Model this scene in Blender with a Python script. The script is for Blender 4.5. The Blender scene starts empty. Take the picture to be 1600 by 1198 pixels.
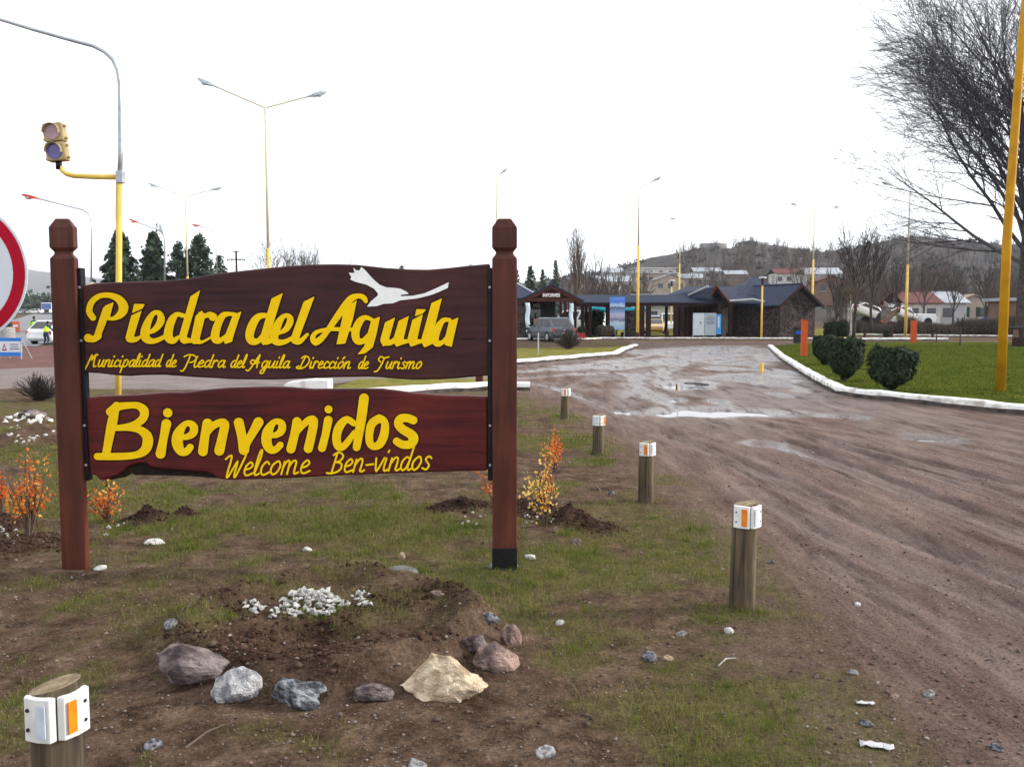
import bpy, bmesh, math, random
import numpy as np
from mathutils import Vector, Matrix

scene = bpy.context.scene
COL = scene.collection
R = math.radians
random.seed(7)
rng = np.random.default_rng(11)

# ------------------------------------------------------------------ camera
EYE, FPX, PITCH = 1.6, 1386.0, math.atan((599 - 492) / 1386.0)
cam_data = bpy.data.cameras.new('camera')
cam_data.sensor_width = 36.0
cam_data.lens = 36.0 * FPX / 1600.0
cam_data.clip_start = 0.05
cam_data.clip_end = 9000
cam = bpy.data.objects.new('camera', cam_data)
COL.objects.link(cam)
cam.location = (0, 0, EYE)
cam.rotation_euler = (R(90) - PITCH, 0, 0)
scene.camera = cam

# ------------------------------------------------------------------ sky and sun
SUN_EL, SUN_AZ = R(24), R(84)          # azimuth clockwise from +Y: the sun stands to the right
world = bpy.data.worlds.new('World')
scene.world = world
world.use_nodes = True
wn, wl = world.node_tree.nodes, world.node_tree.links
wn.clear()
w_out = wn.new('ShaderNodeOutputWorld')
w_bg = wn.new('ShaderNodeBackground')
w_sky = wn.new('ShaderNodeTexSky')
w_sky.sky_type = 'NISHITA'
w_sky.sun_disc = False
w_sky.sun_elevation = SUN_EL
w_sky.sun_rotation = SUN_AZ
w_sky.air_density = 1.0
w_sky.dust_density = 1.5
w_sky.ozone_density = 1.0
w_bw = wn.new('ShaderNodeHueSaturation')   # thin overcast: the blue is nearly washed out
w_bw.inputs['Saturation'].default_value = 0.30
wl.new(w_sky.outputs[0], w_bw.inputs['Color'])
w_cl = wn.new('ShaderNodeMix'); w_cl.data_type = 'RGBA'      # a veil of even bright cloud over the clear sky
w_cl.inputs[0].default_value = 0.72
w_cl.inputs[7].default_value = (7.0, 7.15, 7.4, 1)
wl.new(w_bw.outputs[0], w_cl.inputs[6])
wl.new(w_cl.outputs[2], w_bg.inputs['Color'])
w_bg.inputs['Strength'].default_value = 0.15
wl.new(w_bg.outputs[0], w_out.inputs[0])

sun_d = bpy.data.lights.new('sun', 'SUN')
sun_d.energy = 2.6
sun_d.angle = R(5)
sun_d.color = (1.0, 0.93, 0.83)
sun = bpy.data.objects.new('sun', sun_d)
COL.objects.link(sun)
sv = Vector((math.sin(SUN_AZ) * math.cos(SUN_EL), math.cos(SUN_AZ) * math.cos(SUN_EL), math.sin(SUN_EL)))
sun.rotation_euler = sv.to_track_quat('Z', 'Y').to_euler()
sun.location = sv * 50

vs = scene.view_settings
vs.view_transform = 'Standard'
vs.look = 'None'
vs.exposure = 0.9
vs.gamma = 1.0
vs.use_curve_mapping = False

# ------------------------------------------------------------------ surveying helpers
CP, SP = math.cos(PITCH), math.sin(PITCH)
def ray(px, py):
    dx, dy = (px - 800) / FPX, (599 - py) / FPX
    return (dx, CP + dy * SP, -SP + dy * CP)
def G(px, py, z=0.0):                  # a point of the level ground seen there
    d = ray(px, py); t = (z - EYE) / d[2]
    return Vector((d[0] * t, d[1] * t, z))
def at(px, py, Y):                     # a point at distance Y
    d = ray(px, py); t = Y / d[1]
    return Vector((d[0] * t, Y, EYE + d[2] * t))

# ------------------------------------------------------------------ noise
def _h(ix, iy, s):
    n = (ix.astype(np.int64) * 374761393 + iy.astype(np.int64) * 668265263 + s * 1442695041) & 0xffffffff
    n = ((n ^ (n >> 13)) * 1274126177) & 0xffffffff
    n = n ^ (n >> 16)
    return (n & 0xffff) / 65535.0
def vnoise(x, y, s=0):
    x = np.asarray(x, float); y = np.asarray(y, float)
    ix, iy = np.floor(x), np.floor(y)
    fx, fy = x - ix, y - iy
    fx = fx * fx * (3 - 2 * fx); fy = fy * fy * (3 - 2 * fy)
    a, b = _h(ix, iy, s), _h(ix + 1, iy, s)
    c, d = _h(ix, iy + 1, s), _h(ix + 1, iy + 1, s)
    return (a + (b - a) * fx) * (1 - fy) + (c + (d - c) * fx) * fy
def fbm(x, y, s=0, o=4):
    v, a, t = 0, .5, 0
    x = np.asarray(x, float); y = np.asarray(y, float)
    for k in range(o):
        v = v + a * (vnoise(x, y, s + k * 17) - .5); t += a; a *= .5
        x, y = x * 2.03 + 11.3, y * 2.03 + 5.7
    return v / t * 2                     # about -1..1
def sstep(a, b, x):
    t = np.clip((x - a) / (b - a), 0, 1)
    return t * t * (3 - 2 * t)

# ------------------------------------------------------------------ mesh helpers
class MB:
    def __init__(s): s.v, s.f = [], []
    def add(s, vs_, fs):
        o = len(s.v); s.v.extend([tuple(p) for p in vs_]); s.f.extend([tuple(i + o for i in f) for f in fs])
        return s
    def box(s, c, d, rz=0.0, taper=1.0, rot=None):
        hx, hy, hz = d[0] / 2, d[1] / 2, d[2] / 2
        P = []
        for z, k in ((-hz, 1), (hz, taper)):
            for x, y in ((-hx, -hy), (hx, -hy), (hx, hy), (-hx, hy)):
                P.append(Vector((x * k, y * k, z)))
        M = rot if rot is not None else Matrix.Rotation(rz, 3, 'Z')
        P = [M @ p + Vector(c) for p in P]
        return s.add(P, [(3, 2, 1, 0), (4, 5, 6, 7), (0, 1, 5, 4), (1, 2, 6, 5), (2, 3, 7, 6), (3, 0, 4, 7)])
    def tube(s, pts, rad, n=6, cap=True):
        pts = [Vector(p) for p in pts]
        if not isinstance(rad, (list, tuple)): rad = [rad] * len(pts)
        o = len(s.v); prev = None
        for i, p in enumerate(pts):
            d = (pts[min(i + 1, len(pts) - 1)] - pts[max(i - 1, 0)])
            d = d.normalized() if d.length > 1e-9 else Vector((0, 0, 1))
            if prev is None:
                a = Vector((1, 0, 0)) if abs(d.x) < .8 else Vector((0, 1, 0))
                u = d.cross(a).normalized()
            else:
                u = (prev - d * prev.dot(d))
                u = u.normalized() if u.length > 1e-6 else d.orthogonal().normalized()
            prev = u; w = d.cross(u)
            for k in range(n):
                t = 2 * math.pi * k / n
                s.v.append(tuple(p + (u * math.cos(t) + w * math.sin(t)) * rad[i]))
        for i in range(len(pts) - 1):
            for k in range(n):
                k2 = (k + 1) % n
                s.f.append((o + i * n + k, o + i * n + k2, o + (i + 1) * n + k2, o + (i + 1) * n + k))
        if cap:
            s.f.append(tuple(o + k for k in reversed(range(n))))
            e = o + (len(pts) - 1) * n
            s.f.append(tuple(e + k for k in range(n)))
        return s
    def prism(s, poly, y0, y1, plane='xz'):
        n = len(poly)
        mk = {'xz': lambda a, b, t: (a, t, b), 'xy': lambda a, b, t: (a, b, t), 'yz': lambda a, b, t: (t, a, b)}[plane]
        V = [mk(a, b, y0) for a, b in poly] + [mk(a, b, y1) for a, b in poly]
        F = [tuple(range(n)), tuple(reversed(range(n, 2 * n)))]
        for i in range(n):
            j = (i + 1) % n
            F.append((j, i, n + i, n + j))
        return s.add(V, F)
    def ball(s, c, r, nu=8, nv=6, sc=(1, 1, 1), jit=0.0, rnd=None):
        P = []; c = Vector(c)
        for i in range(1, nv):
            ph = math.pi * i / nv
            for k in range(nu):
                t = 2 * math.pi * k / nu
                j = 1 + (rnd.uniform(-jit, jit) if rnd else 0)
                P.append(c + Vector((math.sin(ph) * math.cos(t) * sc[0], math.sin(ph) * math.sin(t) * sc[1], math.cos(ph) * sc[2])) * r * j)
        P.append(c + Vector((0, 0, r * sc[2]))); P.append(c - Vector((0, 0, r * sc[2])))
        F = []
        T, B = len(P) - 2, len(P) - 1
        for k in range(nu):
            k2 = (k + 1) % nu
            F.append((T, k, k2)); F.append((B, (nv - 2) * nu + k2, (nv - 2) * nu + k))
            for i in range(nv - 2):
                F.append((i * nu + k, (i + 1) * nu + k, (i + 1) * nu + k2, i * nu + k2))
        return s.add(P, F)
    def disc(s, c, r, axis_y0, axis_y1, n=24, rx=None):      # short cylinder along Y
        V = []; rx = rx or r
        for y in (axis_y0, axis_y1):
            for k in range(n):
                t = 2 * math.pi * k / n
                V.append((c[0] + rx * math.cos(t), y, c[1] + r * math.sin(t)))
        F = [tuple(range(n)), tuple(reversed(range(n, 2 * n)))]
        for k in range(n):
            F.append(((k + 1) % n, k, n + k, n + (k + 1) % n))
        return s.add(V, F)
    def xform(s, M):
        s.v = [tuple(M @ Vector(p)) for p in s.v]; return s
    def mesh(s, name):
        me = bpy.data.meshes.new(name)
        me.from_pydata(s.v, [], s.f); me.update()
        return me
    def build(s, name, mat, parent=None, smooth=False, bevel=0, label=None, fix=True):
        me = s.mesh(name)
        if fix:
            bm = bmesh.new(); bm.from_mesh(me); bmesh.ops.recalc_face_normals(bm, faces=bm.faces); bm.to_mesh(me); bm.free()
        return mkobj(name, me, mat, parent, smooth, bevel, label)

def mkobj(name, me, mat, parent=None, smooth=False, bevel=0, label=None):
    if mat is not None and not me.materials: me.materials.append(mat)
    if smooth:
        me.polygons.foreach_set('use_smooth', [True] * len(me.polygons))
    o = bpy.data.objects.new(name, me); COL.objects.link(o)
    if parent is not None: o.parent = parent
    if bevel:
        b = o.modifiers.new('bevel', 'BEVEL'); b.width = bevel; b.segments = 2; b.limit_method = 'ANGLE'; b.angle_limit = R(35)
    if label: o['label'] = label
    return o
def raw(name, V, F, mat, parent=None, smooth=False):        # big numpy meshes: F an (n,3) or (n,4) array
    V = np.asarray(V, np.float32); F = np.asarray(F, np.int32)
    me = bpy.data.meshes.new(name)
    me.vertices.add(len(V)); me.vertices.foreach_set('co', V.ravel())
    k = F.shape[1]
    me.loops.add(F.size); me.loops.foreach_set('vertex_index', F.ravel())
    me.polygons.add(len(F)); me.polygons.foreach_set('loop_start', np.arange(0, F.size, k, dtype=np.int32))
    me.update(calc_edges=True)
    return mkobj(name, me, mat, parent, smooth)
def attr(o, name, vals):
    a = o.data.attributes.new(name, 'FLOAT', 'POINT'); a.data.foreach_set('value', np.asarray(vals, np.float32).ravel())
def thing(name, label, cat, loc=(0, 0, 0), rz=0.0, group=None):
    o = bpy.data.objects.new(name, None); COL.objects.link(o)
    o.empty_display_size = .2
    o.location = loc; o.rotation_euler = (0, 0, rz)
    o['label'] = label; o['category'] = cat
    if group: o['group'] = group
    return o
def tag(o, label, cat, group=None, kind=None):
    if label: o['label'] = label
    if cat: o['category'] = cat
    if group: o['group'] = group
    if kind: o['kind'] = kind
    return o
def struct(o): o['kind'] = 'structure'; return o
def copy_tree(o, parent=None):
    c = o.copy(); COL.objects.link(c); c.parent = parent
    for ch in list(o.children): copy_tree(ch, c)
    return c

# ------------------------------------------------------------------ materials
def mat(name, c1, c2=None, rough=.7, scale=8.0, metal=0.0, bump=0.0, bscale=None, detail=5, stretch=None, spec=None, coat=0, ramp=(.35, .65), trans=0):
    m = bpy.data.materials.new(name); m.use_nodes = True
    n, l = m.node_tree.nodes, m.node_tree.links
    b = n['Principled BSDF']
    b.inputs['Roughness'].default_value = rough; b.inputs['Metallic'].default_value = metal
    b.inputs['Specular IOR Level'].default_value = spec if spec is not None else (.5 if rough < .5 else .15)
    if coat: b.inputs['Coat Weight'].default_value = coat; b.inputs['Coat Roughness'].default_value = .12
    if c2 is None: c2 = tuple(v * .8 for v in c1)
    tc = n.new('ShaderNodeTexCoord'); mp = n.new('ShaderNodeMapping')
    if stretch: mp.inputs['Scale'].default_value = stretch
    l.new(tc.outputs['Object'], mp.inputs[0])
    nz = n.new('ShaderNodeTexNoise'); nz.inputs['Scale'].default_value = scale; nz.inputs['Detail'].default_value = detail
    l.new(mp.outputs[0], nz.inputs['Vector'])
    rp = n.new('ShaderNodeValToRGB')
    rp.color_ramp.elements[0].position, rp.color_ramp.elements[1].position = ramp
    rp.color_ramp.elements[0].color = (*c2, 1); rp.color_ramp.elements[1].color = (*c1, 1)
    l.new(nz.outputs[0], rp.inputs[0]); l.new(rp.outputs[0], b.inputs['Base Color'])
    if bump:
        n2 = n.new('ShaderNodeTexNoise'); n2.inputs['Scale'].default_value = bscale or scale * 4; n2.inputs['Detail'].default_value = 6
        l.new(mp.outputs[0], n2.inputs['Vector'])
        bp = n.new('ShaderNodeBump'); bp.inputs['Strength'].default_value = bump; bp.inputs['Distance'].default_value = .02
        l.new(n2.outputs[0], bp.inputs['Height']); l.new(bp.outputs[0], b.inputs['Normal'])
    if trans:
        t = n.new('ShaderNodeBsdfTranslucent'); l.new(rp.outputs[0], t.inputs['Color'])
        mx = n.new('ShaderNodeMixShader'); mx.inputs[0].default_value = trans
        l.new(b.outputs[0], mx.inputs[1]); l.new(t.outputs[0], mx.inputs[2]); l.new(mx.outputs[0], n['Material Output'].inputs[0])
    return m
def foliage(name, c1, c2, trans=.25, rough=.7, scale=3.0):
    """leaf colour varies from leaf to leaf: random per mesh island"""
    m = mat(name, c1, c2, rough, scale, trans=trans, spec=.1)
    n, l = m.node_tree.nodes, m.node_tree.links
    g = n.new('ShaderNodeNewGeometry')
    rp = [x for x in n if x.type == 'VALTORGB'][0]
    rp.color_ramp.elements[0].position, rp.color_ramp.elements[1].position = .1, .9
    l.new(g.outputs['Random Per Island'], rp.inputs[0])
    return m
M = {}
M['yellow'] = mat('yellow_letter_paint', (.88, .585, .003), (.84, .52, .003), .65, 14, bump=.1, bscale=90, spec=.12)
M['white_letter'] = mat('white_letter_paint', (.85, .85, .83), (.78, .78, .77), .5, 20)
M['edge_shade_crack'] = mat('carved_shade_and_crack', (.020, .006, .005), (.012, .004, .004), .8, 20, spec=.1)  # dark brown standing for shade at the carved letter edges; also colours the crack
M['black_steel'] = mat('black_painted_steel', (.008, .008, .011), (.005, .005, .007), .5, 15, bump=.1, spec=.2)
M['tar'] = mat('tar_coating', (.008, .007, .008), (.014, .012, .012), .6, 25, bump=.3, spec=.15)
M['bark_edge'] = mat('blackened_bark_edge', (.008, .006, .006), (.02, .012, .010), .75, 30, bump=.6)
def wood(name, light, dark, stretch, rough=.35, coat=.0, blend=.55, spec=.18):
    m = bpy.data.materials.new(name); m.use_nodes = True
    n, l = m.node_tree.nodes, m.node_tree.links; b = n['Principled BSDF']
    tc = n.new('ShaderNodeTexCoord'); mp = n.new('ShaderNodeMapping'); mp.inputs['Scale'].default_value = stretch
    l.new(tc.outputs['Object'], mp.inputs[0])
    a = n.new('ShaderNodeTexNoise'); a.inputs['Scale'].default_value = 1.0; a.inputs['Detail'].default_value = 8; a.inputs['Roughness'].default_value = .62; a.inputs['Distortion'].default_value = .6
    l.new(mp.outputs[0], a.inputs['Vector'])
    c = n.new('ShaderNodeTexNoise'); c.inputs['Scale'].default_value = 2.2; c.inputs['Detail'].default_value = 4
    l.new(tc.outputs['Object'], c.inputs['Vector'])
    mx = n.new('ShaderNodeMath'); mx.operation = 'MULTIPLY_ADD'; mx.inputs[1].default_value = blend; l.new(a.outputs[0], mx.inputs[0])
    m2 = n.new('ShaderNodeMath'); m2.operation = 'MULTIPLY'; m2.inputs[1].default_value = 1 - blend; l.new(c.outputs[0], m2.inputs[0]); l.new(m2.outputs[0], mx.inputs[2])
    rp = n.new('ShaderNodeValToRGB'); rp.color_ramp.elements[0].position = .36; rp.color_ramp.elements[1].position = .66
    rp.color_ramp.elements[0].color = (*dark, 1); rp.color_ramp.elements[1].color = (*light, 1)
    l.new(mx.outputs[0], rp.inputs[0]); l.new(rp.outputs[0], b.inputs['Base Color'])
    bp = n.new('ShaderNodeBump'); bp.inputs['Strength'].default_value = .25; bp.inputs['Distance'].default_value = .01
    l.new(a.outputs[0], bp.inputs['Height']); l.new(bp.outputs[0], b.inputs['Normal'])
    b.inputs['Roughness'].default_value = rough; b.inputs['Coat Weight'].default_value = coat; b.inputs['Coat Roughness'].default_value = .25; b.inputs['Specular IOR Level'].default_value = spec
    return m
M['board_up'] = wood('varnished_dark_plank', (.074, .022, .020), (.022, .008, .011), (1.6, 6, 22), .5, 0)
M['board_low'] = wood('varnished_red_plank', (.125, .017, .013), (.034, .005, .007), (1.6, 6, 22), .45, 0)
M['post'] = wood('varnished_post', (.118, .034, .020), (.040, .012, .010), (16, 16, 1.3), .45, 0)
M['bollard'] = wood('weathered_round_timber', (.155, .118, .072), (.028, .022, .017), (26, 26, 1.6), .9, 0, .75)
M['endgrain'] = mat('sawn_timber_end', (.30, .24, .15), (.15, .11, .07), .85, 30, bump=.5)
M['plate'] = mat('white_reflector_plastic', (.72, .72, .70), (.55, .55, .53), .45, 12)
M['orange_ref'] = mat('orange_reflector', (.75, .21, .006), (.62, .16, .005), .35, 30)
M['silver_ref'] = mat('silver_reflector', (.55, .60, .68), (.45, .5, .6), .35, 30)
M['pole_yellow'] = mat('yellow_pole_paint', (.74, .50, .10), (.60, .40, .08), .5, 4, bump=.05)
M['pole_old'] = mat('orange_yellow_pole_paint', (.50, .25, .006), (.38, .18, .005), .55, 3, bump=.05)
M['galv'] = mat('galvanised_steel', (.42, .44, .47), (.30, .32, .35), .45, 8, metal=.5)
M['lamp_grey'] = mat('lamp_housing', (.40, .43, .46), (.30, .33, .36), .5, 8)
M['lamp_red'] = mat('red_lamp_housing', (.55, .06, .04), (.45, .05, .03), .5, 8)
M['lens'] = mat('lamp_glass', (.55, .62, .68), (.45, .52, .58), .15, 8)
M['white_paint'] = mat('whitewash', (.78, .78, .76), (.40, .36, .32), .85, 4, bump=.4, ramp=(.34, .54), detail=9)
M['concrete'] = mat('grey_concrete', (.34, .33, .31), (.24, .23, .22), .9, 6, bump=.3)
M['roof'] = mat('slate_blue_roof', (.024, .034, .064), (.015, .023, .046), .7, 3, bump=.2, spec=.18)
M['roof_trim'] = mat('galvanised_ridge', (.50, .52, .54), (.38, .40, .42), .5, 6)
M['timber'] = mat('dark_stained_timber', (.040, .015, .012), (.020, .009, .009), .8, 5, bump=.2, spec=.15)
M['timber_red'] = mat('red_brown_timber', (.085, .026, .017), (.050, .016, .012), .75, 5, bump=.2, spec=.15)
M['rubber'] = mat('tyre_rubber', (.012, .012, .013), (.02, .02, .02), .8, 20)
M['rim'] = mat('alloy_rim', (.45, .46, .48), (.35, .36, .38), .35, 10, metal=.6)
M['glass'] = mat('car_glass', (.012, .016, .022), (.02, .024, .03), .08, 3, spec=.6)
M['chrome'] = mat('bright_trim', (.7, .7, .7), (.6, .6, .6), .25, 10, metal=.8)
M['red_light'] = mat('red_tail_light', (.50, .03, .03), (.35, .02, .02), .2, 20)
M['clear_light'] = mat('clear_headlight', (.75, .77, .78), (.6, .62, .64), .15, 20)
M['dark'] = mat('dark_plastic', (.02, .02, .022), (.03, .03, .032), .6, 15)

# ================================================================== GROUND
def P2(lst): return np.array([[*G(a, b)[:2]] for a, b in lst])
def seg_dist(x, y, pts):
    d = np.full(np.shape(x), 1e9)
    for (ax, ay), (bx, by) in zip(pts[:-1], pts[1:]):
        vx, vy = bx - ax, by - ay
        t = np.clip(((x - ax) * vx + (y - ay) * vy) / (vx * vx + vy * vy + 1e-12), 0, 1)
        d = np.minimum(d, np.hypot(x - ax - t * vx, y - ay - t * vy))
    return d
def inside(x, y, poly):
    c = np.zeros(np.shape(x), bool); n = len(poly)
    for i in range(n):
        (x1, y1), (x2, y2) = poly[i], poly[(i + 1) % n]
        if y1 == y2: continue
        k = ((y1 > y) != (y2 > y)) & (x < (x2 - x1) * (y - y1) / (y2 - y1) + x1)
        c ^= k
    return c
def chaikin(p, n=2):
    p = [tuple(q) for q in p]
    for _ in range(n):
        q = [p[0]]
        for a, b in zip(p[:-1], p[1:]):
            q.append((a[0] * .75 + b[0] * .25, a[1] * .75 + b[1] * .25)); q.append((a[0] * .25 + b[0] * .75, a[1] * .25 + b[1] * .75))
        q.append(p[-1]); p = q
    return np.array(p)

# the muddy track: its verge side, then a far outline
track_edge = P2([(1330, 1198), (1290, 1080), (1210, 930), (1110, 810), (1000, 725), (920, 665), (860, 630), (815, 615), (700, 612)])
track_poly = np.vstack([[[2.0, -6]], [[1.45, 1.2]], track_edge, P2([(700, 590), (808, 566), (900, 556), (985, 540), (985, 533), (1310, 533)]), [[60, 55], [60, -6]]])
red_poly = P2([(-300, 590), (100, 590), (150, 575), (160, 552), (130, 541), (60, 538), (-300, 545)])
grey_poly = P2([(-400, 613), (60, 606), (250, 608), (440, 610), (560, 594), (800, 594), (800, 572), (700, 565), (300, 565), (-400, 592)])
ruts = [(chaikin(P2(p)), w, d) for p, w, d in [
    ([(1660, 925), (1450, 850), (1300, 790), (1150, 720), (1010, 665), (930, 625), (860, 602), (815, 596)], .13, .034),
    ([(1660, 850), (1430, 770), (1250, 700), (1120, 655), (1040, 630)], .15, .030),
    ([(1660, 775), (1450, 725), (1300, 690), (1180, 662), (1060, 632), (1022, 608), (1035, 582), (1095, 560), (1160, 545)], .16, .04),
    ([(1660, 705), (1480, 672), (1380, 655), (1250, 645)], .16, .036),
    ([(1660, 985), (1500, 915), (1400, 880), (1290, 830), (1160, 760)], .12, .024),
    ([(1660, 1080), (1500, 980), (1380, 920), (1280, 860)], .10, .016),
    ([(985, 650), (975, 618), (992, 590), (1070, 565), (1150, 548)], .2, .035),
    ([(815, 590), (900, 583), (980, 575), (1060, 560), (1150, 545)], .22, .035),
    ([(815, 580), (870, 574), (940, 566), (1010, 555), (1060, 545)], .25, .035),
    ([(1330, 640), (1240, 605), (1200, 580), (1150, 562)], .22, .035),
    ([(1660, 735), (1540, 700), (1400, 680), (1290, 668), (1200, 655)], .12, .028),
    ([(1660, 800), (1500, 752), (1380, 715), (1240, 675)], .12, .028)]]
puddles = []
for cx, cy, hw, hh in [(1118, 642, 92, 7), (1040, 645, 18, 4), (1070, 602, 36, 5), (1090, 596, 22, 4), (1455, 682, 34, 4), (1180, 590, 50, 5), (1215, 580, 26, 4),
                       (1000, 566, 50, 3), (1085, 552, 60, 3), (930, 572, 44, 2.5), (1150, 566, 40, 3), (1055, 622, 14, 3), (1120, 625, 14, 3), (1020, 550, 30, 2.0),
                       (1330, 648, 20, 3), (1200, 690, 26, 4), (975, 640, 14, 2.5), (1130, 575, 24, 2.5), (1180, 551, 26, 2)]:
    c = G(cx, cy); a, b = G(cx, cy - hh), G(cx, cy + hh)
    puddles.append((c.x, (a.y + b.y) / 2, hw / FPX * c.y, (a.y - b.y) / 2, .085 if cy > 594 else .02))
streaks = [(chaikin(P2(p)), w) for p, w in [([(876, 576), (937, 572), (1003, 567), (1047, 561)], .8), ([(1014, 548), (1075, 545), (1130, 542)], 1.6), ([(1028, 567), (1075, 561), (1116, 550), (1144, 541)], 1.2), ([(1034, 579), (1036, 591), (1045, 602), (1056, 608)], .30),
    ([(998, 583), (992, 597), (1009, 613), (1034, 627), (1061, 633)], .28), ([(1116, 626), (1144, 634)], .2), ([(1124, 589), (1157, 587), (1199, 583), (1226, 600)], .8), ([(1171, 545), (1199, 553), (1215, 562)], 1.2), ([(1166, 690), (1212, 694), (1250, 707)], .16),
    ([(1207, 613), (1229, 619)], .25), ([(1290, 646), (1340, 650)], .25), ([(905, 585), (960, 580), (1010, 590)], .3), ([(1060, 555), (1100, 553), (1150, 560)], 1.0), ([(1420, 676), (1490, 688)], .18), ([(975, 640), (1010, 646), (1060, 640)], .22)]]
mounds = []
def mound(px, py, r, h, dark=1.0, ry=None):
    c = G(px, py); mounds.append((c.x, c.y, r, h, dark, ry or r))
mound(893, 812, .17, .15); mound(935, 822, .15, .06); mound(850, 800, .18, .05); mound(725, 788, .20, .07); mound(690, 795, .12, .04)
mound(228, 812, .16, .12); mound(291, 805, .09, .08); mound(0, 828, .22, .16); mound(815, 790, .2, .06); mound(60, 690, .8, .18, .2, .9); mound(40, 850, .3, .05, .8)
RING = G(525, 975); RING = (RING.x, 4.42, .86)

def far_rise(x, y):
    t = sstep(-18, -30, x)
    dip = -.16 * sstep(38, 50, y) * (1 - sstep(70, 110, y))
    return t * (dip + 1.9 * sstep(110, 270, y))
def ground_fields(x, y):
    x = np.asarray(x, float); y = np.asarray(y, float)
    near = 1 - sstep(9, 22, y)
    edge_n = fbm(x * 1.3, y * 1.3, 3) * .35
    road_d = seg_dist(x, y, track_edge)
    in_road = inside(x, y, track_poly)
    road = np.where(in_road, .5 + .5 * sstep(0, .55, road_d + edge_n * .6), .5 - .5 * sstep(0, .55, road_d - edge_n * .6))
    h = fbm(x * .5, y * .5, 21) * .035 * near + fbm(x * 2.2, y * 2.2, 22) * .016 * near + fbm(x * 9, y * 9, 23, 4) * .011 * near * (1 - .45 * road)
    h = h + fbm(x * 40, y * 40, 29, 2) * .004 * (1 - sstep(5, 9, y))
    dark = np.zeros_like(h)
    for mx, my, r, hh, dk, ry in mounds:
        q = np.hypot((x - mx) / r, (y - my) / ry) + fbm(x * 7, y * 7, 31) * .3
        k = np.clip(1 - q / 1.5, 0, 1) ** 1.3
        h = h + k * hh * (1 + .5 * fbm(x * 14, y * 14, 33))
        dark = np.maximum(dark, np.clip(k * 2.6, 0, 1) * dk)
    # stone ring: low bed with a raised rim and a scraped hollow
    q = np.hypot(x - RING[0], y - RING[1]) / RING[2] + fbm(x * 3, y * 3, 35) * .10
    bed = (1 - sstep(.80, 1.06, q))
    h = h + bed * (.055 + .070 * np.exp(-((q - .84) / .15) ** 2) * (.6 + .8 * sstep(-.9, .3, x - RING[0]))) + bed * fbm(x * 6, y * 6, 37) * .040 + bed * fbm(x * 22, y * 22, 38) * .016
    c = G(500, 1000); h = h - .075 * np.exp(-(((x - c.x + .02) / .17) ** 2 + ((y - c.y) / .10) ** 2))
    dark = np.maximum(dark, bed * np.clip(.22 + 1.4 * fbm(x * 3.2, y * 3.2, 39), 0, 1))
    # muddy track
    tn = 1 - sstep(30, 60, y)
    h = h * (1 - .5 * road) - road * .018 * tn
    wet = np.zeros_like(h)
    for pts, w, d in ruts:
        s = seg_dist(x, y, pts) + fbm(x * 1.7, y * 1.7, 41) * .06
        wob = .55 + .7 * vnoise(x * 1.1, y * 1.1, 43)
        h = h + road * (-d * np.exp(-(s / w) ** 2) + d * .45 * np.exp(-((s - 1.9 * w) / (.6 * w)) ** 2)) * wob * (1 - .45 * sstep(8, 14, y))
        for of in (-.85, .0, .85):             # tread edges pressed sharply into the mud
            e = np.abs(s - abs(of) * w * 1.3)
            h = h - road * .016 * np.exp(-(e / .030) ** 2) * sstep(.25, .6, vnoise(x * .7 + of, y * .5, 81)) * (1 - sstep(14, 22, y))
        wet = np.maximum(wet, .50 * np.exp(-(s / (w * 1.6)) ** 2) * wob * (.6 + 1.0 * sstep(12, 20, y)))
    ac = x + .17 * y + .25 * np.sin(y * .25)
    h = h + road * (fbm(ac * 4.2, y * .30, 45, 4) * .008 + fbm(ac * 12, y * .9, 46) * .006 - np.abs(fbm(ac * 2.6, y * .16, 66, 2)) ** .6 * .016 + .008 + fbm(x * 9, y * 9, 48, 3) * .004) * tn * (1 - .7 * sstep(7, 13, y))
    for cx, cy, rx, ry, dp in puddles:
        q = np.hypot((x - cx) / rx, (y - cy) / ry) + fbm(x * 1.4, y * 1.1, 47, 5) * .55
        k = 1 - sstep(.45, 1.25, q)
        h = h * (1 - k * (.8 if dp > .05 else .3)) - dp * k
        wet = np.maximum(wet, 1 - sstep(.8, 2.1, q))
    for pts, w in streaks:
        s = seg_dist(x, y, pts) + fbm(x * 1.6, y * .9, 83, 4) * w * .7
        wet = np.maximum(wet, np.exp(-(np.maximum(s, 0) / w) ** 2))
    c = P2([(1085, 585)])[0]
    q = np.hypot((x - c[0]) / 4.6, (y - c[1]) / 12.0)
    wet = np.maximum(wet, (1 - sstep(.5, 1.5, q)) * sstep(-.05, .25, fbm(x * .9, y * .30, 49, 5)) * .45)
    wet = np.clip(wet, 0, 1) * road
    h = h + far_rise(x, y)
    red = inside(x, y, red_poly).astype(float)
    grey = inside(x, y, grey_poly).astype(float)
    g = sstep(-.16, .30, fbm(x * .9, y * .9, 51, 5) + .02 + .55 * fbm(x * 3.1, y * 3.1, 53, 4))
    bias = np.zeros_like(g)
    for px, py, rx, ry, s in [(525, 975, .7, .5, .30), (400, 830, 1.6, 1.2, .36), (560, 800, 1.2, 1.0, .26), (990, 960, 1.2, .7, .22), (1020, 1120, .9, .6, .15), (1180, 960, .5, .35, .6), (760, 870, .8, .5, .45), (430, 960, .8, .4, .25),
                              (120, 1020, 1.2, .8, -.45), (620, 1150, 1.2, .6, -.35), (950, 800, .8, .8, -.35), (480, 770, 2.5, 1.6, .14), (860, 700, .8, 1.2, -.1), (840, 650, 1.0, 1.5, .35), (930, 790, .5, .4, .1), (100, 650, 3, 3, .3), (60, 1150, .8, .6, -.3)]:
        c = G(px, py); bias = bias + s * np.exp(-(((x - c.x) / rx) ** 2 + ((y - c.y) / ry) ** 2))
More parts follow.
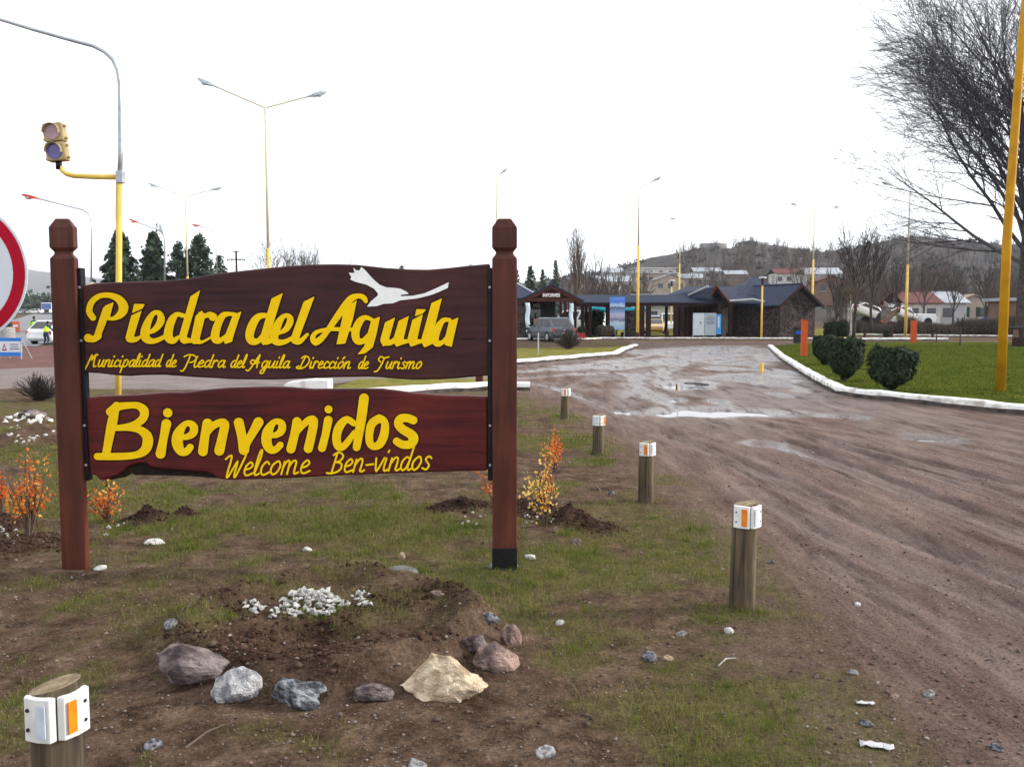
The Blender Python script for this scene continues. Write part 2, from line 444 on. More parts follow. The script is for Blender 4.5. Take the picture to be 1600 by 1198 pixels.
    g = np.clip(g * .8 + bias * (.2 + 1.4 * sstep(-.2, .25, fbm(x * 3.0, y * 3.0, 57, 4))), 0, 1) * (1 - sstep(.25, .75, road)) * (1 - np.clip(dark * 1.1, 0, 1)) * (1 - red) * (1 - grey)
    g = g * (1 - sstep(26, 40, y) * .35)
    return h, road, wet, g, dark, red, grey
def hz(x, y):                            # height read off the built sheet
    i = min(max(int(np.searchsorted(gx, x)) - 1, 0), nx - 2); j = min(max(int(np.searchsorted(gy, y)) - 1, 0), ny - 2)
    u, v = (x - gx[i]) / (gx[i + 1] - gx[i]), (y - gy[j]) / (gy[j + 1] - gy[j])
    return float((gh[j, i] * (1 - u) + gh[j, i + 1] * u) * (1 - v) + (gh[j + 1, i] * (1 - u) + gh[j + 1, i + 1] * u) * v)
def onG(px, py):
    p = G(px, py)
    for _ in range(3): p = G(px, py, hz(p.x, p.y))
    return p

def grid_axis(lo, hi, step, out_lo, out_hi, g1, g2, far_at):
    a = list(np.arange(lo, hi, step)); s, p = step, a[-1]
    while p < out_hi:
        s *= g1 if p < far_at else g2; p += s; a.append(p)
    s, p = step, lo; b = []
    while p > out_lo:
        s *= g1 if p > -far_at else g2; p -= s; b.append(p)
    return np.array(b[::-1] + a)
gx = grid_axis(-4.2, 5.8, .034, -3500, 3500, 1.036, 1.14, 40)
gy = grid_axis(2.2, 7.0, .031, -40, 6000, 1.0145, 1.12, 75)
GX, GY = np.meshgrid(gx, gy)
gh, g_road, g_wet, g_grass, g_dark, g_red, g_grey = [np.asarray(a) for a in ground_fields(GX, GY)]
nx, ny = len(gx), len(gy)
idx = np.arange(nx * ny).reshape(ny, nx)
GF = np.stack([idx[:-1, :-1], idx[:-1, 1:], idx[1:, 1:], idx[1:, :-1]], -1).reshape(-1, 4)

def ground_mat():
    m = bpy.data.materials.new('bare_earth_and_mud'); m.use_nodes = True
    n, l = m.node_tree.nodes, m.node_tree.links; b = n['Principled BSDF']
    tc = n.new('ShaderNodeTexCoord')
    def at_(nm):
        a = n.new('ShaderNodeAttribute'); a.attribute_name = nm; return a.outputs['Fac']
    def noise(sc, det=6, ro=.6):
        z = n.new('ShaderNodeTexNoise'); z.inputs['Scale'].default_value = sc; z.inputs['Detail'].default_value = det; z.inputs['Roughness'].default_value = ro
        l.new(tc.outputs['Object'], z.inputs['Vector']); return z.outputs[0]
    def ramp(v, stops):
        r = n.new('ShaderNodeValToRGB'); e = r.color_ramp.elements
        while len(e) < len(stops): e.new(.5)
        for k, (p, c) in enumerate(stops): e[k].position = p; e[k].color = (*c, 1)
        l.new(v, r.inputs[0]); return r.outputs[0]
    def mix(f, a, c):
        x = n.new('ShaderNodeMix'); x.data_type = 'RGBA'
        l.new(f, x.inputs[0]); l.new(a, x.inputs[6]); l.new(c, x.inputs[7]); return x.outputs[2]
    def mth(op, a, c):
        x = n.new('ShaderNodeMath'); x.operation = op
        for i, v in enumerate((a, c)):
            if isinstance(v, (int, float)): x.inputs[i].default_value = v
            else: l.new(v, x.inputs[i])
        return x.outputs[0]
    earth = ramp(noise(5.0, 11, .78), [(.32, (.022, .014, .010)), (.47, (.082, .053, .037)), (.58, (.138, .092, .064)), (.74, (.26, .19, .14))])
    mpx = n.new('ShaderNodeMapping'); mpx.inputs['Scale'].default_value = (2.4, .38, 1); mpx.inputs['Rotation'].default_value = (0, 0, R(9)); l.new(tc.outputs['Object'], mpx.inputs[0])
    zs = n.new('ShaderNodeTexNoise'); zs.inputs['Scale'].default_value = 1.6; zs.inputs['Detail'].default_value = 10; zs.inputs['Roughness'].default_value = .72; l.new(mpx.outputs[0], zs.inputs['Vector'])
    mud = ramp(zs.outputs[0], [(.28, (.058, .038, .032)), (.50, (.142, .099, .083)), (.72, (.235, .172, .148))])
    dk = ramp(noise(9, 9, .75), [(.30, (.014, .009, .008)), (.52, (.048, .028, .021)), (.66, (.085, .062, .038)), (.8, (.14, .10, .065))])
    thatch = ramp(noise(26, 6, .75), [(.28, (.040, .042, .014)), (.50, (.102, .102, .032)), (.75, (.20, .172, .078))])
    redc = ramp(noise(1.5, 6), [(.3, (.12, .060, .055)), (.7, (.19, .105, .095))])
    greyc = ramp(noise(1.2, 6), [(.3, (.16, .135, .125)), (.7, (.25, .215, .20))])
    c = mix(at_('road'), earth, mud)
    c = mix(at_('red'), c, redc); c = mix(at_('grey'), c, greyc)
    gm = mth('MULTIPLY', at_('grass'), ramp(noise(9, 6, .7), [(.35, (.25,) * 3), (.6, (1, 1, 1))]))
    c = mix(gm, c, thatch)
    c = mix(at_('dark'), c, dk)
    grit = ramp(noise(120, 3, .6), [(.66, (0, 0, 0)), (.72, (1, 1, 1))])
    gc = ramp(noise(60, 2), [(.3, (.30, .25, .22)), (.7, (.42, .39, .36))])
    c = mix(mth('MULTIPLY', grit, .65), c, gc)
    fine = n.new('ShaderNodeMix'); fine.data_type = 'RGBA'; fine.blend_type = 'MULTIPLY'; fine.inputs[0].default_value = 1
    l.new(c, fine.inputs[6]); l.new(ramp(noise(48, 9, .78), [(.30, (.38,) * 3), (.50, (.95,) * 3), (.68, (1.5, 1.45, 1.4))]), fine.inputs[7]); c = fine.outputs[2]
    # wet earth is darker as well as glossier
    dkw = n.new('ShaderNodeMix'); dkw.data_type = 'RGBA'; dkw.blend_type = 'MULTIPLY'; l.new(mth('MULTIPLY', at_('wet'), .75), dkw.inputs[0]); l.new(c, dkw.inputs[6]); dkw.inputs[7].default_value = (.50, .47, .46, 1)
    l.new(dkw.outputs[2], b.inputs['Base Color'])
    wn_ = mth('MULTIPLY', at_('wet'), ramp(zs.outputs[0], [(.33, (.10,) * 3), (.48, (1, 1, 1))]))
    ro = mth('SUBTRACT', .95, mth('MULTIPLY', wn_, .82)); l.new(ro, b.inputs['Roughness'])
    l.new(mth('ADD', .02, mth('MULTIPLY', wn_, .85)), b.inputs['Specular IOR Level'])
    bp = n.new('ShaderNodeBump'); bp.inputs['Distance'].default_value = .03; bp.inputs['Strength'].default_value = .9
    hsum = mth('ADD', noise(14, 9, .7), mth('MULTIPLY', noise(75, 5, .7), .5)); l.new(mth('SUBTRACT', 1.0, mth('MULTIPLY', at_('wet'), .5)), bp.inputs['Strength']); l.new(hsum, bp.inputs['Height']); l.new(bp.outputs[0], b.inputs['Normal'])
    return m
M['ground'] = ground_mat()
ground = raw('ground', np.stack([GX, GY, gh], -1).reshape(-1, 3), GF, M['ground'], smooth=True)
for nm, a in (('road', g_road), ('wet', g_wet), ('grass', g_grass), ('dark', g_dark), ('red', g_red), ('grey', g_grey)): attr(ground, nm, a)
struct(ground)

# standing water: one level sheet that shows wherever the track dips below it
wm = mat('puddle_water', (.09, .065, .055), (.06, .045, .04), .04, 2, spec=.7)
wmb = MB(); wp = P2([(1660, 712), (1420, 706), (1290, 668), (1010, 668), (830, 610), (830, 585), (985, 543), (1200, 543), (1240, 590), (1330, 625), (1660, 655)])
wmb.add([(p[0], p[1], -.062) for p in wp], [tuple(range(len(wp)))])
water = struct(wmb.build('puddle_water', wm))

# ------------------------------------------------------------------ lawns and kerbs
def lawn_mat(name, a, b_, c_):
    m = mat(name, a, b_, 1.0, 1.3, bump=.6, bscale=45, detail=9, ramp=(.36, .64), spec=.0)
    n, l = m.node_tree.nodes, m.node_tree.links
    rp = [x for x in n if x.type == 'VALTORGB'][0]
    z = n.new('ShaderNodeTexNoise'); z.inputs['Scale'].default_value = 3.5; z.inputs['Detail'].default_value = 10; z.inputs['Roughness'].default_value = .75
    tc = [x for x in n if x.type == 'TEX_COORD'][0]; l.new(tc.outputs['Object'], z.inputs['Vector'])
    mx = n.new('ShaderNodeMix'); mx.data_type = 'RGBA'; r9 = n.new('ShaderNodeValToRGB'); r9.color_ramp.elements[0].position = .42; r9.color_ramp.elements[1].position = .60; l.new(z.outputs[0], r9.inputs[0]); l.new(r9.outputs[0], mx.inputs[0]); l.new(rp.outputs[0], mx.inputs[6]); mx.inputs[7].default_value = (*c_, 1)
    l.new(mx.outputs[2], n['Principled BSDF'].inputs['Base Color']); return m
M['lawn'] = lawn_mat('mown_lawn', (.052, .078, .010), (.020, .036, .005), (.092, .092, .018))
M['lawn_dry'] = lawn_mat('yellowing_lawn', (.130, .140, .030), (.080, .100, .018), (.22, .17, .06))
def lawn_sheet(name, pts, z, m):
    bm = bmesh.new()
    vs_ = [bm.verts.new((p[0], p[1], z)) for p in pts]
    f = bm.faces.new(vs_); bmesh.ops.triangulate(bm, faces=[f])
    me = bpy.data.meshes.new(name); bm.to_mesh(me); bm.free()
    for p in me.polygons:
        if p.normal.z < 0: p.flip()
    return struct(mkobj(name, me, m))
M['kerb_face'] = mat('dark_kerb_face', (.10, .085, .078), (.035, .028, .026), .9, 5, bump=.3)
def kerb(pts, w=.16, h=.13, m='white_paint', closed=False, jit=.012):
    pts = [Vector((p[0], p[1], 0)) for p in pts]
    dense = []
    for a, b in zip(pts[:-1], pts[1:]):
        k = max(1, int((b - a).length / .35))
        dense += [a.lerp(b, i / k) for i in range(k)]
    dense.append(pts[-1])
    V, F = [], []
    for i, p in enumerate(dense):
        d = dense[min(i + 1, len(dense) - 1)] - dense[max(i - 1, 0)]; d.normalize(); s = Vector((-d.y, d.x, 0))
        hh = h + random.uniform(-jit, jit); ww = w / 2 + random.uniform(-jit, jit) * .6
        for a, z in ((-ww, -.12), (-ww * .99, hh * .42 + random.uniform(-.015, .015)), (-ww * .98, hh - .025), (-ww * .8, hh), (ww * .8, hh), (ww * .98, hh - .025), (ww * .99, hh * .42 + random.uniform(-.015, .015)), (ww, -.12)):
            q = p + s * a; V.append((q.x, q.y, z))
    for i in range(len(dense) - 1):
        for k in range(7): F.append((i * 8 + k, i * 8 + k + 1, i * 8 + 9 + k, i * 8 + 8 + k))
    F.append(tuple(range(8))); e = (len(dense) - 1) * 8; F.append(tuple(e + k for k in reversed(range(8))))
    mb = MB(); mb.add(V, F); o = mb.build('kerb', M[m], fix=False)
    o.data.materials.append(M['kerb_face'])                    # darker colour on the lower part of both sides
    for f in o.data.polygons:
        if len(f.vertices) == 4 and f.index % 7 in (0, 6): f.material_index = 1
    return struct(o)
k_right = P2([(1203, 543), (1222, 560), (1258, 584), (1296, 606), (1314, 614), (1345, 619.5), (1450, 630), (1600, 646), (1760, 664)])
right_lawn_pts = list(k_right) + [tuple(G(1900, 640)[:2]), tuple(G(2050, 540)[:2]), tuple(G(1600, 537)[:2]), tuple(G(1480, 536.5)[:2]), tuple(G(1290, 536)[:2])]
right_lawn = lawn_sheet('lawn', right_lawn_pts, .085, M['lawn'])
kerb(k_right, .22, .15)
k_left = P2([(700, 575), (808, 568.5), (880, 562), (930, 558), (962, 555), (975, 548), (993, 542)])
left_lawn = lawn_sheet('lawn', list(k_left) + [tuple(G(940, 545)[:2]), tuple(G(808, 546)[:2]), tuple(G(640, 552)[:2])], .07, M['lawn_dry'])
kerb(k_left, .26, .15)
kerb(P2([(560, 621), (650, 615), (700, 611), (760, 608), (828, 608)]), .30, .16)
# grass behind the sign, by the white kerb
lawn_sheet('lawn', P2([(515, 612), (640, 611), (700, 607), (762, 604), (790, 601), (760, 594.5), (560, 595)]), .05, M['lawn_dry'])
# kerb and grass of the wayside station
k_far = P2([(640, 534), (808, 531.5), (915, 531.5), (940, 530), (1310, 530.5)])
lawn_sheet('lawn', list(k_far) + [(45, 100), (-20, 100)], .06, M['lawn_dry'])
kerb(k_far, .25, .13)
kerb(P2([(1290, 532.5), (1480, 532.5)]), .35, .20)
kerb(P2([(1320, 524.5), (1480, 526), (1700, 529)]), .25, .16)
# tapering white concrete block at the road corner
bl = thing('concrete_block', 'whitewashed wedge-shaped concrete block seen between the two sign boards', 'concrete block', G(484, 612))
Yb = G(484, 612).y; sc = Yb / FPX
MB().prism([(-36 * sc, 0), (33 * sc, 0), (33 * sc, 20 * sc), (4 * sc, 20 * sc), (-30 * sc, 16 * sc), (-36 * sc, 12 * sc)], -.25, .25).build('block', M['white_paint'], bl, bevel=.015)

# asphalt highway far left
def ribbon(name, pts, w, m, dz=.03):
    V, F = [], []
    for i, p in enumerate(pts):
        a, b = pts[max(i - 1, 0)], pts[min(i + 1, len(pts) - 1)]
        d = Vector((b[0] - a[0], b[1] - a[1])).normalized(); s = Vector((-d.y, d.x))
        for t in (-w / 2, w / 2):
            x, y = p[0] + s.x * t, p[1] + s.y * t
            V.append((x, y, float(far_rise(np.array(x), np.array(y))) + dz))
    for i in range(len(pts) - 1): F.append((2 * i, 2 * i + 1, 2 * i + 3, 2 * i + 2))
    return struct(MB().add(V, F).build(name, m))
M['asphalt'] = mat('worn_asphalt', (.20, .20, .21), (.15, .15, .155), .85, .6, bump=.2)
hw0, hw1 = Vector((-34, 45, 0)), Vector((-130, 262, 0))
hwc = chaikin([(-30, 46), (-36, 60), (-61, 108), (-95, 180), (-130, 252), (-170, 330)], 3)
ribbon('road', hwc, 9.5, M['asphalt'])

# ------------------------------------------------------------------ hills
def hill(name, prof, Yr, Y0, Yb, m, seed, rough, ncol=140, nrow=50, back=.4, p=1.0):
    """prof: (bearing tan, crest elevation angle tan); crest at distance Yr, foot at Y0, back slope to Yb"""
    tx = np.linspace(prof[0][0], prof[-1][0], ncol)
    tz = np.interp(tx, [q[0] for q in prof], [q[1] for q in prof])
    V = []
    for j in range(nrow):
        t = j / (nrow - 1)
        y = Y0 + (Yb - Y0) * t
        tr = (Yr - Y0) / (Yb - Y0)
        k = (t / tr) ** p if t <= tr else 1 - (1 - back) * ((t - tr) / (1 - tr)) ** 2
        k = sstep(0, 1, np.array(min(max(k, 0), 1))) * .45 + .55 * k
        x = tx * (y if t <= 1 else y)
        z = (tz * Yr + EYE) * k
        z = z + fbm(x / (Yr * .05), np.full_like(x, y) / (Yr * .05), seed, 5) * rough * min(1, t * 3) * (.35 if abs(t - tr) < .08 else 1)
        z = z - (1 - min(1, t * 8)) * 2.0
        V.append(np.stack([x, np.full_like(x, y), z], -1))
    V = np.array(V).reshape(-1, 3); I = np.arange(nrow * ncol).reshape(nrow, ncol)
    F = np.stack([I[:-1, :-1], I[:-1, 1:], I[1:, 1:], I[1:, :-1]], -1).reshape(-1, 4)
    o = struct(raw(name, V, F, m, smooth=True)); return o, V
def bt(px): return (px - 800) / FPX
def el(py): return (492 - py) / FPX
M['scrub'] = mat('scrub_hillside', (.056, .041, .034), (.020, .018, .018), .95, .06, bump=.8, bscale=.25, detail=10)
M['far_hill'] = mat('distant_range', (.10, .085, .075), (.065, .058, .05), .95, .004, detail=8)
hill_r, HV = hill('hill', [(bt(p), el(q)) for p, q in [(740, 462), (810, 446), (850, 440), (900, 433), (960, 421), (1000, 411), (1050, 398), (1085, 388), (1110, 390), (1140, 389), (1175, 383), (1210, 386), (1250, 393),
    (1290, 394), (1330, 390), (1370, 382), (1400, 375), (1440, 372), (1490, 380), (1560, 384), (1640, 380), (1800, 385), (2000, 400), (2300, 440)]], 620, 210, 900, M['scrub'], 61, 5.0, 220, 70)
hill_l, _ = hill('hill', [(bt(p), el(q)) for p, q in [(-900, 400), (-400, 405), (-100, 415), (60, 424), (160, 437), (300, 452), (450, 464), (620, 474), (800, 480), (950, 486)]], 3400, 1500, 4600, M['far_hill'], 63, 22, 140, 40)
def hill_z(x, y):
    d = (HV[:, 0] - x) ** 2 + (HV[:, 1] - y) ** 2
    return float(HV[np.argmin(d), 2])

# ================================================================== WELCOME SIGN
YS = 5.50
def sdf_stroke(X, Y, pts):
    d = np.full(X.shape, 1e9)
    if len(pts) == 1:
        return np.hypot(X - pts[0][0], Y - pts[0][1]) - pts[0][2]
    for (ax, ay, ar), (bx, by, br) in zip(pts[:-1], pts[1:]):
        vx, vy = bx - ax, by - ay
        t = np.clip(((X - ax) * vx + (Y - ay) * vy) / (vx * vx + vy * vy + 1e-9), 0, 1)
        d = np.minimum(d, np.hypot(X - ax - t * vx, Y - ay - t * vy) - (ar + (br - ar) * t))
    return d
def sdf_poly(X, Y, poly):
    pts = np.array(list(poly) + [poly[0]], float)
    d = seg_dist(X, Y, pts)
    return np.where(inside(X, Y, np.array(poly, float)), -d, d)
def smooth3(p, n=2):
    p = [np.array(q, float) for q in p]
    if len(p) < 3: return p
    out = []
    for i in range(len(p) - 1):
        p0, p1, p2, p3 = p[max(i - 1, 0)], p[i], p[i + 1], p[min(i + 2, len(p) - 1)]
        for k in range(n + 1):
            t = k / (n + 1)
            out.append(.5 * ((2 * p1) + (-p0 + p2) * t + (2 * p0 - 5 * p1 + 4 * p2 - p3) * t * t + (-p0 + 3 * p1 - 3 * p2 + p3) * t ** 3))
    out.append(p[-1]); return out
def glyph_sdf(X, Y, gl):
    d = np.full(X.shape, 1e9)
    for kind, pts in gl:
        d = np.minimum(d, sdf_stroke(X, Y, pts) if kind == 'S' else sdf_poly(X, Y, pts))
    return d
def bounds(gl, pad):
    xs, ys = [], []
    for kind, pts in gl:
        for p in pts:
            r = p[2] if kind == 'S' else 0
            xs += [p[0] - r, p[0] + r]; ys += [p[1] - r, p[1] + r]
    return min(xs) - pad, max(xs) + pad, min(ys) - pad, max(ys) + pad
def contours(D, x0, y0, st):
    """marching squares on D<0 -> closed loops"""
    ny_, nx_ = D.shape; ins = D < 0
    code = ins[:-1, :-1] * 1 + ins[:-1, 1:] * 2 + ins[1:, 1:] * 4 + ins[1:, :-1] * 8
    T = {1: [(3, 0)], 2: [(0, 1)], 3: [(3, 1)], 4: [(1, 2)], 5: [(3, 2), (1, 0)], 6: [(0, 2)], 7: [(3, 2)], 8: [(2, 3)], 9: [(2, 0)], 10: [(0, 3), (2, 1)], 11: [(2, 1)], 12: [(1, 3)], 13: [(1, 0)], 14: [(0, 3)]}
    nxt = {}
    for j, i in zip(*np.nonzero((code > 0) & (code < 15))):
        for a, b in T[int(code[j, i])]:
            key = lambda e: {0: (j, i, 0), 1: (j, i + 1, 1), 2: (j + 1, i, 0), 3: (j, i, 1)}[e]
            nxt[key(a)] = key(b)
    def pos(k):
        j, i, o = k
        a = D[j, i]; b = D[j, i + 1] if o == 0 else D[j + 1, i]
        t = a / (a - b) if a != b else .5
        return (x0 + (i + (t if o == 0 else 0)) * st, y0 + (j + (t if o == 1 else 0)) * st)
    loops = []
    while nxt:
        k0 = next(iter(nxt)); k = k0; L = []
        while k in nxt:
            L.append(pos(k)); k = nxt.pop(k)
        if len(L) > 5:                       # drop points that lie on a straight run
            K = [L[0]]
            for i in range(1, len(L) - 1):
                (x1, y1), (x2, y2), (x3, y3) = K[-1], L[i], L[i + 1]
                cr = abs((x2 - x1) * (y3 - y1) - (y2 - y1) * (x3 - x1)) / (math.hypot(x3 - x1, y3 - y1) + 1e-9)
                if cr > .05 or math.hypot(x2 - x1, y2 - y1) > 4: K.append(L[i])
            K.append(L[-1]); loops.append(K if len(K) > 5 else L)
    return loops
def loops_to_mesh(name, loops, sx, sy, thick, bevel=0.0):
    cu = bpy.data.curves.new(name, 'CURVE'); cu.dimensions = '2D'; cu.fill_mode = 'BOTH'
    cu.extrude = thick / 2; cu.bevel_depth = bevel; cu.bevel_resolution = 0
    for L in loops:
        s = cu.splines.new('POLY'); s.points.add(len(L) - 1); s.use_cyclic_u = True
        for p, q in zip(s.points, L): p.co = (q[0] * sx, q[1] * sy, 0, 1)
    o = bpy.data.objects.new(name, cu)
    me = bpy.data.meshes.new_from_object(o)
    bpy.data.objects.remove(o); bpy.data.curves.remove(cu)
    return me

sign = thing('welcome_sign', 'large varnished timber welcome sign, two boards with yellow carved lettering between two posts', 'sign', (G(450, 887).x, YS, 0))
SO = sign.location
class Board:
    """board-local metres; trace units are hundredths of the board, converted linearly"""
    def __init__(s, cx, cy):
        s.cx, s.cy = cx, cy
        o = at(cx, cy, YS + .04); s.sx = (at(cx + 100, cy, YS + .04).x - o.x) / 100; s.sy = (at(cx, cy - 50, YS + .04).z - at(cx, cy + 50, YS + .04).z) / 100
        s.loc = (o.x - SO.x, .04, o.z)
    def u(s, x, y): return ((x - s.cx) * s.sx, -(y - s.cy) * s.sy)
UP, LO = Board(445, 503), Board(449, 680)
def board(B, outline, m, name):
    poly = [B.u(*p) for p in outline]
    mb = MB().prism(poly, 0, .055)
    o = mb.build(name, m, sign, bevel=.012); o.location = B.loc; return o
up_poly = [(124, 448), (150, 442.5), (200, 440.5), (260, 438.5), (300, 434.5), (340, 427.5), (400, 421), (450, 416), (490, 413.5), (530, 413), (560, 414), (600, 418.5), (640, 421), (670, 421.5), (700, 419), (735, 415), (766, 412.5),
           (765, 587), (740, 589), (715, 591.5), (692, 593), (645, 594), (621, 592.5), (595, 590), (574, 589), (517, 590), (480, 591.5), (448, 593), (419, 593.8), (360, 593), (330, 591), (300, 589.5), (255, 586), (220, 586.5), (200, 588), (180, 587), (150, 583.5), (124, 582)]
lo_poly = [(133, 622), (157, 619), (184, 618), (217, 617), (240, 615), (266, 613), (288, 613.5), (329, 608.5), (360, 606), (384, 605.3), (420, 604.5), (447, 604.8), (470, 606.5), (490, 608), (540, 607.5), (597, 607.5), (621, 610.5), (650, 614.5), (700, 618), (730, 618.5), (762, 619.5),
           (762, 735.5), (700, 737), (640, 739), (587, 741), (520, 743.5), (475, 746), (430, 748), (400, 749), (357, 750), (339, 748.5), (330, 741), (318, 737.5), (290, 736), (264, 734.5), (240, 732), (232, 729.5), (227, 723.5), (215, 724), (205, 727), (197, 730), (192, 736), (184, 741.5), (170, 747.5), (157, 751), (152, 749.5), (147, 743.5), (137, 740)]
b_up = board(UP, up_poly, M['board_up'], 'board'); b_up['label'] = 'wavy-edged dark brown upper board'
b_lo = board(LO, lo_poly, M['board_low'], 'board'); b_lo['label'] = 'reddish lower board with a ragged left underside'
dk = [(158, 748), (190, 728), (215, 716), (240, 722), (300, 727), (335, 733), (345, 748.5), (320, 747), (293, 744.5), (245, 743.5), (207, 743), (202, 740), (192, 746), (170, 750.5)]
o = MB().prism([LO.u(*p) for p in dk], .02, .05).build('bark_edge', M['bark_edge'], b_lo)
# drying cracks and a routed seam in the timber
for B, bo, a, b2, w in ((UP, b_up, (722, 529), (743, 530), 1.0),):
    p, q = B.u(*a), B.u(*b2); MB().box(((p[0] + q[0]) / 2, -.0008, (p[1] + q[1]) / 2), (q[0] - p[0], .003, .0035)).build('crack', M['edge_shade_crack'], bo)

# ---- lettering, traced as brush strokes
def crop(ox, oy, s):
    def f(gl):
        out = []
        for kind, pts in gl:
            if kind == 'S': out.append(('S', [(ox + p[0] / s, oy + p[1] / s, p[2] / s) for p in smooth3(pts)]))
            else: out.append((kind, [(ox + p[0] / s, oy + p[1] / s) for p in pts]))
        return out
    return f
S = lambda *p: ('S', list(p)); Q = lambda *p: ('P', list(p))
c2, c3, c4, c5 = crop(120, 440, 5.0), crop(360, 400, 4.2105), crop(130, 600, 5.517), crop(400, 600, 5.333)
title = [
 c2([S((130, 282, 24), (102, 232, 24), (125, 160, 23), (190, 112, 20), (270, 108, 22), (340, 140, 30), (372, 200, 37), (350, 252, 30), (300, 285, 18), (255, 290, 13)), Q((296, 160), (236, 184), (212, 205), (135, 415), (120, 430), (150, 460), (180, 440), (240, 300), (262, 275)), S((165, 425, 28), (130, 450, 24), (88, 440, 33))]),
 c2([Q((455, 174), (537, 175), (520, 210), (436, 246)), Q((430, 265), (512, 226), (445, 425), (460, 440), (440, 478), (400, 470), (378, 440)), S((412, 445, 30), (455, 452, 20), (500, 428, 10))]),
 c2([S((556, 402, 12), (615, 370, 22), (660, 305, 29), (650, 248, 20), (605, 246, 18), (565, 300, 26), (535, 380, 34), (537, 440, 34), (585, 465, 22), (650, 448, 18), (715, 408, 14))]),
 c2([S((856, 270, 14), (828, 264, 18), (785, 255, 18), (745, 300, 30), (717, 380, 33), (717, 440, 34), (752, 462, 24), (792, 432, 13)), Q((972, 68), (896, 116), (796, 430), (808, 470), (835, 488), (866, 475), (858, 425)), S((840, 458, 26), (905, 462, 14))]),
 c2([Q((982, 226), (932, 266), (888, 450), (905, 488), (955, 484), (962, 430), (1004, 280)), S((925, 455, 30), (972, 473, 12), (1050, 432, 8)), S((970, 252, 18), (1005, 268, 18), (1040, 255, 20), (1066, 275, 33))]),
 c2([S((1240, 258, 16), (1195, 252, 16), (1145, 265, 24), (1105, 330, 30), (1080, 410, 33), (1085, 452, 32), (1122, 458, 20), (1165, 420, 12)), Q((1290, 232), (1222, 262), (1145, 450), (1155, 487), (1212, 470), (1218, 440))]),
 c3([S((232, 390, 16), (185, 400, 22), (147, 450, 28), (125, 520, 28), (140, 560, 25), (182, 558, 18), (208, 520, 10)), Q((350, 243), (275, 280), (190, 550), (212, 586), (255, 578), (255, 530)), S((235, 562, 22), (290, 550, 14))]),
 c3([S((318, 508, 10), (368, 480, 19), (396, 425, 22), (382, 392, 15), (345, 402, 17), (308, 460, 27), (286, 530, 28), (302, 565, 23), (350, 566, 17), (405, 540, 13))]),
 c3([Q((558, 266), (486, 300), (396, 540), (405, 572), (440, 580), (455, 530)), S((425, 553, 26), (455, 562, 18), (506, 515, 10))]),
 c3([S((893, 297, 14), (880, 275, 18), (850, 263, 16), (800, 278, 22), (760, 325, 25), (700, 405, 22), (640, 490, 18), (600, 540, 20), (560, 567, 22), (540, 540, 17), (560, 505, 14), (610, 487, 12), (680, 480, 13), (760, 485, 13), (812, 480, 9)), Q((752, 345), (835, 290), (806, 420), (755, 575), (696, 582), (720, 480))]),
 c3([S((935, 420, 12), (890, 404, 16), (850, 432, 24), (822, 500, 27), (832, 555, 24), (870, 560, 18), (905, 520, 12)), Q((985, 398), (928, 420), (905, 500), (880, 590), (858, 620), (832, 648), (885, 640), (936, 600), (962, 510))]),
 c3([Q((1085, 403), (1018, 436), (984, 555), (1003, 596), (1042, 572), (1045, 540)), S((1018, 568, 22), (1062, 565, 17), (1112, 510, 10)), Q((1176, 393), (1108, 426), (1068, 555), (1090, 597), (1135, 582), (1140, 540)), S((1108, 568, 20), (1162, 560, 13))]),
 c3([Q((1225, 349), (1289, 351), (1268, 377), (1214, 397)), Q((1267, 383), (1198, 420), (1163, 550), (1185, 597), (1230, 582), (1230, 540)), S((1200, 568, 20), (1255, 560, 13))]),
 c3([Q((1393, 278), (1324, 310), (1252, 560), (1275, 602), (1320, 582), (1325, 540)), S((1292, 572, 19), (1340, 560, 13))]),
 c3([S((1442, 420, 13), (1402, 422, 16), (1367, 470, 24), (1345, 540, 25), (1360, 575, 22), (1395, 567, 14), (1422, 530, 8)), Q((1501, 403), (1438, 430), (1406, 560), (1412, 586), (1456, 598), (1466, 550))]),
]
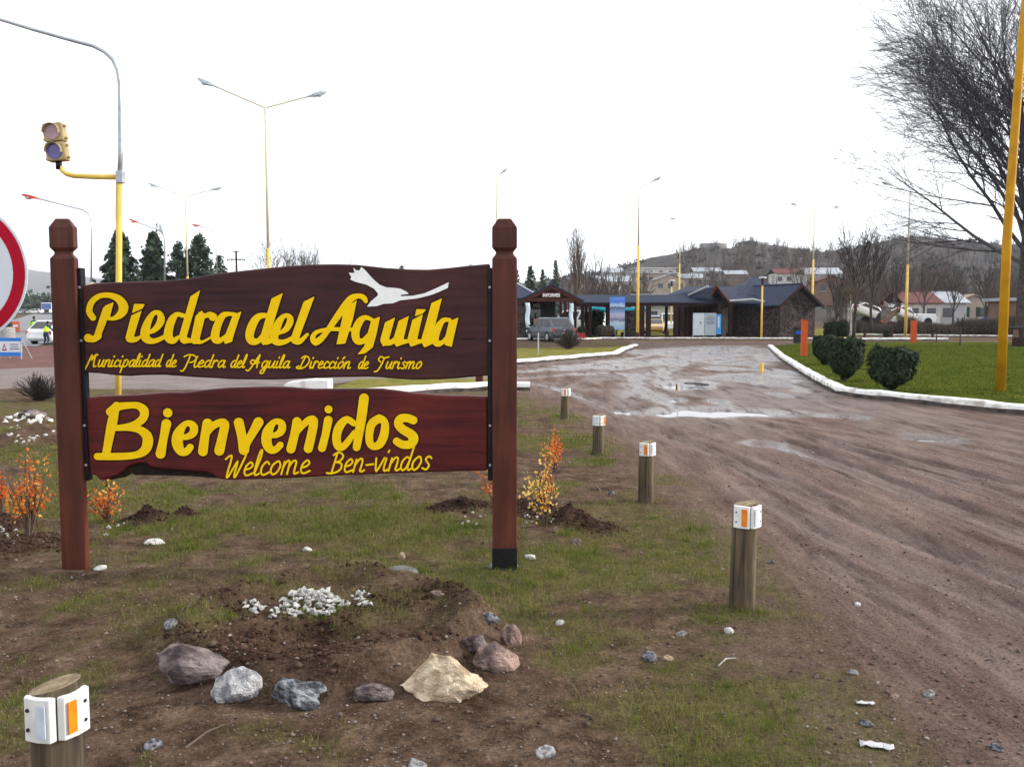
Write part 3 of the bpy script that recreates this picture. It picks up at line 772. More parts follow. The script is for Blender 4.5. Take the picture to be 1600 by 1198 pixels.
welcome = [
 c4([S((240, 238, 34), (290, 205, 40)), S((298, 180, 28), (262, 310, 42), (228, 450, 38), (195, 600, 34)), S((295, 195, 36), (400, 183, 28), (480, 185, 30), (533, 225, 38), (528, 285, 36), (478, 332, 32), (400, 362, 28), (290, 378, 24)), S((300, 378, 24), (400, 375, 27), (490, 392, 32), (548, 440, 42), (558, 500, 45), (530, 568, 40), (450, 610, 30), (300, 622, 31), (118, 622, 30))]),
 c4([S((737, 247, 40)), S((722, 342, 42), (700, 440, 36), (682, 520, 37), (665, 598, 43))]),
 c4([S((838, 456, 22), (900, 452, 26), (950, 420, 34), (958, 367, 34), (920, 337, 27), (872, 352, 27), (822, 430, 45), (812, 510, 47), (840, 575, 38), (888, 580, 32), (922, 542, 30))]),
 c4([S((1076, 338, 42), (1052, 440, 38), (1030, 578, 42)), S((1062, 425, 28), (1120, 362, 30), (1180, 332, 33), (1224, 345, 38), (1205, 440, 39), (1172, 572, 43))]),
 c4([S((1346, 332, 43), (1368, 440, 40), (1385, 565, 45)), S((1515, 328, 43), (1462, 420, 36), (1405, 515, 34), (1388, 565, 42))]),
 c5([S((118, 428, 20), (170, 422, 25), (214, 388, 32), (220, 335, 31), (190, 310, 25), (146, 322, 26), (100, 395, 42), (88, 480, 42), (115, 540, 35), (160, 546, 28), (202, 506, 28))]),
 c5([S((345, 312, 38), (320, 430, 36), (290, 538, 38)), S((330, 412, 25), (390, 345, 26), (440, 303, 31), (484, 305, 36), (464, 420, 37), (435, 535, 38))]),
 c5([S((609, 210, 33)), S((605, 300, 36), (580, 420, 32), (550, 530, 34))]),
 c5([S((815, 325, 26), (760, 292, 28), (702, 345, 36), (672, 430, 36), (682, 510, 35), (722, 522, 29), (772, 470, 27), (818, 400, 18)), S((905, 118, 40), (878, 300, 40), (838, 525, 32))]),
 c5([S((1030, 285, 34), (970, 325, 35), (947, 400, 33), (947, 480, 32), (975, 518, 29), (1030, 500, 34), (1065, 430, 37), (1078, 350, 33), (1064, 300, 30), (1030, 285, 32))]),
 c5([S((1312, 300, 35), (1262, 281, 34), (1207, 288, 36), (1187, 330, 36), (1222, 375, 37), (1290, 415, 39), (1313, 455, 42), (1288, 498, 36), (1222, 503, 33), (1172, 475, 32))]),
]
eagle = c3([Q((814, 78), (832, 96), (856, 96), (866, 74), (892, 95), (920, 128), (950, 160), (985, 190), (1030, 207), (1080, 210), (1122, 216), (1160, 234), (1176, 249), (1155, 253), (1124, 255), (1124, 265), (1200, 262), (1280, 245), (1350, 215), (1400, 192), (1438, 173), (1433, 210), (1380, 234), (1330, 255), (1230, 280), (1120, 292), (1070, 312), (1010, 315), (965, 330), (900, 333), (925, 300), (970, 262), (975, 250), (950, 217), (900, 190), (830, 172), (793, 156), (801, 140), (784, 112), (822, 113))])

# a thin joined hand for the small lines: x-height 1, baseline 0
GLY = {
 'a': (1.0, [[(.78, .88), (.48, 1), (.14, .7), (.08, .22), (.3, 0), (.6, .3), (.8, .95)], [(.8, .95), (.7, .25), (.82, 0), (1.02, .12)]]),
 'u': (1.0, [[(.12, .98), (.04, .3), (.22, 0), (.5, .2), (.74, .98)], [(.74, .98), (.66, .25), (.8, 0), (1.0, .12)]]),
 'n': (1.0, [[(.12, .95), (.04, 0)], [(.06, .45), (.4, .98), (.68, .9), (.66, .4), (.62, .1), (.78, 0), (1.0, .12)]]),
 'm': (1.5, [[(.12, .95), (.04, 0)], [(.06, .5), (.32, .98), (.54, .9), (.5, 0)], [(.52, .5), (.82, .98), (1.08, .9), (1.04, .3), (1.1, 0), (1.4, .1)]]),
 'i': (.5, [[(.14, .95), (.06, .25), (.18, 0), (.45, .12)], [(.2, 1.42), (.24, 1.55)]]),
 'c': (.8, [[(.66, .8), (.42, 1), (.12, .7), (.08, .25), (.32, 0), (.75, .18)]]),
 'p': (1.0, [[(.2, .95), (.06, 0), (-.06, -.85)], [(.1, .5), (.4, 1), (.75, .85), (.72, .3), (.42, 0), (.1, .15)]]),
 'l': (.5, [[(.08, .2), (.34, 1.3), (.36, 1.85), (.22, 1.8), (.1, 1.0), (.06, .25), (.2, 0), (.45, .12)]]),
 'd': (1.0, [[(.74, .85), (.45, 1), (.12, .7), (.08, .22), (.32, 0), (.6, .3), (.78, .95)], [(.88, 1.8), (.76, .9), (.68, .2), (.82, 0), (1.0, .1)]]),
 'e': (.85, [[(.14, .45), (.5, .55), (.66, .78), (.46, 1), (.14, .72), (.08, .25), (.32, 0), (.82, .18)]]),
 'r': (.75, [[(.14, 1.0), (.06, 0)], [(.08, .55), (.32, .92), (.52, 1.02), (.62, .86)]]),
 'g': (1.0, [[(.78, .88), (.48, 1), (.14, .7), (.1, .25), (.34, .05), (.62, .3), (.8, .95)], [(.8, .95), (.66, -.2), (.46, -.8), (.1, -.75), (.2, -.35), (.6, -.1), (1.0, .15)]]),
 'o': (.95, [[(.5, 1), (.16, .75), (.06, .3), (.3, 0), (.62, .2), (.78, .65), (.62, .98), (.44, .98)]]),
 's': (.8, [[(.7, .85), (.45, 1), (.2, .8), (.4, .55), (.62, .3), (.42, 0), (.06, .12)]]),
 'v': (.85, [[(.06, 1), (.3, 0), (.8, 1)]]),
 '-': (.8, [[(.1, .5), (.7, .55)]]),
 'M': (1.7, [[(-.55, -.55), (-.25, -.6), (.05, .2), (.35, 1.55), (.5, 1.6), (.55, .95)], [(.55, .95), (1.0, 1.75), (1.3, 1.7)], [(1.0, 1.72), (.98, .6), (1.1, 0), (1.45, .1)]]),
 'P': (1.5, [[(.0, 1.5), (.5, 1.78), (1.1, 1.75), (1.62, 1.35), (1.4, .85), (.95, .65)], [(.75, 1.6), (.6, .5), (.35, -.5), (.0, -.55)]]),
 'A': (1.6, [[(-.35, -.35), (.0, -.45), (.4, .3), (.95, 1.7), (1.05, 1.75), (1.0, .9), (1.05, 0)], [(1.05, .75), (.35, .5), (.0, .8), (.25, 1.1), (1.25, .75)]]),
 'D': (1.7, [[(.2, 1.45), (.6, 1.75), (1.15, 1.6), (1.45, 1.1), (1.25, .4), (.7, 0), (.2, -.1), (-.2, .05), (.0, .3), (.4, .1)], [(.72, 1.6), (.5, .8), (.32, .05)]]),
 'T': (1.5, [[(.5, .95), (.1, 1.3), (.3, 1.75), (.9, 1.55), (1.55, 1.7)], [(.92, 1.5), (.7, .4), (.35, -.35), (-.05, -.45)]]),
 'W': (1.5, [[(-.15, 1.3), (.15, 1.55), (.32, 1.4), (.2, .1), (.35, 0), (.85, 1.1), (.8, .1), (.95, 0), (1.45, 1.55)]]),
 'B': (1.15, [[(.3, 1.5), (.12, 0)], [(.0, 1.35), (.4, 1.55), (.85, 1.3), (.75, .95), (.28, .78)], [(.28, .8), (.8, .7), (.9, .35), (.65, .08), (.1, -.05), (-.3, .0)]]),
}
def small_line(word, x0, x1, yb0, yb1, xh, r, slant=.28, acute=None):
    tot = 0; offs = []
    for ch in word: offs.append(tot); tot += GLY[ch][0]
    k = (x1 - x0) / tot
    out = []
    for i, (ch, of) in enumerate(zip(word, offs)):
        gl = []
        strokes = list(GLY[ch][1])
        if acute == i: strokes.append([(.5, 1.35), (.72, 1.65)])
        for st in strokes:
            pts = []
            for (x, y) in st:
                X = x0 + (of + x) * k + y * xh * slant
                yb = yb0 + (yb1 - yb0) * (X - x0) / (x1 - x0)
                pts.append((X, yb - y * xh, r))
            gl.append(('S', smooth3(pts, 3)))
        out.append(gl)
    return out
sub = []
for w, a, b, y0, y1, ac in (('Municipalidad', 133, 249, 573, 573, None), ('de', 257, 273, 573, 573.5, None), ('Piedra', 282, 350, 573.5, 574, None), ('del', 358, 381, 574, 574.3, None),
                            ('Aguila', 388, 451, 574.3, 575, None), ('Direccion', 464, 546, 575.2, 575.8, 7), ('de', 558, 574, 576, 576, None), ('Turismo', 586, 658, 576, 576, None)):
    sub += small_line(w, a, b, y0, y1, 10.8, 1.15, acute=ac)
sub2 = []
for w, a, b, y0, y1 in (('Welcome', 349, 483, 744, 739), ('Ben-vindos', 515, 672, 738.5, 733)):
    sub2 += small_line(w, a, b, y0, y1, 20.5, 1.5, slant=.22)
def lay_text(B, bo, glyphs, st, mat_, thick, pad_out, name='letter', partition=True):
    """each letter one part; where joined letters touch, each keeps its own side"""
    bb = [bounds(g, 2.0) for g in glyphs]
    for i, g in enumerate(glyphs):
        x0, x1, y0, y1 = bb[i]
        X, Y = np.meshgrid(np.arange(x0, x1, st), np.arange(y0, y1, st))
        D = glyph_sdf(X, Y, g)
        if partition:
            for j in (i - 1, i + 1):
                if 0 <= j < len(glyphs) and bb[j][0] < x1 and bb[j][1] > x0:
                    D = np.maximum(D, (D - glyph_sdf(X, Y, glyphs[j])) * .5 + .02)
        L = [[(p[0] - B.cx, -(p[1] - B.cy)) for p in q] for q in contours(D, x0, y0, st)]
        if not L: continue
        me = loops_to_mesh(name, L, B.sx, B.sy, thick)
        o = mkobj(name, me, mat_, bo); o.rotation_euler = (R(90), 0, 0); o.location = (0, -.0016 - thick / 2, 0)
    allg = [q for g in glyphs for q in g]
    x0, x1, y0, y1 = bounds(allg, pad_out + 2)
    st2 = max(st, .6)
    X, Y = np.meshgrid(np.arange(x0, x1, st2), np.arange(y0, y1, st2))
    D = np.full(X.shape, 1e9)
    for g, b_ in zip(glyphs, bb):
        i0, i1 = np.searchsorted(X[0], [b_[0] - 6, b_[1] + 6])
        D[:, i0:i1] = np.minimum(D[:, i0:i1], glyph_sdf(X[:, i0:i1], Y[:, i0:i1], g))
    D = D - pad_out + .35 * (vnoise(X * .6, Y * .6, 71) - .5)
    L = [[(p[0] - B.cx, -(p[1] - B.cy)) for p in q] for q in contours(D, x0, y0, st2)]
    me = loops_to_mesh('carved_edge_shade', L, B.sx, B.sy, .001)
    o = mkobj('carved_edge_shade', me, M['edge_shade_crack'], bo); o.rotation_euler = (R(90), 0, 0); o.location = (0, -.0011, 0)  # flat dark layer behind the letters paints the shade of their carved edge
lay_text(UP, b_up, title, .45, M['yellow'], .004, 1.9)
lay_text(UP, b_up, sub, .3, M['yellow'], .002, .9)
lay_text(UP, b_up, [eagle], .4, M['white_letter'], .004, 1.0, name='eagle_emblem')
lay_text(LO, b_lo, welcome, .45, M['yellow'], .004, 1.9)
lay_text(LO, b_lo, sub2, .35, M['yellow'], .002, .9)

# ---- posts
def sign_post(px_c, base_y, dark_foot, lab):
    x = at(px_c, 620, YS).x - SO.x
    p = .154; h = at(px_c, 341, YS).z
    hs = h - .225
    dp = .055                              # the posts are sawn planks, not square timbers
    def ring(z, w): q = min((p - w) / 2, .014); return [(x - w / 2, q, z), (x + w / 2, q, z), (x + w / 2, dp - q, z), (x - w / 2, dp - q, z)]
    V, F = [], []
    prof = [(-.3, p), (hs - .02, p), (hs + .008, p - .045), (hs + .022, p - .045), (hs + .048, p), (h - .055, p), (h, p - .075)]
    for z, w in prof: V += ring(z, w)
    for i in range(len(prof) - 1):
        for k in range(4): F.append((i * 4 + k, i * 4 + (k + 1) % 4, i * 4 + 4 + (k + 1) % 4, i * 4 + 4 + k))
    F.append((3, 2, 1, 0)); e = (len(prof) - 1) * 4; F.append((e, e + 1, e + 2, e + 3))
    o = MB().add(V, F).build('post', M['post'], sign, bevel=.006, label=lab)
    if dark_foot:
        MB().box((x, dp / 2, .01), (p + .006, dp + .006, .25)).build('tar_foot', M['tar'], o, bevel=.006)
    return x
xl = sign_post(105, 887, False, 'left post with notched cap')
xr = sign_post(788.5, 885, True, 'right post with a black tarred foot')
zb0, zb1 = at(125, 752, YS).z, at(125, 418, YS).z
for x0, x1 in ((xl + .077, UP.loc[0] + UP.u(131, 500)[0]), (UP.loc[0] + UP.u(761.5, 500)[0], xr - .077)):
    br = MB().box(((x0 + x1) / 2, .056, (zb0 + zb1) / 2), (x1 - x0 - .001, .06, zb1 - zb0)).build('steel_bracket', M['black_steel'], sign, bevel=.004)
    for z in (zb0 + .1, zb0 + .35, zb1 - .45, zb1 - .12):
        MB().disc(((x0 + x1) / 2, z), .008, .020, .027, 8).build('bolt', M['galv'], br)

# ================================================================== STREET FURNITURE
# ---- round timber marker bollards with reflector plates
def bollard(base, h, r, rz, plates, label, lean=(0, 0)):
    b = thing('timber_bollard', label, 'bollard', base, rz, 'timber marker bollards')
    V, F = [], []; n = 20; rings = [(-.15, 1.02), (.12, 1.0), (h * .5, .985), (h - .012, .97), (h, .93)]
    for z, k in rings:
        for i in range(n):
            t = 2 * math.pi * i / n
            rr = r * k * (1 + .025 * math.sin(3 * t + base[0] * 9) + random.uniform(-.012, .012))
            V.append((rr * math.cos(t) + lean[0] * z, rr * math.sin(t) + lean[1] * z, z + (.012 * math.cos(t) if z == h else 0)))
    for i in range(len(rings) - 1):
        for k in range(n): F.append((i * n + k, i * n + (k + 1) % n, (i + 1) * n + (k + 1) % n, (i + 1) * n + k))
    MB().add(V, F).build('shaft', M['bollard'], b, smooth=True)
    top = MB().add([(V[(len(rings) - 1) * n + i][0], V[(len(rings) - 1) * n + i][1], V[(len(rings) - 1) * n + i][2]) for i in range(n)], [tuple(range(n))])
    top.build('sawn_top', M['endgrain'], b)
    for ang, kind, z0, z1 in plates:          # a moulded plate folded over two facets
        cz, hh = (z0 + z1) / 2, z1 - z0
        w = r * 1.34; d = r * .86
        rot = Matrix.Rotation(ang, 4, 'Z')
        P = [(-w / 2, -d + .004), (-w / 2 + .006, -d - .012), (0, -d - .017), (w / 2 - .004, -d - .014), (w / 2, -d + .004)]
        mb = MB().prism(P, z0, z1, 'xy').xform(Matrix.Translation((lean[0] * cz, lean[1] * cz, 0)) @ rot)
        pl = mb.build('reflector_plate', M['plate'], b, bevel=.003)
        s = 1 if kind[1] == 'r' else -1
        mb = MB().prism([(s * w * .06, -d - .0178), (s * (w / 2 - .012), -d - .0165), (s * (w / 2 - .012), -d - .019), (s * w * .06, -d - .0195)], z0 + .014, z1 - .014, 'xy').xform(Matrix.Translation((lean[0] * cz, lean[1] * cz, 0)) @ rot)
        mb.build('reflector', M['orange_ref'] if kind[0] == 'o' else M['silver_ref'], pl)
        for z in (z0 + hh * .28, z1 - hh * .28):
            MB().disc((-s * w * .27, z), .0045, -d - .0172, -d - .012, 8).xform(Matrix.Translation((lean[0] * cz, lean[1] * cz, 0)) @ rot).build('screw', M['dark'], pl)
    return b
def bol_at(px, base_py, top_py): 
    p = onG(px, base_py); return p, at(px, top_py, p.y).z - p.z
p, h = bol_at(1159, 948, 786); bollard(p, h, .070, 0, [(R(-34), 'or', h - .125, h - .004), (R(46), 'sl', h - .125, h - .004)], 'nearest timber bollard right of the sign, shadow on the grass beside it', (.02, 0))
p, h = bol_at(1009, 784, 690); bollard(p, h, .066, 0, [(R(-28), 'or', h - .115, h - .004), (R(52), 'sl', h - .115, h - .004)], 'second nearest timber bollard right of the sign', (.0, 0))
p, h = bol_at(934, 710, 648); bollard(p, h, .066, 0, [(R(-36), 'sl', h - .12, h - .004), (R(44), 'or', h - .12, h - .004)], 'timber bollard behind the orange shrub, third away from the camera', (.015, 0))
p, h = bol_at(882, 655, 606); bollard(p, h, .066, 0, [(R(-22), 'or', h - .12, h - .004), (R(60), 'sl', h - .12, h - .004)], 'farthest timber bollard, near the white kerb end', (.03, 0))
Yl = 1.98; tp = at(87, 1068, Yl)
bollard((tp.x, Yl, -.03), tp.z + .03, .058, 0, [(R(-13), 'sr', tp.z - .080, tp.z + .022), (R(68), 'ol', tp.z - .080, tp.z + .022)], 'weathered bollard at bottom left corner, its sawn top seen from above')

# ---- no-entry style round sign at left edge
ts = at(-70, 425, 4.64); rs = thing('road_sign', 'round red-rimmed white road sign cut off by left edge', 'road sign', (ts.x, 4.64, 0))
Rr = 112 / FPX * 4.66; zc = ts.z
M['sign_red'] = mat('red_sign_sheeting', (.40, .004, .022), (.34, .004, .02), .6, 6, spec=.1)
M['sign_white'] = mat('white_sign_sheeting', (.62, .65, .70), (.55, .58, .64), .5, 3)
MB().disc((0, zc), Rr, 0, .004, 48).build('sign_plate', M['sign_white'], rs)
V, F = [], []; n = 64
for r_, y in ((Rr * .965, -.0015), (Rr * .80, -.0015)):
    for k in range(n): t = 2 * math.pi * k / n; V.append((r_ * math.cos(t), y, zc + r_ * math.sin(t)))
for k in range(n): F.append((k, (k + 1) % n, n + (k + 1) % n, n + k))
MB().add(V, F).build('red_rim', M['sign_red'], rs)
MB().tube([(0, .035, -.3), (0, .035, zc + Rr * .8)], .03, 12).build('pole', M['galv'], rs)

# ---- traffic signal on a curved mast
Yt = 15.0; kx = Yt / FPX * 1.0
tl = thing('traffic_signal', 'yellow mast with two-lens traffic signal on side arm and long curved grey lamp arm', 'traffic light', (at(186, 640, Yt).x, Yt, 0))
def rel(px, py, Y, o): p = at(px, py, Y); return (p.x - o.location.x, p.y - o.location.y, p.z - o.location.z)
zt = lambda py: at(187, py, Yt).z
MB().tube([rel(184.6, 668, Yt, tl), rel(185.5, 450, Yt, tl), rel(187, 273, Yt, tl)], [.052, .050, .046], 14).build('mast', M['pole_yellow'], tl, smooth=True)
bend = [rel(a, b, Yt, tl) for a, b in [(187, 280), (188.5, 235), (187.5, 160), (187, 130), (184, 110), (176, 93), (163, 81), (145, 72), (100, 60), (50, 46), (4, 32), (-12, 27)]]
MB().tube(bend, [.042, .040, .036, .035, .034, .033, .032, .031, .030, .028, .026, .026], 10).build('lamp_arm', M['galv'], tl, smooth=True)
hd = rel(-14, 30, Yt, tl); MB().box((hd[0] - .25, hd[1], hd[2]), (.75, .24, .12), taper=.7).build('lamp_head', M['lamp_red'], tl, bevel=.03)
MB().box((*rel(188, 277, Yt, tl)[:2], rel(188, 277, Yt, tl)[2]), (.12, .12, .20)).build('clamp', M['galv'], tl, bevel=.01)
arm = [rel(a, b, Yt, tl) for a, b in [(184, 277), (150, 276.5), (116, 275), (104, 272), (97, 267), (94, 260)]]
MB().tube(arm, [.045, .042, .042, .040, .036, .032], 10).build('signal_arm', M['pole_yellow'], tl, smooth=True)
MB().tube([rel(182, 278, Yt, tl), rel(181, 330, Yt, tl), rel(183, 420, Yt, tl)], .008, 5).build('cable', M['galv'], tl)
jc = rel(92, 259, Yt, tl); MB().tube([(jc[0], jc[1], jc[2] - .06), (jc[0], jc[1], jc[2] + .08)], .05, 10).build('coupling', M['black_steel'], tl, smooth=True)
M['sig_yellow'] = mat('faded_yellow_housing', (.42, .32, .16), (.33, .25, .13), .7, 8, spec=.2)
for py, px, nm, cc in ((208, 86, 'upper', (.36, .22, .26)), (238, 90, 'lower', (.10, .085, .30))):
    c = rel(px, py, Yt, tl)
    rotm = Matrix.Rotation(R(-6), 3, 'Y')
    bx = MB().box(c, (.315, .20, .30), rot=rotm).build('signal_housing', M['sig_yellow'], tl, bevel=.02)
    for dx in (-.175, .175):
        for dz in (-.10, .10):
            q = rotm @ Vector((dx, 0, dz)); MB().box((c[0] + q.x, c[1], c[2] + q.z), (.05, .06, .028)).build('hinge', M['sig_yellow'], bx)
    MB().disc((c[0], c[2]), .125, c[1] - .115, c[1] - .102, 28).build('lens', mat(nm + '_signal_lens', cc, tuple(v * .8 for v in cc), .3, 9), bx, label=nm + ' signal lens')
    V, F = [], []
    for yy, r_ in ((-.10, .136), (-.18, .136), (-.18, .128), (-.10, .128)):
        for k in range(24): t = math.pi * (k / 23) * 1.1 - .05 * math.pi; V.append((c[0] + r_ * math.cos(t), c[1] + yy, c[2] + r_ * math.sin(t)))
    for i in range(3):
        for k in range(23): F.append((i * 24 + k, i * 24 + k + 1, (i + 1) * 24 + k + 1, (i + 1) * 24 + k))
    MB().add(V, F).build('visor', M['sig_yellow'], bx)

# ---- street lamps
def lamp_head(mb, p, d, L=.75, w=.17, hgt=.11):
    """a cobra head starting at p and pointing along d"""
    d = Vector(d).normalized(); s = Vector((-d.y, d.x, 0)); s = s.normalized() if s.length > 1e-6 else Vector((1, 0, 0)); u = d.cross(s); u = u if u.z > 0 else -u
    V = []
    for t, ww, hh, dz in ((0, .35, .45, 0), (.25, .45, .6, 0), (.4, 1, 1, 0), (.8, 1, .9, 0), (1, .5, .4, 0)):
        for a, b in ((-1, -.5), (1, -.5), (.7, .5), (-.7, .5)):
            V.append(Vector(p) + d * L * t + s * a * w * ww / 2 + u * b * hgt * hh)
    F = []
    for i in range(4):
        for k in range(4): F.append((i * 4 + k, i * 4 + (k + 1) % 4, i * 4 + 4 + (k + 1) % 4, i * 4 + 4 + k))
    F += [(3, 2, 1, 0), (16, 17, 18, 19)]
    mb.add(V, F)
    return Vector(p) + d * L * .6 - u * hgt * .5
def street_lamp(px, base_py, top_py, arms, label, Y=None, pole='pole_yellow', head='lamp_grey', r0=.075, r1=.04, grey_from=.55, foot=False, z0=0, hs=1.0):
    if Y is None: Y = G(px, base_py).y
    X = at(px, 480, Y).x; top = at(px, top_py, Y).z
    o = thing('street_lamp', label, 'street lamp', (X, Y, z0), 0, 'yellow street lamps')
    H = top - z0
    zc_ = H * grey_from
    MB().tube([(0, 0, -.3), (0, 0, zc_)], [r0, (r0 + r1) / 2], 10).build('pole', M[pole], o, smooth=True)
    MB().tube([(0, 0, zc_), (0, 0, H)], [(r0 + r1) / 2 * .9, r1], 10).build('upper_pole', M['pole_cream'], o, smooth=True)
    if foot: MB().tube([(0, 0, 0), (0, 0, .45)], [r0 * 1.4, r0 * 1.3], 10).build('painted_foot', M['timber_red'], o)
    for ax, az, ay in arms:
        pts = ax if isinstance(ax, list) else [(0, 0, H - .02), (ax, ay, H + az)]
        MB().tube(pts, r1 * .7, 6).build('arm', M['pole_cream'], o)
        d = Vector(pts[-1]) - Vector(pts[-2])
        mb = MB(); lp = lamp_head(mb, pts[-1], d, .75 * hs, .22 * hs, .13 * hs); hd_ = mb.build('lamp_head', M[head], o, bevel=.01)
        MB().ball(lp, .09 * hs, 8, 5, (1.5, 1, .6)).build('lamp_glass', M['lens'], hd_, smooth=True)
    return o
M['pole_cream'] = mat('sun_bleached_pole_paint', (.62, .55, .38), (.50, .45, .33), .55, 3)
street_lamp(421, 562, 168, [(-1.55, .62, -.2), (1.35, .42, .3)], 'tall double-armed lamp rising behind the upper sign board', Y=31, grey_from=.45, hs=.95)
street_lamp(294.5, 532, 307, [(-1.45, .5, -.2), (1.4, .40, .3)], 'smaller distant double-armed lamp among the pines left of the tall one', Y=55, grey_from=.45)
def curved(Hpx, Y, px, pts): return None
def arc_lamp(px, Y, path, label, head='lamp_red', pole='pole_yellow', r=.06):
    X = at(px, 480, Y).x
    o = thing('street_lamp', label, 'street lamp', (X, Y, 0), 0, 'yellow street lamps')
    P = [at(a, b, Y) for a, b in path]; P = [(q.x - X, 0, q.z) for q in P]
    zs = P[0][2]
    MB().tube([(0, 0, -.3), (0, 0, zs * .55)], [r, r * .85], 8).build('pole', M[pole], o, smooth=True)
    MB().tube([(0, 0, zs * .55)] + P, [r * .8] + [r * .6] * len(P), 8).build('curved_arm', M['galv'], o, smooth=True)
    d = Vector(P[-1]) - Vector(P[-2]); mb = MB(); lp = lamp_head(mb, P[-1], d, .95, .26, .16); hd_ = mb.build('lamp_head', M[head], o, bevel=.01)
    MB().ball(lp, .14, 8, 5, (1.5, 1, .7)).build('lamp_glass', M['lens'], hd_, smooth=True)
    return o
arc_lamp(144, 47, [(143, 360), (142, 343), (138, 334), (130, 328), (118, 325), (62, 311)], 'curved street lamp with red head above the left sign post')
arc_lamp(258, 75, [(257, 385), (256.5, 372), (253, 364), (246, 359), (219, 349)], 'thin lamp with short red head over the pines, arm hidden in sky', r=.07)
arc_lamp(258.5, 62, [(258, 385), (257.5, 376), (256, 371)], 'pale lamp post between the two dark pines, painted yellow below', head='lamp_grey', r=.06)
arc_lamp(340, 85, [(339, 385), (338, 370), (334, 362), (328, 357), (315, 354)], 'far lamp with red head right of the double-armed lamp', r=.06)
street_lamp(776, 548, 276, [(.18, .12, 0)], 'single lamp peeking above the right sign post', Y=60, hs=.9)
street_lamp(996.5, 526, 293, [(.75, .34, -.1)], 'tall yellow single-armed lamp with dark foot before the gallery', Y=59, foot=True, r0=.11, grey_from=.62)
street_lamp(1061, 526, 343, [(-.35, .02, 0)], 'single lamp standing behind the gallery roof', Y=95, r0=.11, grey_from=.6)
street_lamp(1269, 526, 330, [(-1.65, .5, -.2), (1.7, .35, .3)], 'double-armed lamp behind the stone cabin', Y=85, r0=.12, grey_from=.6)
street_lamp(1416, 526, 300, [(-1.5, .45, -.2)], 'yellow lamp before the wrecked cars, its head lost in the branches', r0=.12, grey_from=.5)
o = thing('street_lamp', 'thick orange-yellow lamp post on the right lawn rising out of frame', 'street lamp', (G(1563, 617).x, G(1563, 617).y, .08))
MB().tube([(0, 0, -.3), (0, 0, 3), (.10, 0, 6.2), (.28, 0, 10.0)], [.092, .086, .078, .065], 14).build('pole', M['pole_old'], o, smooth=True)
mb = MB(); mb.tube([(.28, 0, 9.98), (-1.2, 0, 10.6)], .04, 8); mb.build('arm', M['pole_old'], o)
mb = MB(); lamp_head(mb, (-1.2, 0, 10.6), (-1, 0, .3)); mb.build('lamp_head', M['lamp_grey'], o)
# short park lamps with black lanterns
def park_lamp(px, base_py, top_py, label, Y=None):
    Y = Y or G(px, base_py).y; X = at(px, 480, Y).x; H = at(px, top_py, Y).z
    o = thing('park_lamp', label, 'park lamp', (X, Y, 0), 0, 'short park lamps')
    MB().tube([(0, 0, -.2), (0, 0, H - .6)], [.07, .055], 10).build('pole', M['pole_yellow'], o, smooth=True)
    MB().tube([(0, 0, H - .6), (0, 0, H - .15)], [.06, .10], 8).build('lantern', M['dark'], o)
    MB().tube([(0, 0, H - .12), (0, 0, H - .02), (0, 0, H)], [.26, .24, .05], 10).build('lantern_cap', M['galv'], o)
park_lamp(1190.5, 525, 432, 'short park lamp with black lantern before the stone cabin', Y=58.2)
park_lamp(1049, 522, 437, 'short park lamp with black lantern above the gallery roof', Y=78)
# utility pole
up = at(371, 480, 110); o = thing('utility_pole', 'wooden utility pole with two crossarms behind the sign', 'utility pole', (up.x, 110, 0))
zz = lambda py: at(371, py, 110).z
MB().tube([(0, 0, -.3), (0, 0, zz(392))], [.16, .11], 8).build('pole', M['timber'], o)
MB().box((0, -.15, zz(405.5)), (2.2, .1, .12)).build('crossarm', M['timber'], o)
MB().box((0, -.15, zz(393.5)), (.7, .1, .1)).build('crossarm', M['timber'], o)
for dx in (-1.0, -.5, .5, 1.0): MB().tube([(dx, -.15, zz(405.5) + .06), (dx, -.15, zz(405.5) - .22)], .05, 6).build('insulator', M['dark'], o)
# telephone mast on the hill side etc.
# ---- orange posts and bin by the lawn
M['orange'] = mat('orange_post_paint', (.50, .085, .018), (.42, .065, .014), .55, 5)
for px, b_, t_, w_, lab in ((1256, 556, 503, 9, 'orange painted post beside the dark litter bin'), (1427, 535, 503, 8, 'orange painted post on the lawn, below the wrecked cars')):
    p = G(px, b_, .08); H = at(px, t_, p.y).z - p.z; w = w_ / FPX * p.y
    o = thing('orange_post', lab, 'post', p, 0, 'orange posts on the lawn')
    MB().box((0, 0, H / 2 - .05), (w, w * .7, H + .1)).build('shaft', M['orange'], o, bevel=.012)
    MB().prism([(-w / 2, H), (w / 2, H), (w / 2, H + .04), (-w / 2, H + .10)], -w * .35, w * .35).build('slanted_cap', M['orange'], o)
p = G(1246, 536, .0); H = at(1246, 511, p.y).z; w = 14 / FPX * p.y
o = thing('litter_bin', 'dark litter bin with a blue label next to the orange post', 'bin', p)
MB().tube([(0, 0, 0), (0, 0, H * .95)], [w * .46, w * .5], 18).build('drum', M['dark'], o, smooth=False)
MB().tube([(0, 0, H * .95), (0, 0, H)], [w * .54, w * .52], 18).build('rim', M['black_steel'], o)
MB().box((0, -w * .5, H * .66), (w * .72, .02, H * .20)).build('blue_label', mat('blue_label', (.02, .10, .50), (.02, .08, .42), .5, 10), o)
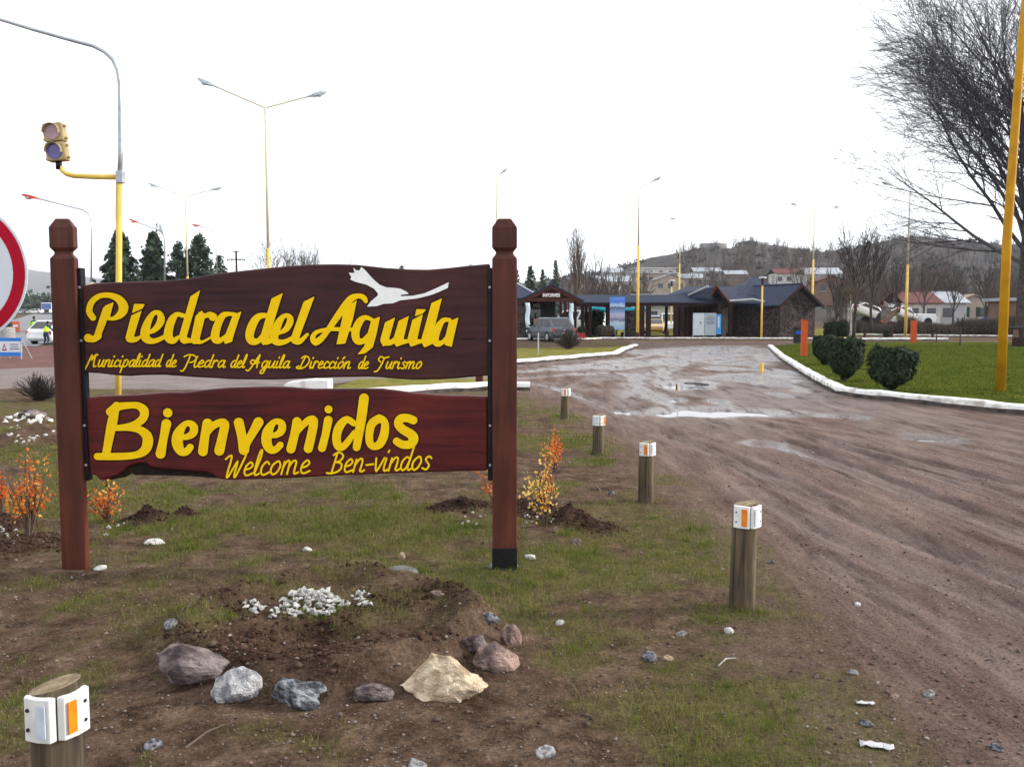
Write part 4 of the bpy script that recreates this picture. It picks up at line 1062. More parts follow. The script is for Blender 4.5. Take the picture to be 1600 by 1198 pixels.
# ---- small posts along the far kerb
for i, (px, b_, t_) in enumerate([(972, 526, 519), (1043, 527, 517), (1066, 527, 519.5), (1091, 527, 518), (1136, 526, 519.5), (1158, 526, 519.5), (1180, 526, 519.5), (1202, 526, 517), (1220, 526, 519), (1234, 526, 519), (1351, 528, 520), (1393, 528.5, 520), (1457, 528, 520)]):
    p = G(px, b_, .06); H = at(px, t_, p.y).z - p.z
    o = MB().tube([(0, 0, -.1), (0, 0, H * .9), (0, 0, H)], [.10, .10, .07], 8).build('kerb_post', M['timber_red']); o.location = p
    tag(o, 'low red-brown timber post in the row along the far white kerb', 'post', 'low posts along the far kerb')
# thin stakes
for px, b_, t_, Yo, lab, m_, r_ in ((1190, 578, 567, None, 'tiny yellow stake standing in the muddy track', 'pole_yellow', .06), (841, 556, 520, None, 'thin grey stake on the left grass island', 'galv', .03), (1057, 608, 600, None, 'thin dark stick standing in the puddle', 'timber', .015)):
    p = G(px, b_); H = at(px, t_, p.y).z
    o = MB().tube([(0, 0, -.1), (0, 0, H)], r_, 6).build('stake', M[m_]); o.location = p; tag(o, lab, 'stake')
p = G(749, 607, 0); o = MB().box((0, 0, .15), (.16, .16, .62)).build('brick_red_stub', M['timber_red'], bevel=.01); o.location = p; tag(o, 'short brick-red post stub behind the right end of the boards', 'post')

# ---- road works on the left
ob = G(17, 561); o = thing('barricade', 'blue and white folding warning barricade left of the sign', 'barricade', ob, R(-6))
k = ob.y / FPX; W2, H2 = 19 * k, 33 * k
M['barr_blue'] = mat('barricade_blue', (.03, .20, .62), (.025, .16, .55), .5, 5); M['barr_white'] = mat('barricade_white', (.66, .70, .76), (.55, .60, .66), .5, 5)
MB().box((0, 0, H2 * .59), (W2 * 2, .03, H2 * .82)).build('panel', M['barr_white'], o)
for z, hh in ((H2 * .93, H2 * .16), (H2 * .24, H2 * .18)): MB().box((0, -.004, z), (W2 * 2.02, .034, hh)).build('blue_band', M['barr_blue'], o)
for s in (-1, 1):
    MB().tube([(s * W2 * .96, -.02, 0), (s * W2 * .96, .0, H2)], .022, 6).build('leg', M['galv'], o)
    MB().tube([(s * W2 * .96 + .1, .42, 0), (s * W2 * .96, .02, H2 * .96)], .022, 6).build('leg', M['galv'], o)
V = [(-W2 * .72, -.022, H2 * .40), (-W2 * .28, -.022, H2 * .40), (-W2 * .5, -.022, H2 * .74), (-W2 * .62, -.022, H2 * .46), (-W2 * .38, -.022, H2 * .46), (-W2 * .5, -.022, H2 * .64)]
MB().add(V, [(0, 1, 4, 3), (1, 2, 5, 4), (2, 0, 3, 5)]).build('warning_triangle', M['sign_red'], o)
for j, (a, b_) in enumerate(((-.02, .74), (.0, .7), (-.04, .8))): MB().box((W2 * (a + b_) / 2, -.019, H2 * (.70 - .11 * j)), (W2 * (b_ - a), .006, H2 * .035)).build('text_line', M['dark'], o)
p = G(12, 530); k = p.y / FPX; o = thing('concrete_barrier', 'grey concrete drum behind the blue barricade', 'barrier', p)
MB().tube([(0, 0, 0), (0, 0, .08), (0, 0, 17 * k), (0, 0, 19 * k)], [12 * k, 11.5 * k, 11 * k, 10 * k], 18).build('drum', M['concrete'], o)
MB().box((3 * k, 0, 23 * k), (9 * k, 9 * k, 9 * k), taper=.7).build('lantern', M['dark'], o, bevel=.02)
p = G(25, 518); k = p.y / FPX
M['orange_net'] = mat('orange_plastic', (.62, .13, .06), (.5, .10, .05), .6, 5)
o = thing('plastic_barrier', 'orange-red plastic road barrier behind the concrete drum', 'barrier', p, R(20))
MB().prism([(-7 * k, 0), (7 * k, 0), (5 * k, 3 * k), (4.5 * k, 16 * k), (-4.5 * k, 16 * k), (-5 * k, 3 * k)], -5 * k, 5 * k).build('shell', M['orange_net'], o, bevel=.03)
MB().box((0, -5 * k - .01, 9 * k), (8 * k, .02, 3 * k)).build('reflective_band', M['plate'], o)

# ================================================================== BUILDINGS
def stone_mat(name, a, b, sc):
    m = mat(name, a, b, .9, sc, bump=.6)
    n, l = m.node_tree.nodes, m.node_tree.links
    v = n.new('ShaderNodeTexVoronoi'); v.inputs['Scale'].default_value = sc
    tc = [x for x in n if x.type == 'TEX_COORD'][0]; l.new(tc.outputs['Object'], v.inputs['Vector'])
    rp = [x for x in n if x.type == 'VALTORGB'][0]
    sp = n.new('ShaderNodeSeparateColor'); l.new(v.outputs['Color'], sp.inputs[0]); l.new(sp.outputs[0], rp.inputs[0])
    rp.color_ramp.elements[0].position, rp.color_ramp.elements[1].position = 0, 1
    bp = [x for x in n if x.type == 'BUMP'][0]; l.new(v.outputs['Distance'], bp.inputs['Height']); bp.invert = True; bp.inputs['Distance'].default_value = .06
    return m
M['stone'] = stone_mat('dark_fieldstone', (.085, .062, .058), (.016, .014, .016), 6.5)
M['soffit'] = mat('dark_brown_boards', (.05, .03, .025), (.03, .018, .015), .8, 4)  # dark brown boards of the gable panel
def quad(mb, a, b, c, d, th=.10):
    """a roof slab of real thickness: four corners, thickness downwards"""
    P = [Vector(p) for p in (a, b, c, d)]; D = Vector((0, 0, -th))
    return mb.add([*P, *[p + D for p in P]], [(0, 1, 2, 3), (7, 6, 5, 4), (0, 4, 5, 1), (1, 5, 6, 2), (2, 6, 7, 3), (3, 7, 4, 0)])
def gable_roof(par, x0, x1, y0, y1, ze, zr, axis='y', m='roof', over=0):
    """two slabs meeting in a ridge; axis = direction of the ridge"""
    L, Rr_ = MB(), MB(); RI = MB()
    if axis == 'y':
        c = (x0 + x1) / 2
        quad(L, (x0, y0, ze), (c, y0, zr), (c, y1, zr), (x0, y1, ze)); quad(Rr_, (c, y0, zr), (x1, y0, ze), (x1, y1, ze), (c, y1, zr))
        RI.tube([(c, y0 - .01, zr + .02), (c, y1 + .01, zr + .02)], .06, 6)
    else:
        c = (y0 + y1) / 2
        quad(L, (x0, y0, ze), (x1, y0, ze), (x1, c, zr), (x0, c, zr)); quad(Rr_, (x0, c, zr), (x1, c, zr), (x1, y1, ze), (x0, y1, ze))
        RI.tube([(x0 - .01, c, zr + .02), (x1 + .01, c, zr + .02)], .06, 6)
    a = L.build('roof_slope', M[m], par); Rr_.build('roof_slope', M[m], par); RI.build('ridge_cap', M[m], a)
    return a
def text(par, s, loc, size, m, rot=(R(90), 0, 0), name='lettering', th=.01, sx=1.0, bold=0.0):
    cu = bpy.data.curves.new(name, 'FONT'); cu.body = s; cu.size = size; cu.extrude = th / 2; cu.align_x = 'CENTER'; cu.align_y = 'CENTER'; cu.offset = bold
    t = bpy.data.objects.new(name, cu); me = bpy.data.meshes.new_from_object(t); bpy.data.objects.remove(t); bpy.data.curves.remove(cu)
    o = mkobj(name, me, m, par); o.location = loc; o.rotation_euler = rot; o.scale = (sx, 1, 1); return o

YB = 62.0; kb = YB / FPX
def bx(px): return (px - 800) * kb
def bz(py, Y=YB): return at(800, py, Y).z
# ---- information cabin on the left
cab = thing('information_cabin', 'timber information cabin with blue-grey gabled porch and white lettering on the gable', 'cabin', (bx(861), 60, 0))
ox = cab.location.x
k60 = 60 / FPX; cx = lambda px: (px - 800) * k60 - ox
z_e, z_p = at(861, 469, 60).z, at(861, 444, 60).z
gable_roof(cab, cx(808), cx(912), 0, 6, z_e, z_p)
# barge boards, tie beam, king post, posts
for s, xe in ((-1, cx(810)), (1, cx(910))):
    mb = MB(); quad(mb, (0, -.06, z_p - .10), (xe, -.06, z_e - .10), (xe, .04, z_e - .10), (0, .04, z_p - .10), .22); mb.build('bargeboard', M['timber_red'], cab)
    mb = MB(); quad(mb, (0, -.09, z_p + .02), (xe, -.09, z_e + .02), (xe, -.02, z_e + .02), (0, -.02, z_p + .02), .10); mb.build('edge_trim', M['roof'], cab)
MB().box((0, .02, z_e + .02), (cx(905) - cx(818), .14, .22)).build('tie_beam', M['timber_red'], cab)
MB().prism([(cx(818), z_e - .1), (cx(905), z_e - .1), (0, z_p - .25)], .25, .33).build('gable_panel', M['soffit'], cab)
nb = MB().box((cx(861), -.06, at(861, 461.5, 60).z), (cx(876) - cx(846), .06, .36)).build('name_board', M['timber_red'], cab)
text(nb, 'INFORMES', (cx(861), -.10, at(861, 461.5, 60).z), .31, M['white_letter'], sx=.80, bold=.008)
for px in (876, 883, 899, 821): MB().box((cx(px), .15, z_e / 2), (.17, .17, z_e)).build('post', M['timber'], cab)
# dark interior walls: stone left, boards at the back with a door
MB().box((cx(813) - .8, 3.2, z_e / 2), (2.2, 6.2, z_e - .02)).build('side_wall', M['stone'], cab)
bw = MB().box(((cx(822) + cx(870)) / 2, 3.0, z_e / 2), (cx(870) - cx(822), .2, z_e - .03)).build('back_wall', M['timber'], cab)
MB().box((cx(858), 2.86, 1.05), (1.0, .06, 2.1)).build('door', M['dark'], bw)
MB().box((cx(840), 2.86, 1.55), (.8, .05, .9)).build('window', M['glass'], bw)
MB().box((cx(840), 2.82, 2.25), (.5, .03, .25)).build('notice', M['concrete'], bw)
# larger hipped roof behind, mostly hidden by the sign
hb = thing('main_hall', 'long hall with slate-blue hipped roof behind the information cabin', 'building', (bx(770), 70, 0))
zr_, ze_ = at(790, 430, 70).z, at(800, 466, 67).z
x0, x1, y0, y1 = -9, (842 - 770) * 70 / FPX, -4, 5
rp_ = MB(); A, B_ = (-5, .5, zr_), (x1 - 3.0, .5, zr_)
rp_.add([(x0, y0, ze_), (x1, y0, ze_), (x1, y1, ze_), (x0, y1, ze_), A, B_], [(0, 1, 5, 4), (1, 2, 5), (2, 3, 4, 5), (3, 0, 4), (3, 2, 1, 0)])
rr = rp_.build('roof', M['roof'], hb)
MB().tube([B_, (x1, y0, ze_)], .07, 6).build('hip_cap', M['roof_trim'], rr)
MB().tube([A, B_], .07, 6).build('ridge_cap', M['roof_trim'], rr)
MB().box(((x0 + x1) / 2, .5, ze_ / 2), (x1 - x0 - .8, y1 - y0 - .8, ze_ - .05)).build('wall', M['stone'], hb)
# banners by the porch
M['banner'] = mat('pale_blue_banner', (.40, .62, .78), (.62, .74, .80), .7, 1.2)
for px, y0_, y1_, w_, lab in ((824.5, 473, 512, 7, 'pale blue upright banner at the left corner of the information porch'), (892.5, 474, 510, 6, 'pale blue upright banner right of the grey car')):
    p = at(px, y1_, 59.6); o = thing('banner', lab, 'banner', (p.x, 59.6, 0), 0, 'pale blue banners')
    zt_ = at(px, y0_, 59.6).z; w = w_ * k60
    mb = MB(); V = []
    for i in range(9):
        z = p.z + (zt_ - p.z) * i / 8; d = .05 * math.sin(i * 1.1 + px)
        V += [(-w / 2 + d * .6, d, z), (w / 2 + d * .6, -d * .6, z)]
    mb.add(V, [(2 * i, 2 * i + 1, 2 * i + 3, 2 * i + 2) for i in range(8)]); c = mb.build('cloth', M['banner'], o, smooth=True)
    so = c.modifiers.new('solid', 'SOLIDIFY'); so.thickness = .01
    MB().tube([(-w / 2 - .05, 0, 0), (-w / 2 - .05, 0, zt_ + .1)], .03, 6).build('mast', M['dark'], o)
    MB().box((0, -.03, p.z + (zt_ - p.z) * .72), (w * .5, .01, (zt_ - p.z) * .3)).build('white_print', M['plate'], c)

# ---- open gallery between the cabins
gal = thing('covered_gallery', 'long open timber gallery with dark blue metal roof linking the two cabins', 'gallery', (bx(1015), YB, 0))
gx0, gx1 = bx(903) - gal.location.x, bx(1132) - gal.location.x
gz = lambda py, dy=0: at(1000, py, YB + dy).z
mb = MB(); quad(mb, (gx0, 0, gz(472.5)), (gx1, 0, gz(472.5)), (gx1, 2.6, gz(460.5, 2.6)), (gx0, 2.6, gz(460.5, 2.6)), .06); rf = mb.build('roof_slope', M['roof'], gal)
mb = MB(); quad(mb, (gx0, 5.2, gz(472.5)), (gx1, 5.2, gz(472.5)), (gx1, 2.6, gz(460.5, 2.6)), (gx0, 2.6, gz(460.5, 2.6)), .06); mb.build('roof_slope', M['roof'], gal)
ns = 46
seam_me = MB().tube([(0, 0, .02), (0, 2.6, gz(460.5, 2.6) - gz(472.5) + .02)], .018, 4).mesh('seam')
for i in range(ns):
    o = mkobj('seam', seam_me, M['roof'], rf); o.location = (gx0 + (gx1 - gx0) * (i + .5) / ns, 0, gz(472.5))
MB().box(((gx0 + gx1) / 2, .12, gz(475)), (gx1 - gx0, .14, .20)).build('eave_beam', M['timber'], gal)
MB().box(((gx0 + gx1) / 2, 5.05, gz(475)), (gx1 - gx0, .14, .20)).build('eave_beam', M['timber'], gal)
g_ = lambda px: bx(px) - gal.location.x
for px in (910, 922, 951, 1003, 1013, 1056, 1066, 1125):
    MB().box((g_(px), .15, gz(477) / 2), (.22 if px not in (1003, 1013, 1056) else .34, .22, gz(477))).build('post', M['timber'], gal)
for px in (925, 960, 1010, 1060, 1100): MB().box((g_(px), 5.05, gz(477) / 2), (.2, .2, gz(477))).build('post', M['timber'], gal)
MB().box(((g_(976) + g_(1003)) / 2, .6, .95), (g_(1003) - g_(976), .35, 1.9)).build('stone_wall', M['stone'], gal)
for i in range(22):
    w = (g_(1124) - g_(1066)) / 22; MB().box((g_(1066) + w * (i + .5), 2.2 + random.uniform(-.01, .01), gz(478) / 2), (w * .96, .08, gz(478))).build('wall_board', M['timber'] if i % 3 else M['timber_red'], gal)
M['turq'] = mat('turquoise_sheet', (.08, .66, .74), (.06, .55, .66), .6, 1, trans=.5)
o = thing('turquoise_banner', 'long turquoise cloth banner strung under the gallery roof', 'banner', (bx(962) * 1.09, YB + 5.6, 0))
mb = MB(); V = []
for i in range(25):
    t = i / 24; x = (bx(917) - bx(962)) + (bx(1008) - bx(917)) * t * 1.07; sg = -.12 * math.sin(math.pi * t)
    V += [(x, .04 * math.sin(t * 20), at(960, 478.5, YB + 5.6).z + sg), (x, .03 * math.sin(t * 23), at(960, 487, YB + 5.6).z + sg)]
mb.add(V, [(2 * i, 2 * i + 1, 2 * i + 3, 2 * i + 2) for i in range(24)]); c = mb.build('cloth', M['turq'], o, smooth=True); s_ = c.modifiers.new('solid', 'SOLIDIFY'); s_.thickness = .01
# tall scenic poster
ps = thing('scenic_poster', 'tall blue scenic poster of mountains and lake before the gallery', 'poster', (bx(963.5), YB - .25, 0))
def ramp_poster(name):
    m = bpy.data.materials.new(name); m.use_nodes = True; n, l = m.node_tree.nodes, m.node_tree.links
    b = n['Principled BSDF']; b.inputs['Roughness'].default_value = .4
    tc = n.new('ShaderNodeTexCoord'); sp = n.new('ShaderNodeSeparateXYZ'); l.new(tc.outputs['Generated'], sp.inputs[0])
    z = n.new('ShaderNodeTexNoise'); z.inputs['Scale'].default_value = 5; l.new(tc.outputs['Generated'], z.inputs['Vector'])
    a = n.new('ShaderNodeMath'); a.operation = 'MULTIPLY_ADD'; l.new(z.outputs[0], a.inputs[0]); a.inputs[1].default_value = .16; l.new(sp.outputs[2], a.inputs[2])
    r = n.new('ShaderNodeValToRGB'); e = r.color_ramp.elements
    st = [(.08, (.20, .38, .62)), (.30, (.42, .52, .66)), (.38, (.10, .12, .22)), (.44, (.35, .30, .45)), (.56, (.42, .42, .62)), (.66, (.16, .26, .50)), (.76, (.05, .08, .20)), (.82, (.45, .60, .80)), (.92, (.05, .16, .60)), (1.0, (.08, .25, .70))]
    while len(e) < len(st): e.new(.5)
    for k_, (p_, c_) in enumerate(st): e[k_].position = p_; e[k_].color = (*c_, 1)
    l.new(a.outputs[0], r.inputs[0]); l.new(r.outputs[0], b.inputs['Base Color']); return m
zt_, zb_ = at(963, 464, YB - .25).z, at(963, 515, YB - .25).z
MB().box((0, 0, (zt_ + zb_) / 2), (23 * kb, .05, zt_ - zb_)).build('poster_panel', ramp_poster('scenic_print'), ps)
for s in (-1, 1): MB().tube([(s * 11 * kb, .06, -.1), (s * 11 * kb, .06, zt_)], .035, 6).build('frame_post', M['galv'], ps)
# small red round sign with white stand, below the poster
p = G(963, 527); k = p.y / FPX; o = thing('round_notice', 'small red octagonal notice on a white stand below the poster', 'notice', p)
MB().tube([(0, 0, 0), (0, 0, 12 * k)], 1.6 * k, 8).build('stand', M['white_paint'], o); MB().disc((0, 14 * k), 4.6 * k, -.03, .03, 8).build('plate', M['sign_red'], o)
# information panels
ip = thing('notice_board', 'pale grey information panels with a bright blue panel standing before the gallery', 'notice board', (bx(1092), 60.5, 0))
kk = 60.5 / FPX; z0_, z1_ = at(1090, 524, 60.5).z, at(1090, 489, 60.5).z
M['panel_w'] = mat('pale_panel', (.55, .60, .66), (.48, .53, .60), .5, 1.5); M['panel_g'] = mat('grey_panel', (.38, .42, .48), (.33, .37, .43), .5, 1.5); M['panel_b'] = mat('bright_blue_panel', (.05, .30, .75), (.04, .25, .68), .45, 2)
for a, b_, m_, zz_ in ((1075, 1092.5, 'panel_w', 0), (1092.5, 1111, 'panel_g', 0), (1111, 1119.5, 'panel_b', -.08)):
    w = (b_ - a) * kk; pn = MB().box((((a + b_) / 2 - 1092) * kk, .1 if m_ == 'panel_b' else 0, (z0_ + z1_) / 2 - zz_ * 0), (w - .02, .06, z1_ - z0_ + zz_ * 2)).build('panel', M[m_], ip)
    xc = ((a + b_) / 2 - 1092) * kk
    if m_ == 'panel_g':
        for j in range(7): MB().box((xc, -.034, z1_ - .22 - j * .09), (w * (.7 if j % 3 else .5), .004, .022)).build('text_line', M['dark'], pn)
    if m_ == 'panel_w': MB().box((xc + .12, -.034, (z0_ + z1_) / 2 + .1), (.08, .004, .12)).build('print', M['dark'], pn)
    if m_ == 'panel_b': MB().box((xc, .066, (z0_ + z1_) / 2 + .15), (w * .3, .004, .75)).build('white_print', M['plate'], pn)
for a in (1075.5, 1092.5, 1110.5): MB().tube([((a - 1092) * kk, .06, -.1), ((a - 1092) * kk, .06, z1_)], .03, 6).build('frame_post', M['galv'], ip)

# ---- stone cabin at the right: turned so that its gable and one roof slope show
st = thing('stone_cabin', 'dark fieldstone cabin with slate-blue gabled roof at the right end', 'cabin', ((1245 - 800) * 60.5 / FPX, 60.5, 0), R(24))
hw = 1.52; ze, zr2 = bz(477, 61), bz(444.5, 61)
gable_roof(st, -hw - .35, hw + .35, -.35, 6.5, ze, zr2)
MB().prism([(-hw, 0), (hw, 0), (hw, ze + .12), (0, zr2 - .22), (-hw, ze + .12)], 0, .3).build('gable_wall', M['stone'], st)
for s in (-1, 1): MB().box((s * (hw - .15), 3.3, ze / 2 - .02), (.3, 6.0, ze - .05)).build('side_wall', M['stone'], st)
for s in (-1, 1):
    mb = MB(); quad(mb, (0, -.42, zr2 - .0), (s * (hw + .37), -.42, ze - .0), (s * (hw + .37), -.33, ze), (0, -.33, zr2), .20); mb.build('bargeboard', M['timber'], st)
cr = thing('entrance_wing', 'low wing with pyramid roof and timber porch joined to the stone cabin', 'building', (bx(1195), 66, 0))
w_ = lambda px: (px - 1195) * 66 / FPX; wz = lambda py, dy=0: at(1195, py, 66 + dy).z
mb = MB(); ap = (w_(1201), 0.5, wz(432)); bs = wz(463)
mb.add([(w_(1160), -3.0, bs), (w_(1246), -3.0, bs), (w_(1246), 5, bs), (w_(1160), 5, bs), ap], [(0, 1, 4), (1, 2, 4), (2, 3, 4), (3, 0, 4), (3, 2, 1, 0)]); pr = mb.build('pyramid_roof', M['roof'], cr)
MB().tube([ap, (w_(1160), -3, bs)], .06, 6).build('hip_cap', M['roof'], pr)
mb = MB(); quad(mb, (w_(1136), -4.6, wz(471, -4.6)), (w_(1216), -4.6, wz(476, -4.6)), (w_(1212), -.5, wz(447.5)), (w_(1119), -.5, wz(447.5)), .10); mb.build('porch_roof', M['roof'], cr)
MB().tube([(w_(1136), -4.62, wz(470.5, -4.6)), (w_(1172), -4.62, wz(467.5, -4.6)), (w_(1206), -4.62, wz(475, -4.6))], .07, 6).build('gutter', M['roof_trim'], cr)
# small gable looking left over the gallery end
mb = MB(); quad(mb, (w_(1120), -4.4, wz(449, -4.4)), (w_(1137), -4.4, wz(472, -4.4)), (w_(1137), -.6, wz(472)), (w_(1120), -.6, wz(449)), .1); mb.build('porch_roof', M['roof'], cr)
mb = MB(); quad(mb, (w_(1118), -4.6, wz(448, -4.6)), (w_(1112), -4.6, wz(464, -4.6)), (w_(1062), 1.5, wz(464, 1.5)), (w_(1104), 1.5, wz(447, 1.5)), .1); mb.build('porch_roof', M['roof'], cr)
MB().tube([(w_(1108), -4.5, wz(447, -4.5)), (w_(1090), -2.0, wz(461, -2))], .07, 6).build('hip_cap', M['roof_trim'], cr)
for a, b_ in (((1119, 447), (1138, 473)), ((1119, 447), (1111, 462))):
    MB().tube([(w_(a[0]), -4.72, wz(a[1], -4.7)), (w_(b_[0]), -4.72, wz(b_[1], -4.7))], .11, 4).build('bargeboard', M['timber_red'], cr)
for px in (1126, 1141, 1185): MB().box((w_(px), -4.4, wz(472, -4.4) / 2), (.24, .24, wz(474, -4.4))).build('post', M['timber'], cr)
MB().box((w_(1160), -1.2, 1.2), (w_(1205) - w_(1120), .2, 2.35)).build('wall', M['stone'], cr)
MB().box((w_(1148), -1.35, 1.1), (.9, .08, 2.1)).build('door', M['concrete'], cr)
MB().box((w_(1204), -1.6, 1.05), (1.6, .1, 2.1)).build('dark_doorway', M['dark'], cr)
for px, s in ((1141, 1), (1126, 1)): MB().tube([(w_(px), -4.4, wz(486, -4.4)), (w_(px + 11), -4.4, wz(474, -4.4))], .06, 4).build('brace', M['timber'], cr)

# ================================================================== TOWN ON THE HILL
M['wall_white'] = mat('white_render', (.52, .50, .47), (.38, .36, .34), .85, .8)
M['wall_beige'] = mat('beige_render', (.36, .29, .23), (.28, .23, .18), .85, .8)
M['wall_brick'] = mat('dull_brick', (.19, .12, .09), (.14, .09, .07), .9, 2)
M['wall_grey'] = mat('grey_render', (.40, .40, .40), (.32, .32, .33), .85, .8)
M['roof_red'] = mat('rusty_red_roof', (.13, .045, .038), (.085, .035, .032), .85, 1.2, spec=.2)
M['roof_zinc'] = mat('zinc_roof', (.34, .36, .39), (.24, .26, .29), .6, .8)
M['win'] = mat('dark_window', (.03, .035, .045), (.05, .055, .065), .15, 2)
def house(px, py, Y, w, h, d, wm_, rm, label, roof='gable', rz=0, z=None, wins=3, cat='house', lev=1):
    X = at(px, 480, Y).x; z = at(px, py, Y).z if z is None else z
    o = thing('house', label, cat, (X, Y, z), rz, 'houses of the town')
    wl_ = MB().box((0, d / 2, h / 2 - 1.0), (w, d, h + 2.0)).build('wall', M[wm_], o)
    if roof == 'gable': gable_roof(o, -w / 2 - .4, w / 2 + .4, -.4, d + .4, h, h + d * .22, 'x', rm)
    elif roof == 'front': gable_roof(o, -w / 2 - .4, w / 2 + .4, -.4, d + .4, h, h + w * .2, 'y', rm); MB().prism([(-w / 2, h), (w / 2, h), (0, h + w * .17)], .0, .2).build('gable_wall', M[wm_], o)
    else: MB().box((0, d / 2, h + .16), (w + .9, d + .9, .34)).build('flat_roof', M[rm], o)
    for l_ in range(lev):
        hh = h / lev
        for i in range(wins):
            x = -w / 2 + w * (i + .5) / wins
            wd = MB().box((x, -.03, l_ * hh + hh * .55), (min(1.3, w / wins * .5), .08, min(1.3, hh * .45))).build('window', M['win'], o)
            MB().box((x, -.06, l_ * hh + hh * .55 - min(1.3, hh * .45) / 2 - .06), (min(1.3, w / wins * .5) + .2, .14, .1)).build('sill', M['wall_white'], wd)
    return o
house(957, 447, 300, 7, 4.5, 8, 'wall_white', 'roof_zinc', 'small white house beside dark trees at the left foot of the hill', 'gable')
house(992, 445, 300, 9, 4.2, 8, 'wall_grey', 'roof_zinc', 'grey flat-roofed house left of the tall gallery lamp', 'flat', wins=3)
house(1024, 434, 310, 14, 3.2, 8, 'wall_white', 'wall_white', 'upper white flat-roofed house on the slope right of the gallery lamp', 'flat', wins=4)
house(1025, 446, 295, 14, 4.0, 7, 'wall_beige', 'wall_white', 'lower beige house with white flat roof right of the gallery lamp', 'flat', wins=4)
house(1047, 458, 240, 8, 3.6, 8, 'wall_beige', 'roof_zinc', 'beige house behind the short park lamp over the gallery', 'front')
house(960, 459, 220, 8, 3.0, 7, 'wall_white', 'roof_zinc', 'low white house just above the gallery roof, left part', 'gable')
house(1079, 447, 320, 9, 2.8, 8, 'wall_beige', 'roof_zinc', 'small house with pale roof right of the lamp behind the gallery', 'gable')
house(1105, 436, 360, 11, 3, 8, 'wall_grey', 'roof_zinc', 'grey house with a long roof half way up the hill', 'gable')
house(1150, 441, 330, 8, 3, 7, 'wall_brick', 'roof_zinc', 'brick house among bare trees above the pyramid roof', 'gable')
house(1232, 446, 260, 8, 3.5, 7, 'wall_white', 'roof_red', 'white house with red roof right of the cabin gable', 'gable')
house(1287, 452, 200, 8, 3.4, 7, 'wall_grey', 'roof_zinc', 'pale grey house right of the stone cabin, behind the double lamp', 'gable')
house(1300, 462, 185, 6, 3.0, 7, 'wall_brick', 'roof_red', 'red-roofed house right of the stone cabin, behind birches', 'front')
# shed with long pale roof behind the gallery
house(1040, 500, 100, 6.2, 2.6, 6, 'wall_white', 'roof_zinc', 'long white-roofed shed directly behind the gallery', 'gable', z=0, wins=2)
# houses across the street on the right
hr = house(1442, 500, 118, 4.6, 3.0, 7, 'wall_white', 'roof_red', 'white house with rusty red roof behind the white pickup', 'gable', z=.2, wins=2)
house(1481, 500, 122, 5.2, 3.1, 7, 'wall_grey', 'roof_zinc', 'grey house with zinc roof right of the red-roofed one', 'gable', z=.2, wins=1)
hb2 = house(1520, 500, 125, 5.4, 3.2, 8, 'wall_beige', 'wall_beige', 'beige house with dark green shutters near the big tree', 'front', z=.2, wins=2)
M['green_sh'] = mat('dark_green_shutter', (.02, .045, .03), (.015, .035, .022), .6, 4)
for i in (-1.9, -.75, .75, 1.9): MB().box((i, -.06, 1.75), (.55, .08, 1.5)).build('shutter', M['green_sh'], hb2)
house(1607, 510, 95, 3.4, 2.9, 5, 'wall_brick', 'roof_zinc', 'small brick shed with metal roof at the right edge', 'flat', z=.2, wins=1)
# hilltop: water tank, and the low rock-like lookout with a tower
tk = at(1114, 392, 615); o = thing('water_tank', 'broad grey cylindrical water tank on the hilltop', 'water tank', (tk.x, 615, tk.z - 4))
MB().tube([(0, 0, 0), (0, 0, 8.4)], 9.2, 32).build('shell', M['concrete'], o); MB().tube([(0, 0, 8.4), (0, 0, 8.8)], [9.5, 9.3], 32).build('rim', M['wall_grey'], o)
lk = at(1175, 388, 620); o = thing('hilltop_lookout', 'low dark lookout building with a square tower and white wall on the summit', 'building', (lk.x, 620, lk.z - 4)); kq = 620 / FPX
MB().prism([(-25 * kq, 0), (28 * kq, 0), (26 * kq, 7), (16 * kq, 8.2), (-5 * kq, 9.4), (-20 * kq, 8.2)], 0, 10).build('stone_base', M['stone'], o)
MB().box((0, 2, 9.8), (4.5 * kq, 3, 4.4)).build('tower', M['wall_grey'], o); MB().box((8 * kq, 2, 9.2), (1.8 * kq, 1, 3)).build('chimney', M['wall_grey'], o)
MB().box((17 * kq, -.4, 6.0), (17 * kq, .8, 4.2)).build('white_wall', M['wall_white'], o)
for a in (-22, -15): MB().box((a * kq, -.2, 6.2), (2.5 * kq, .5, 2.0)).build('window', M['wall_white'], o)
# barbecue hearth and table at right edge
p = G(1592, 541, .08); k = p.y / FPX; o = thing('brick_hearth', 'dark brick hearth with slab top at the right edge of the lawn', 'hearth', p)
MB().box((3 * k, 0, 7 * k), (20 * k, 16 * k, 14 * k)).build('base', M['timber'], o, bevel=.02)
MB().box((2 * k, 0, 29 * k), (26 * k, 18 * k, 3 * k)).build('slab_top', M['dark'], o, bevel=.02)
for s in (-6, 10): MB().box((s * k, 0, 21 * k), (4 * k, 10 * k, 14 * k)).build('pillar', M['wall_brick'], o)

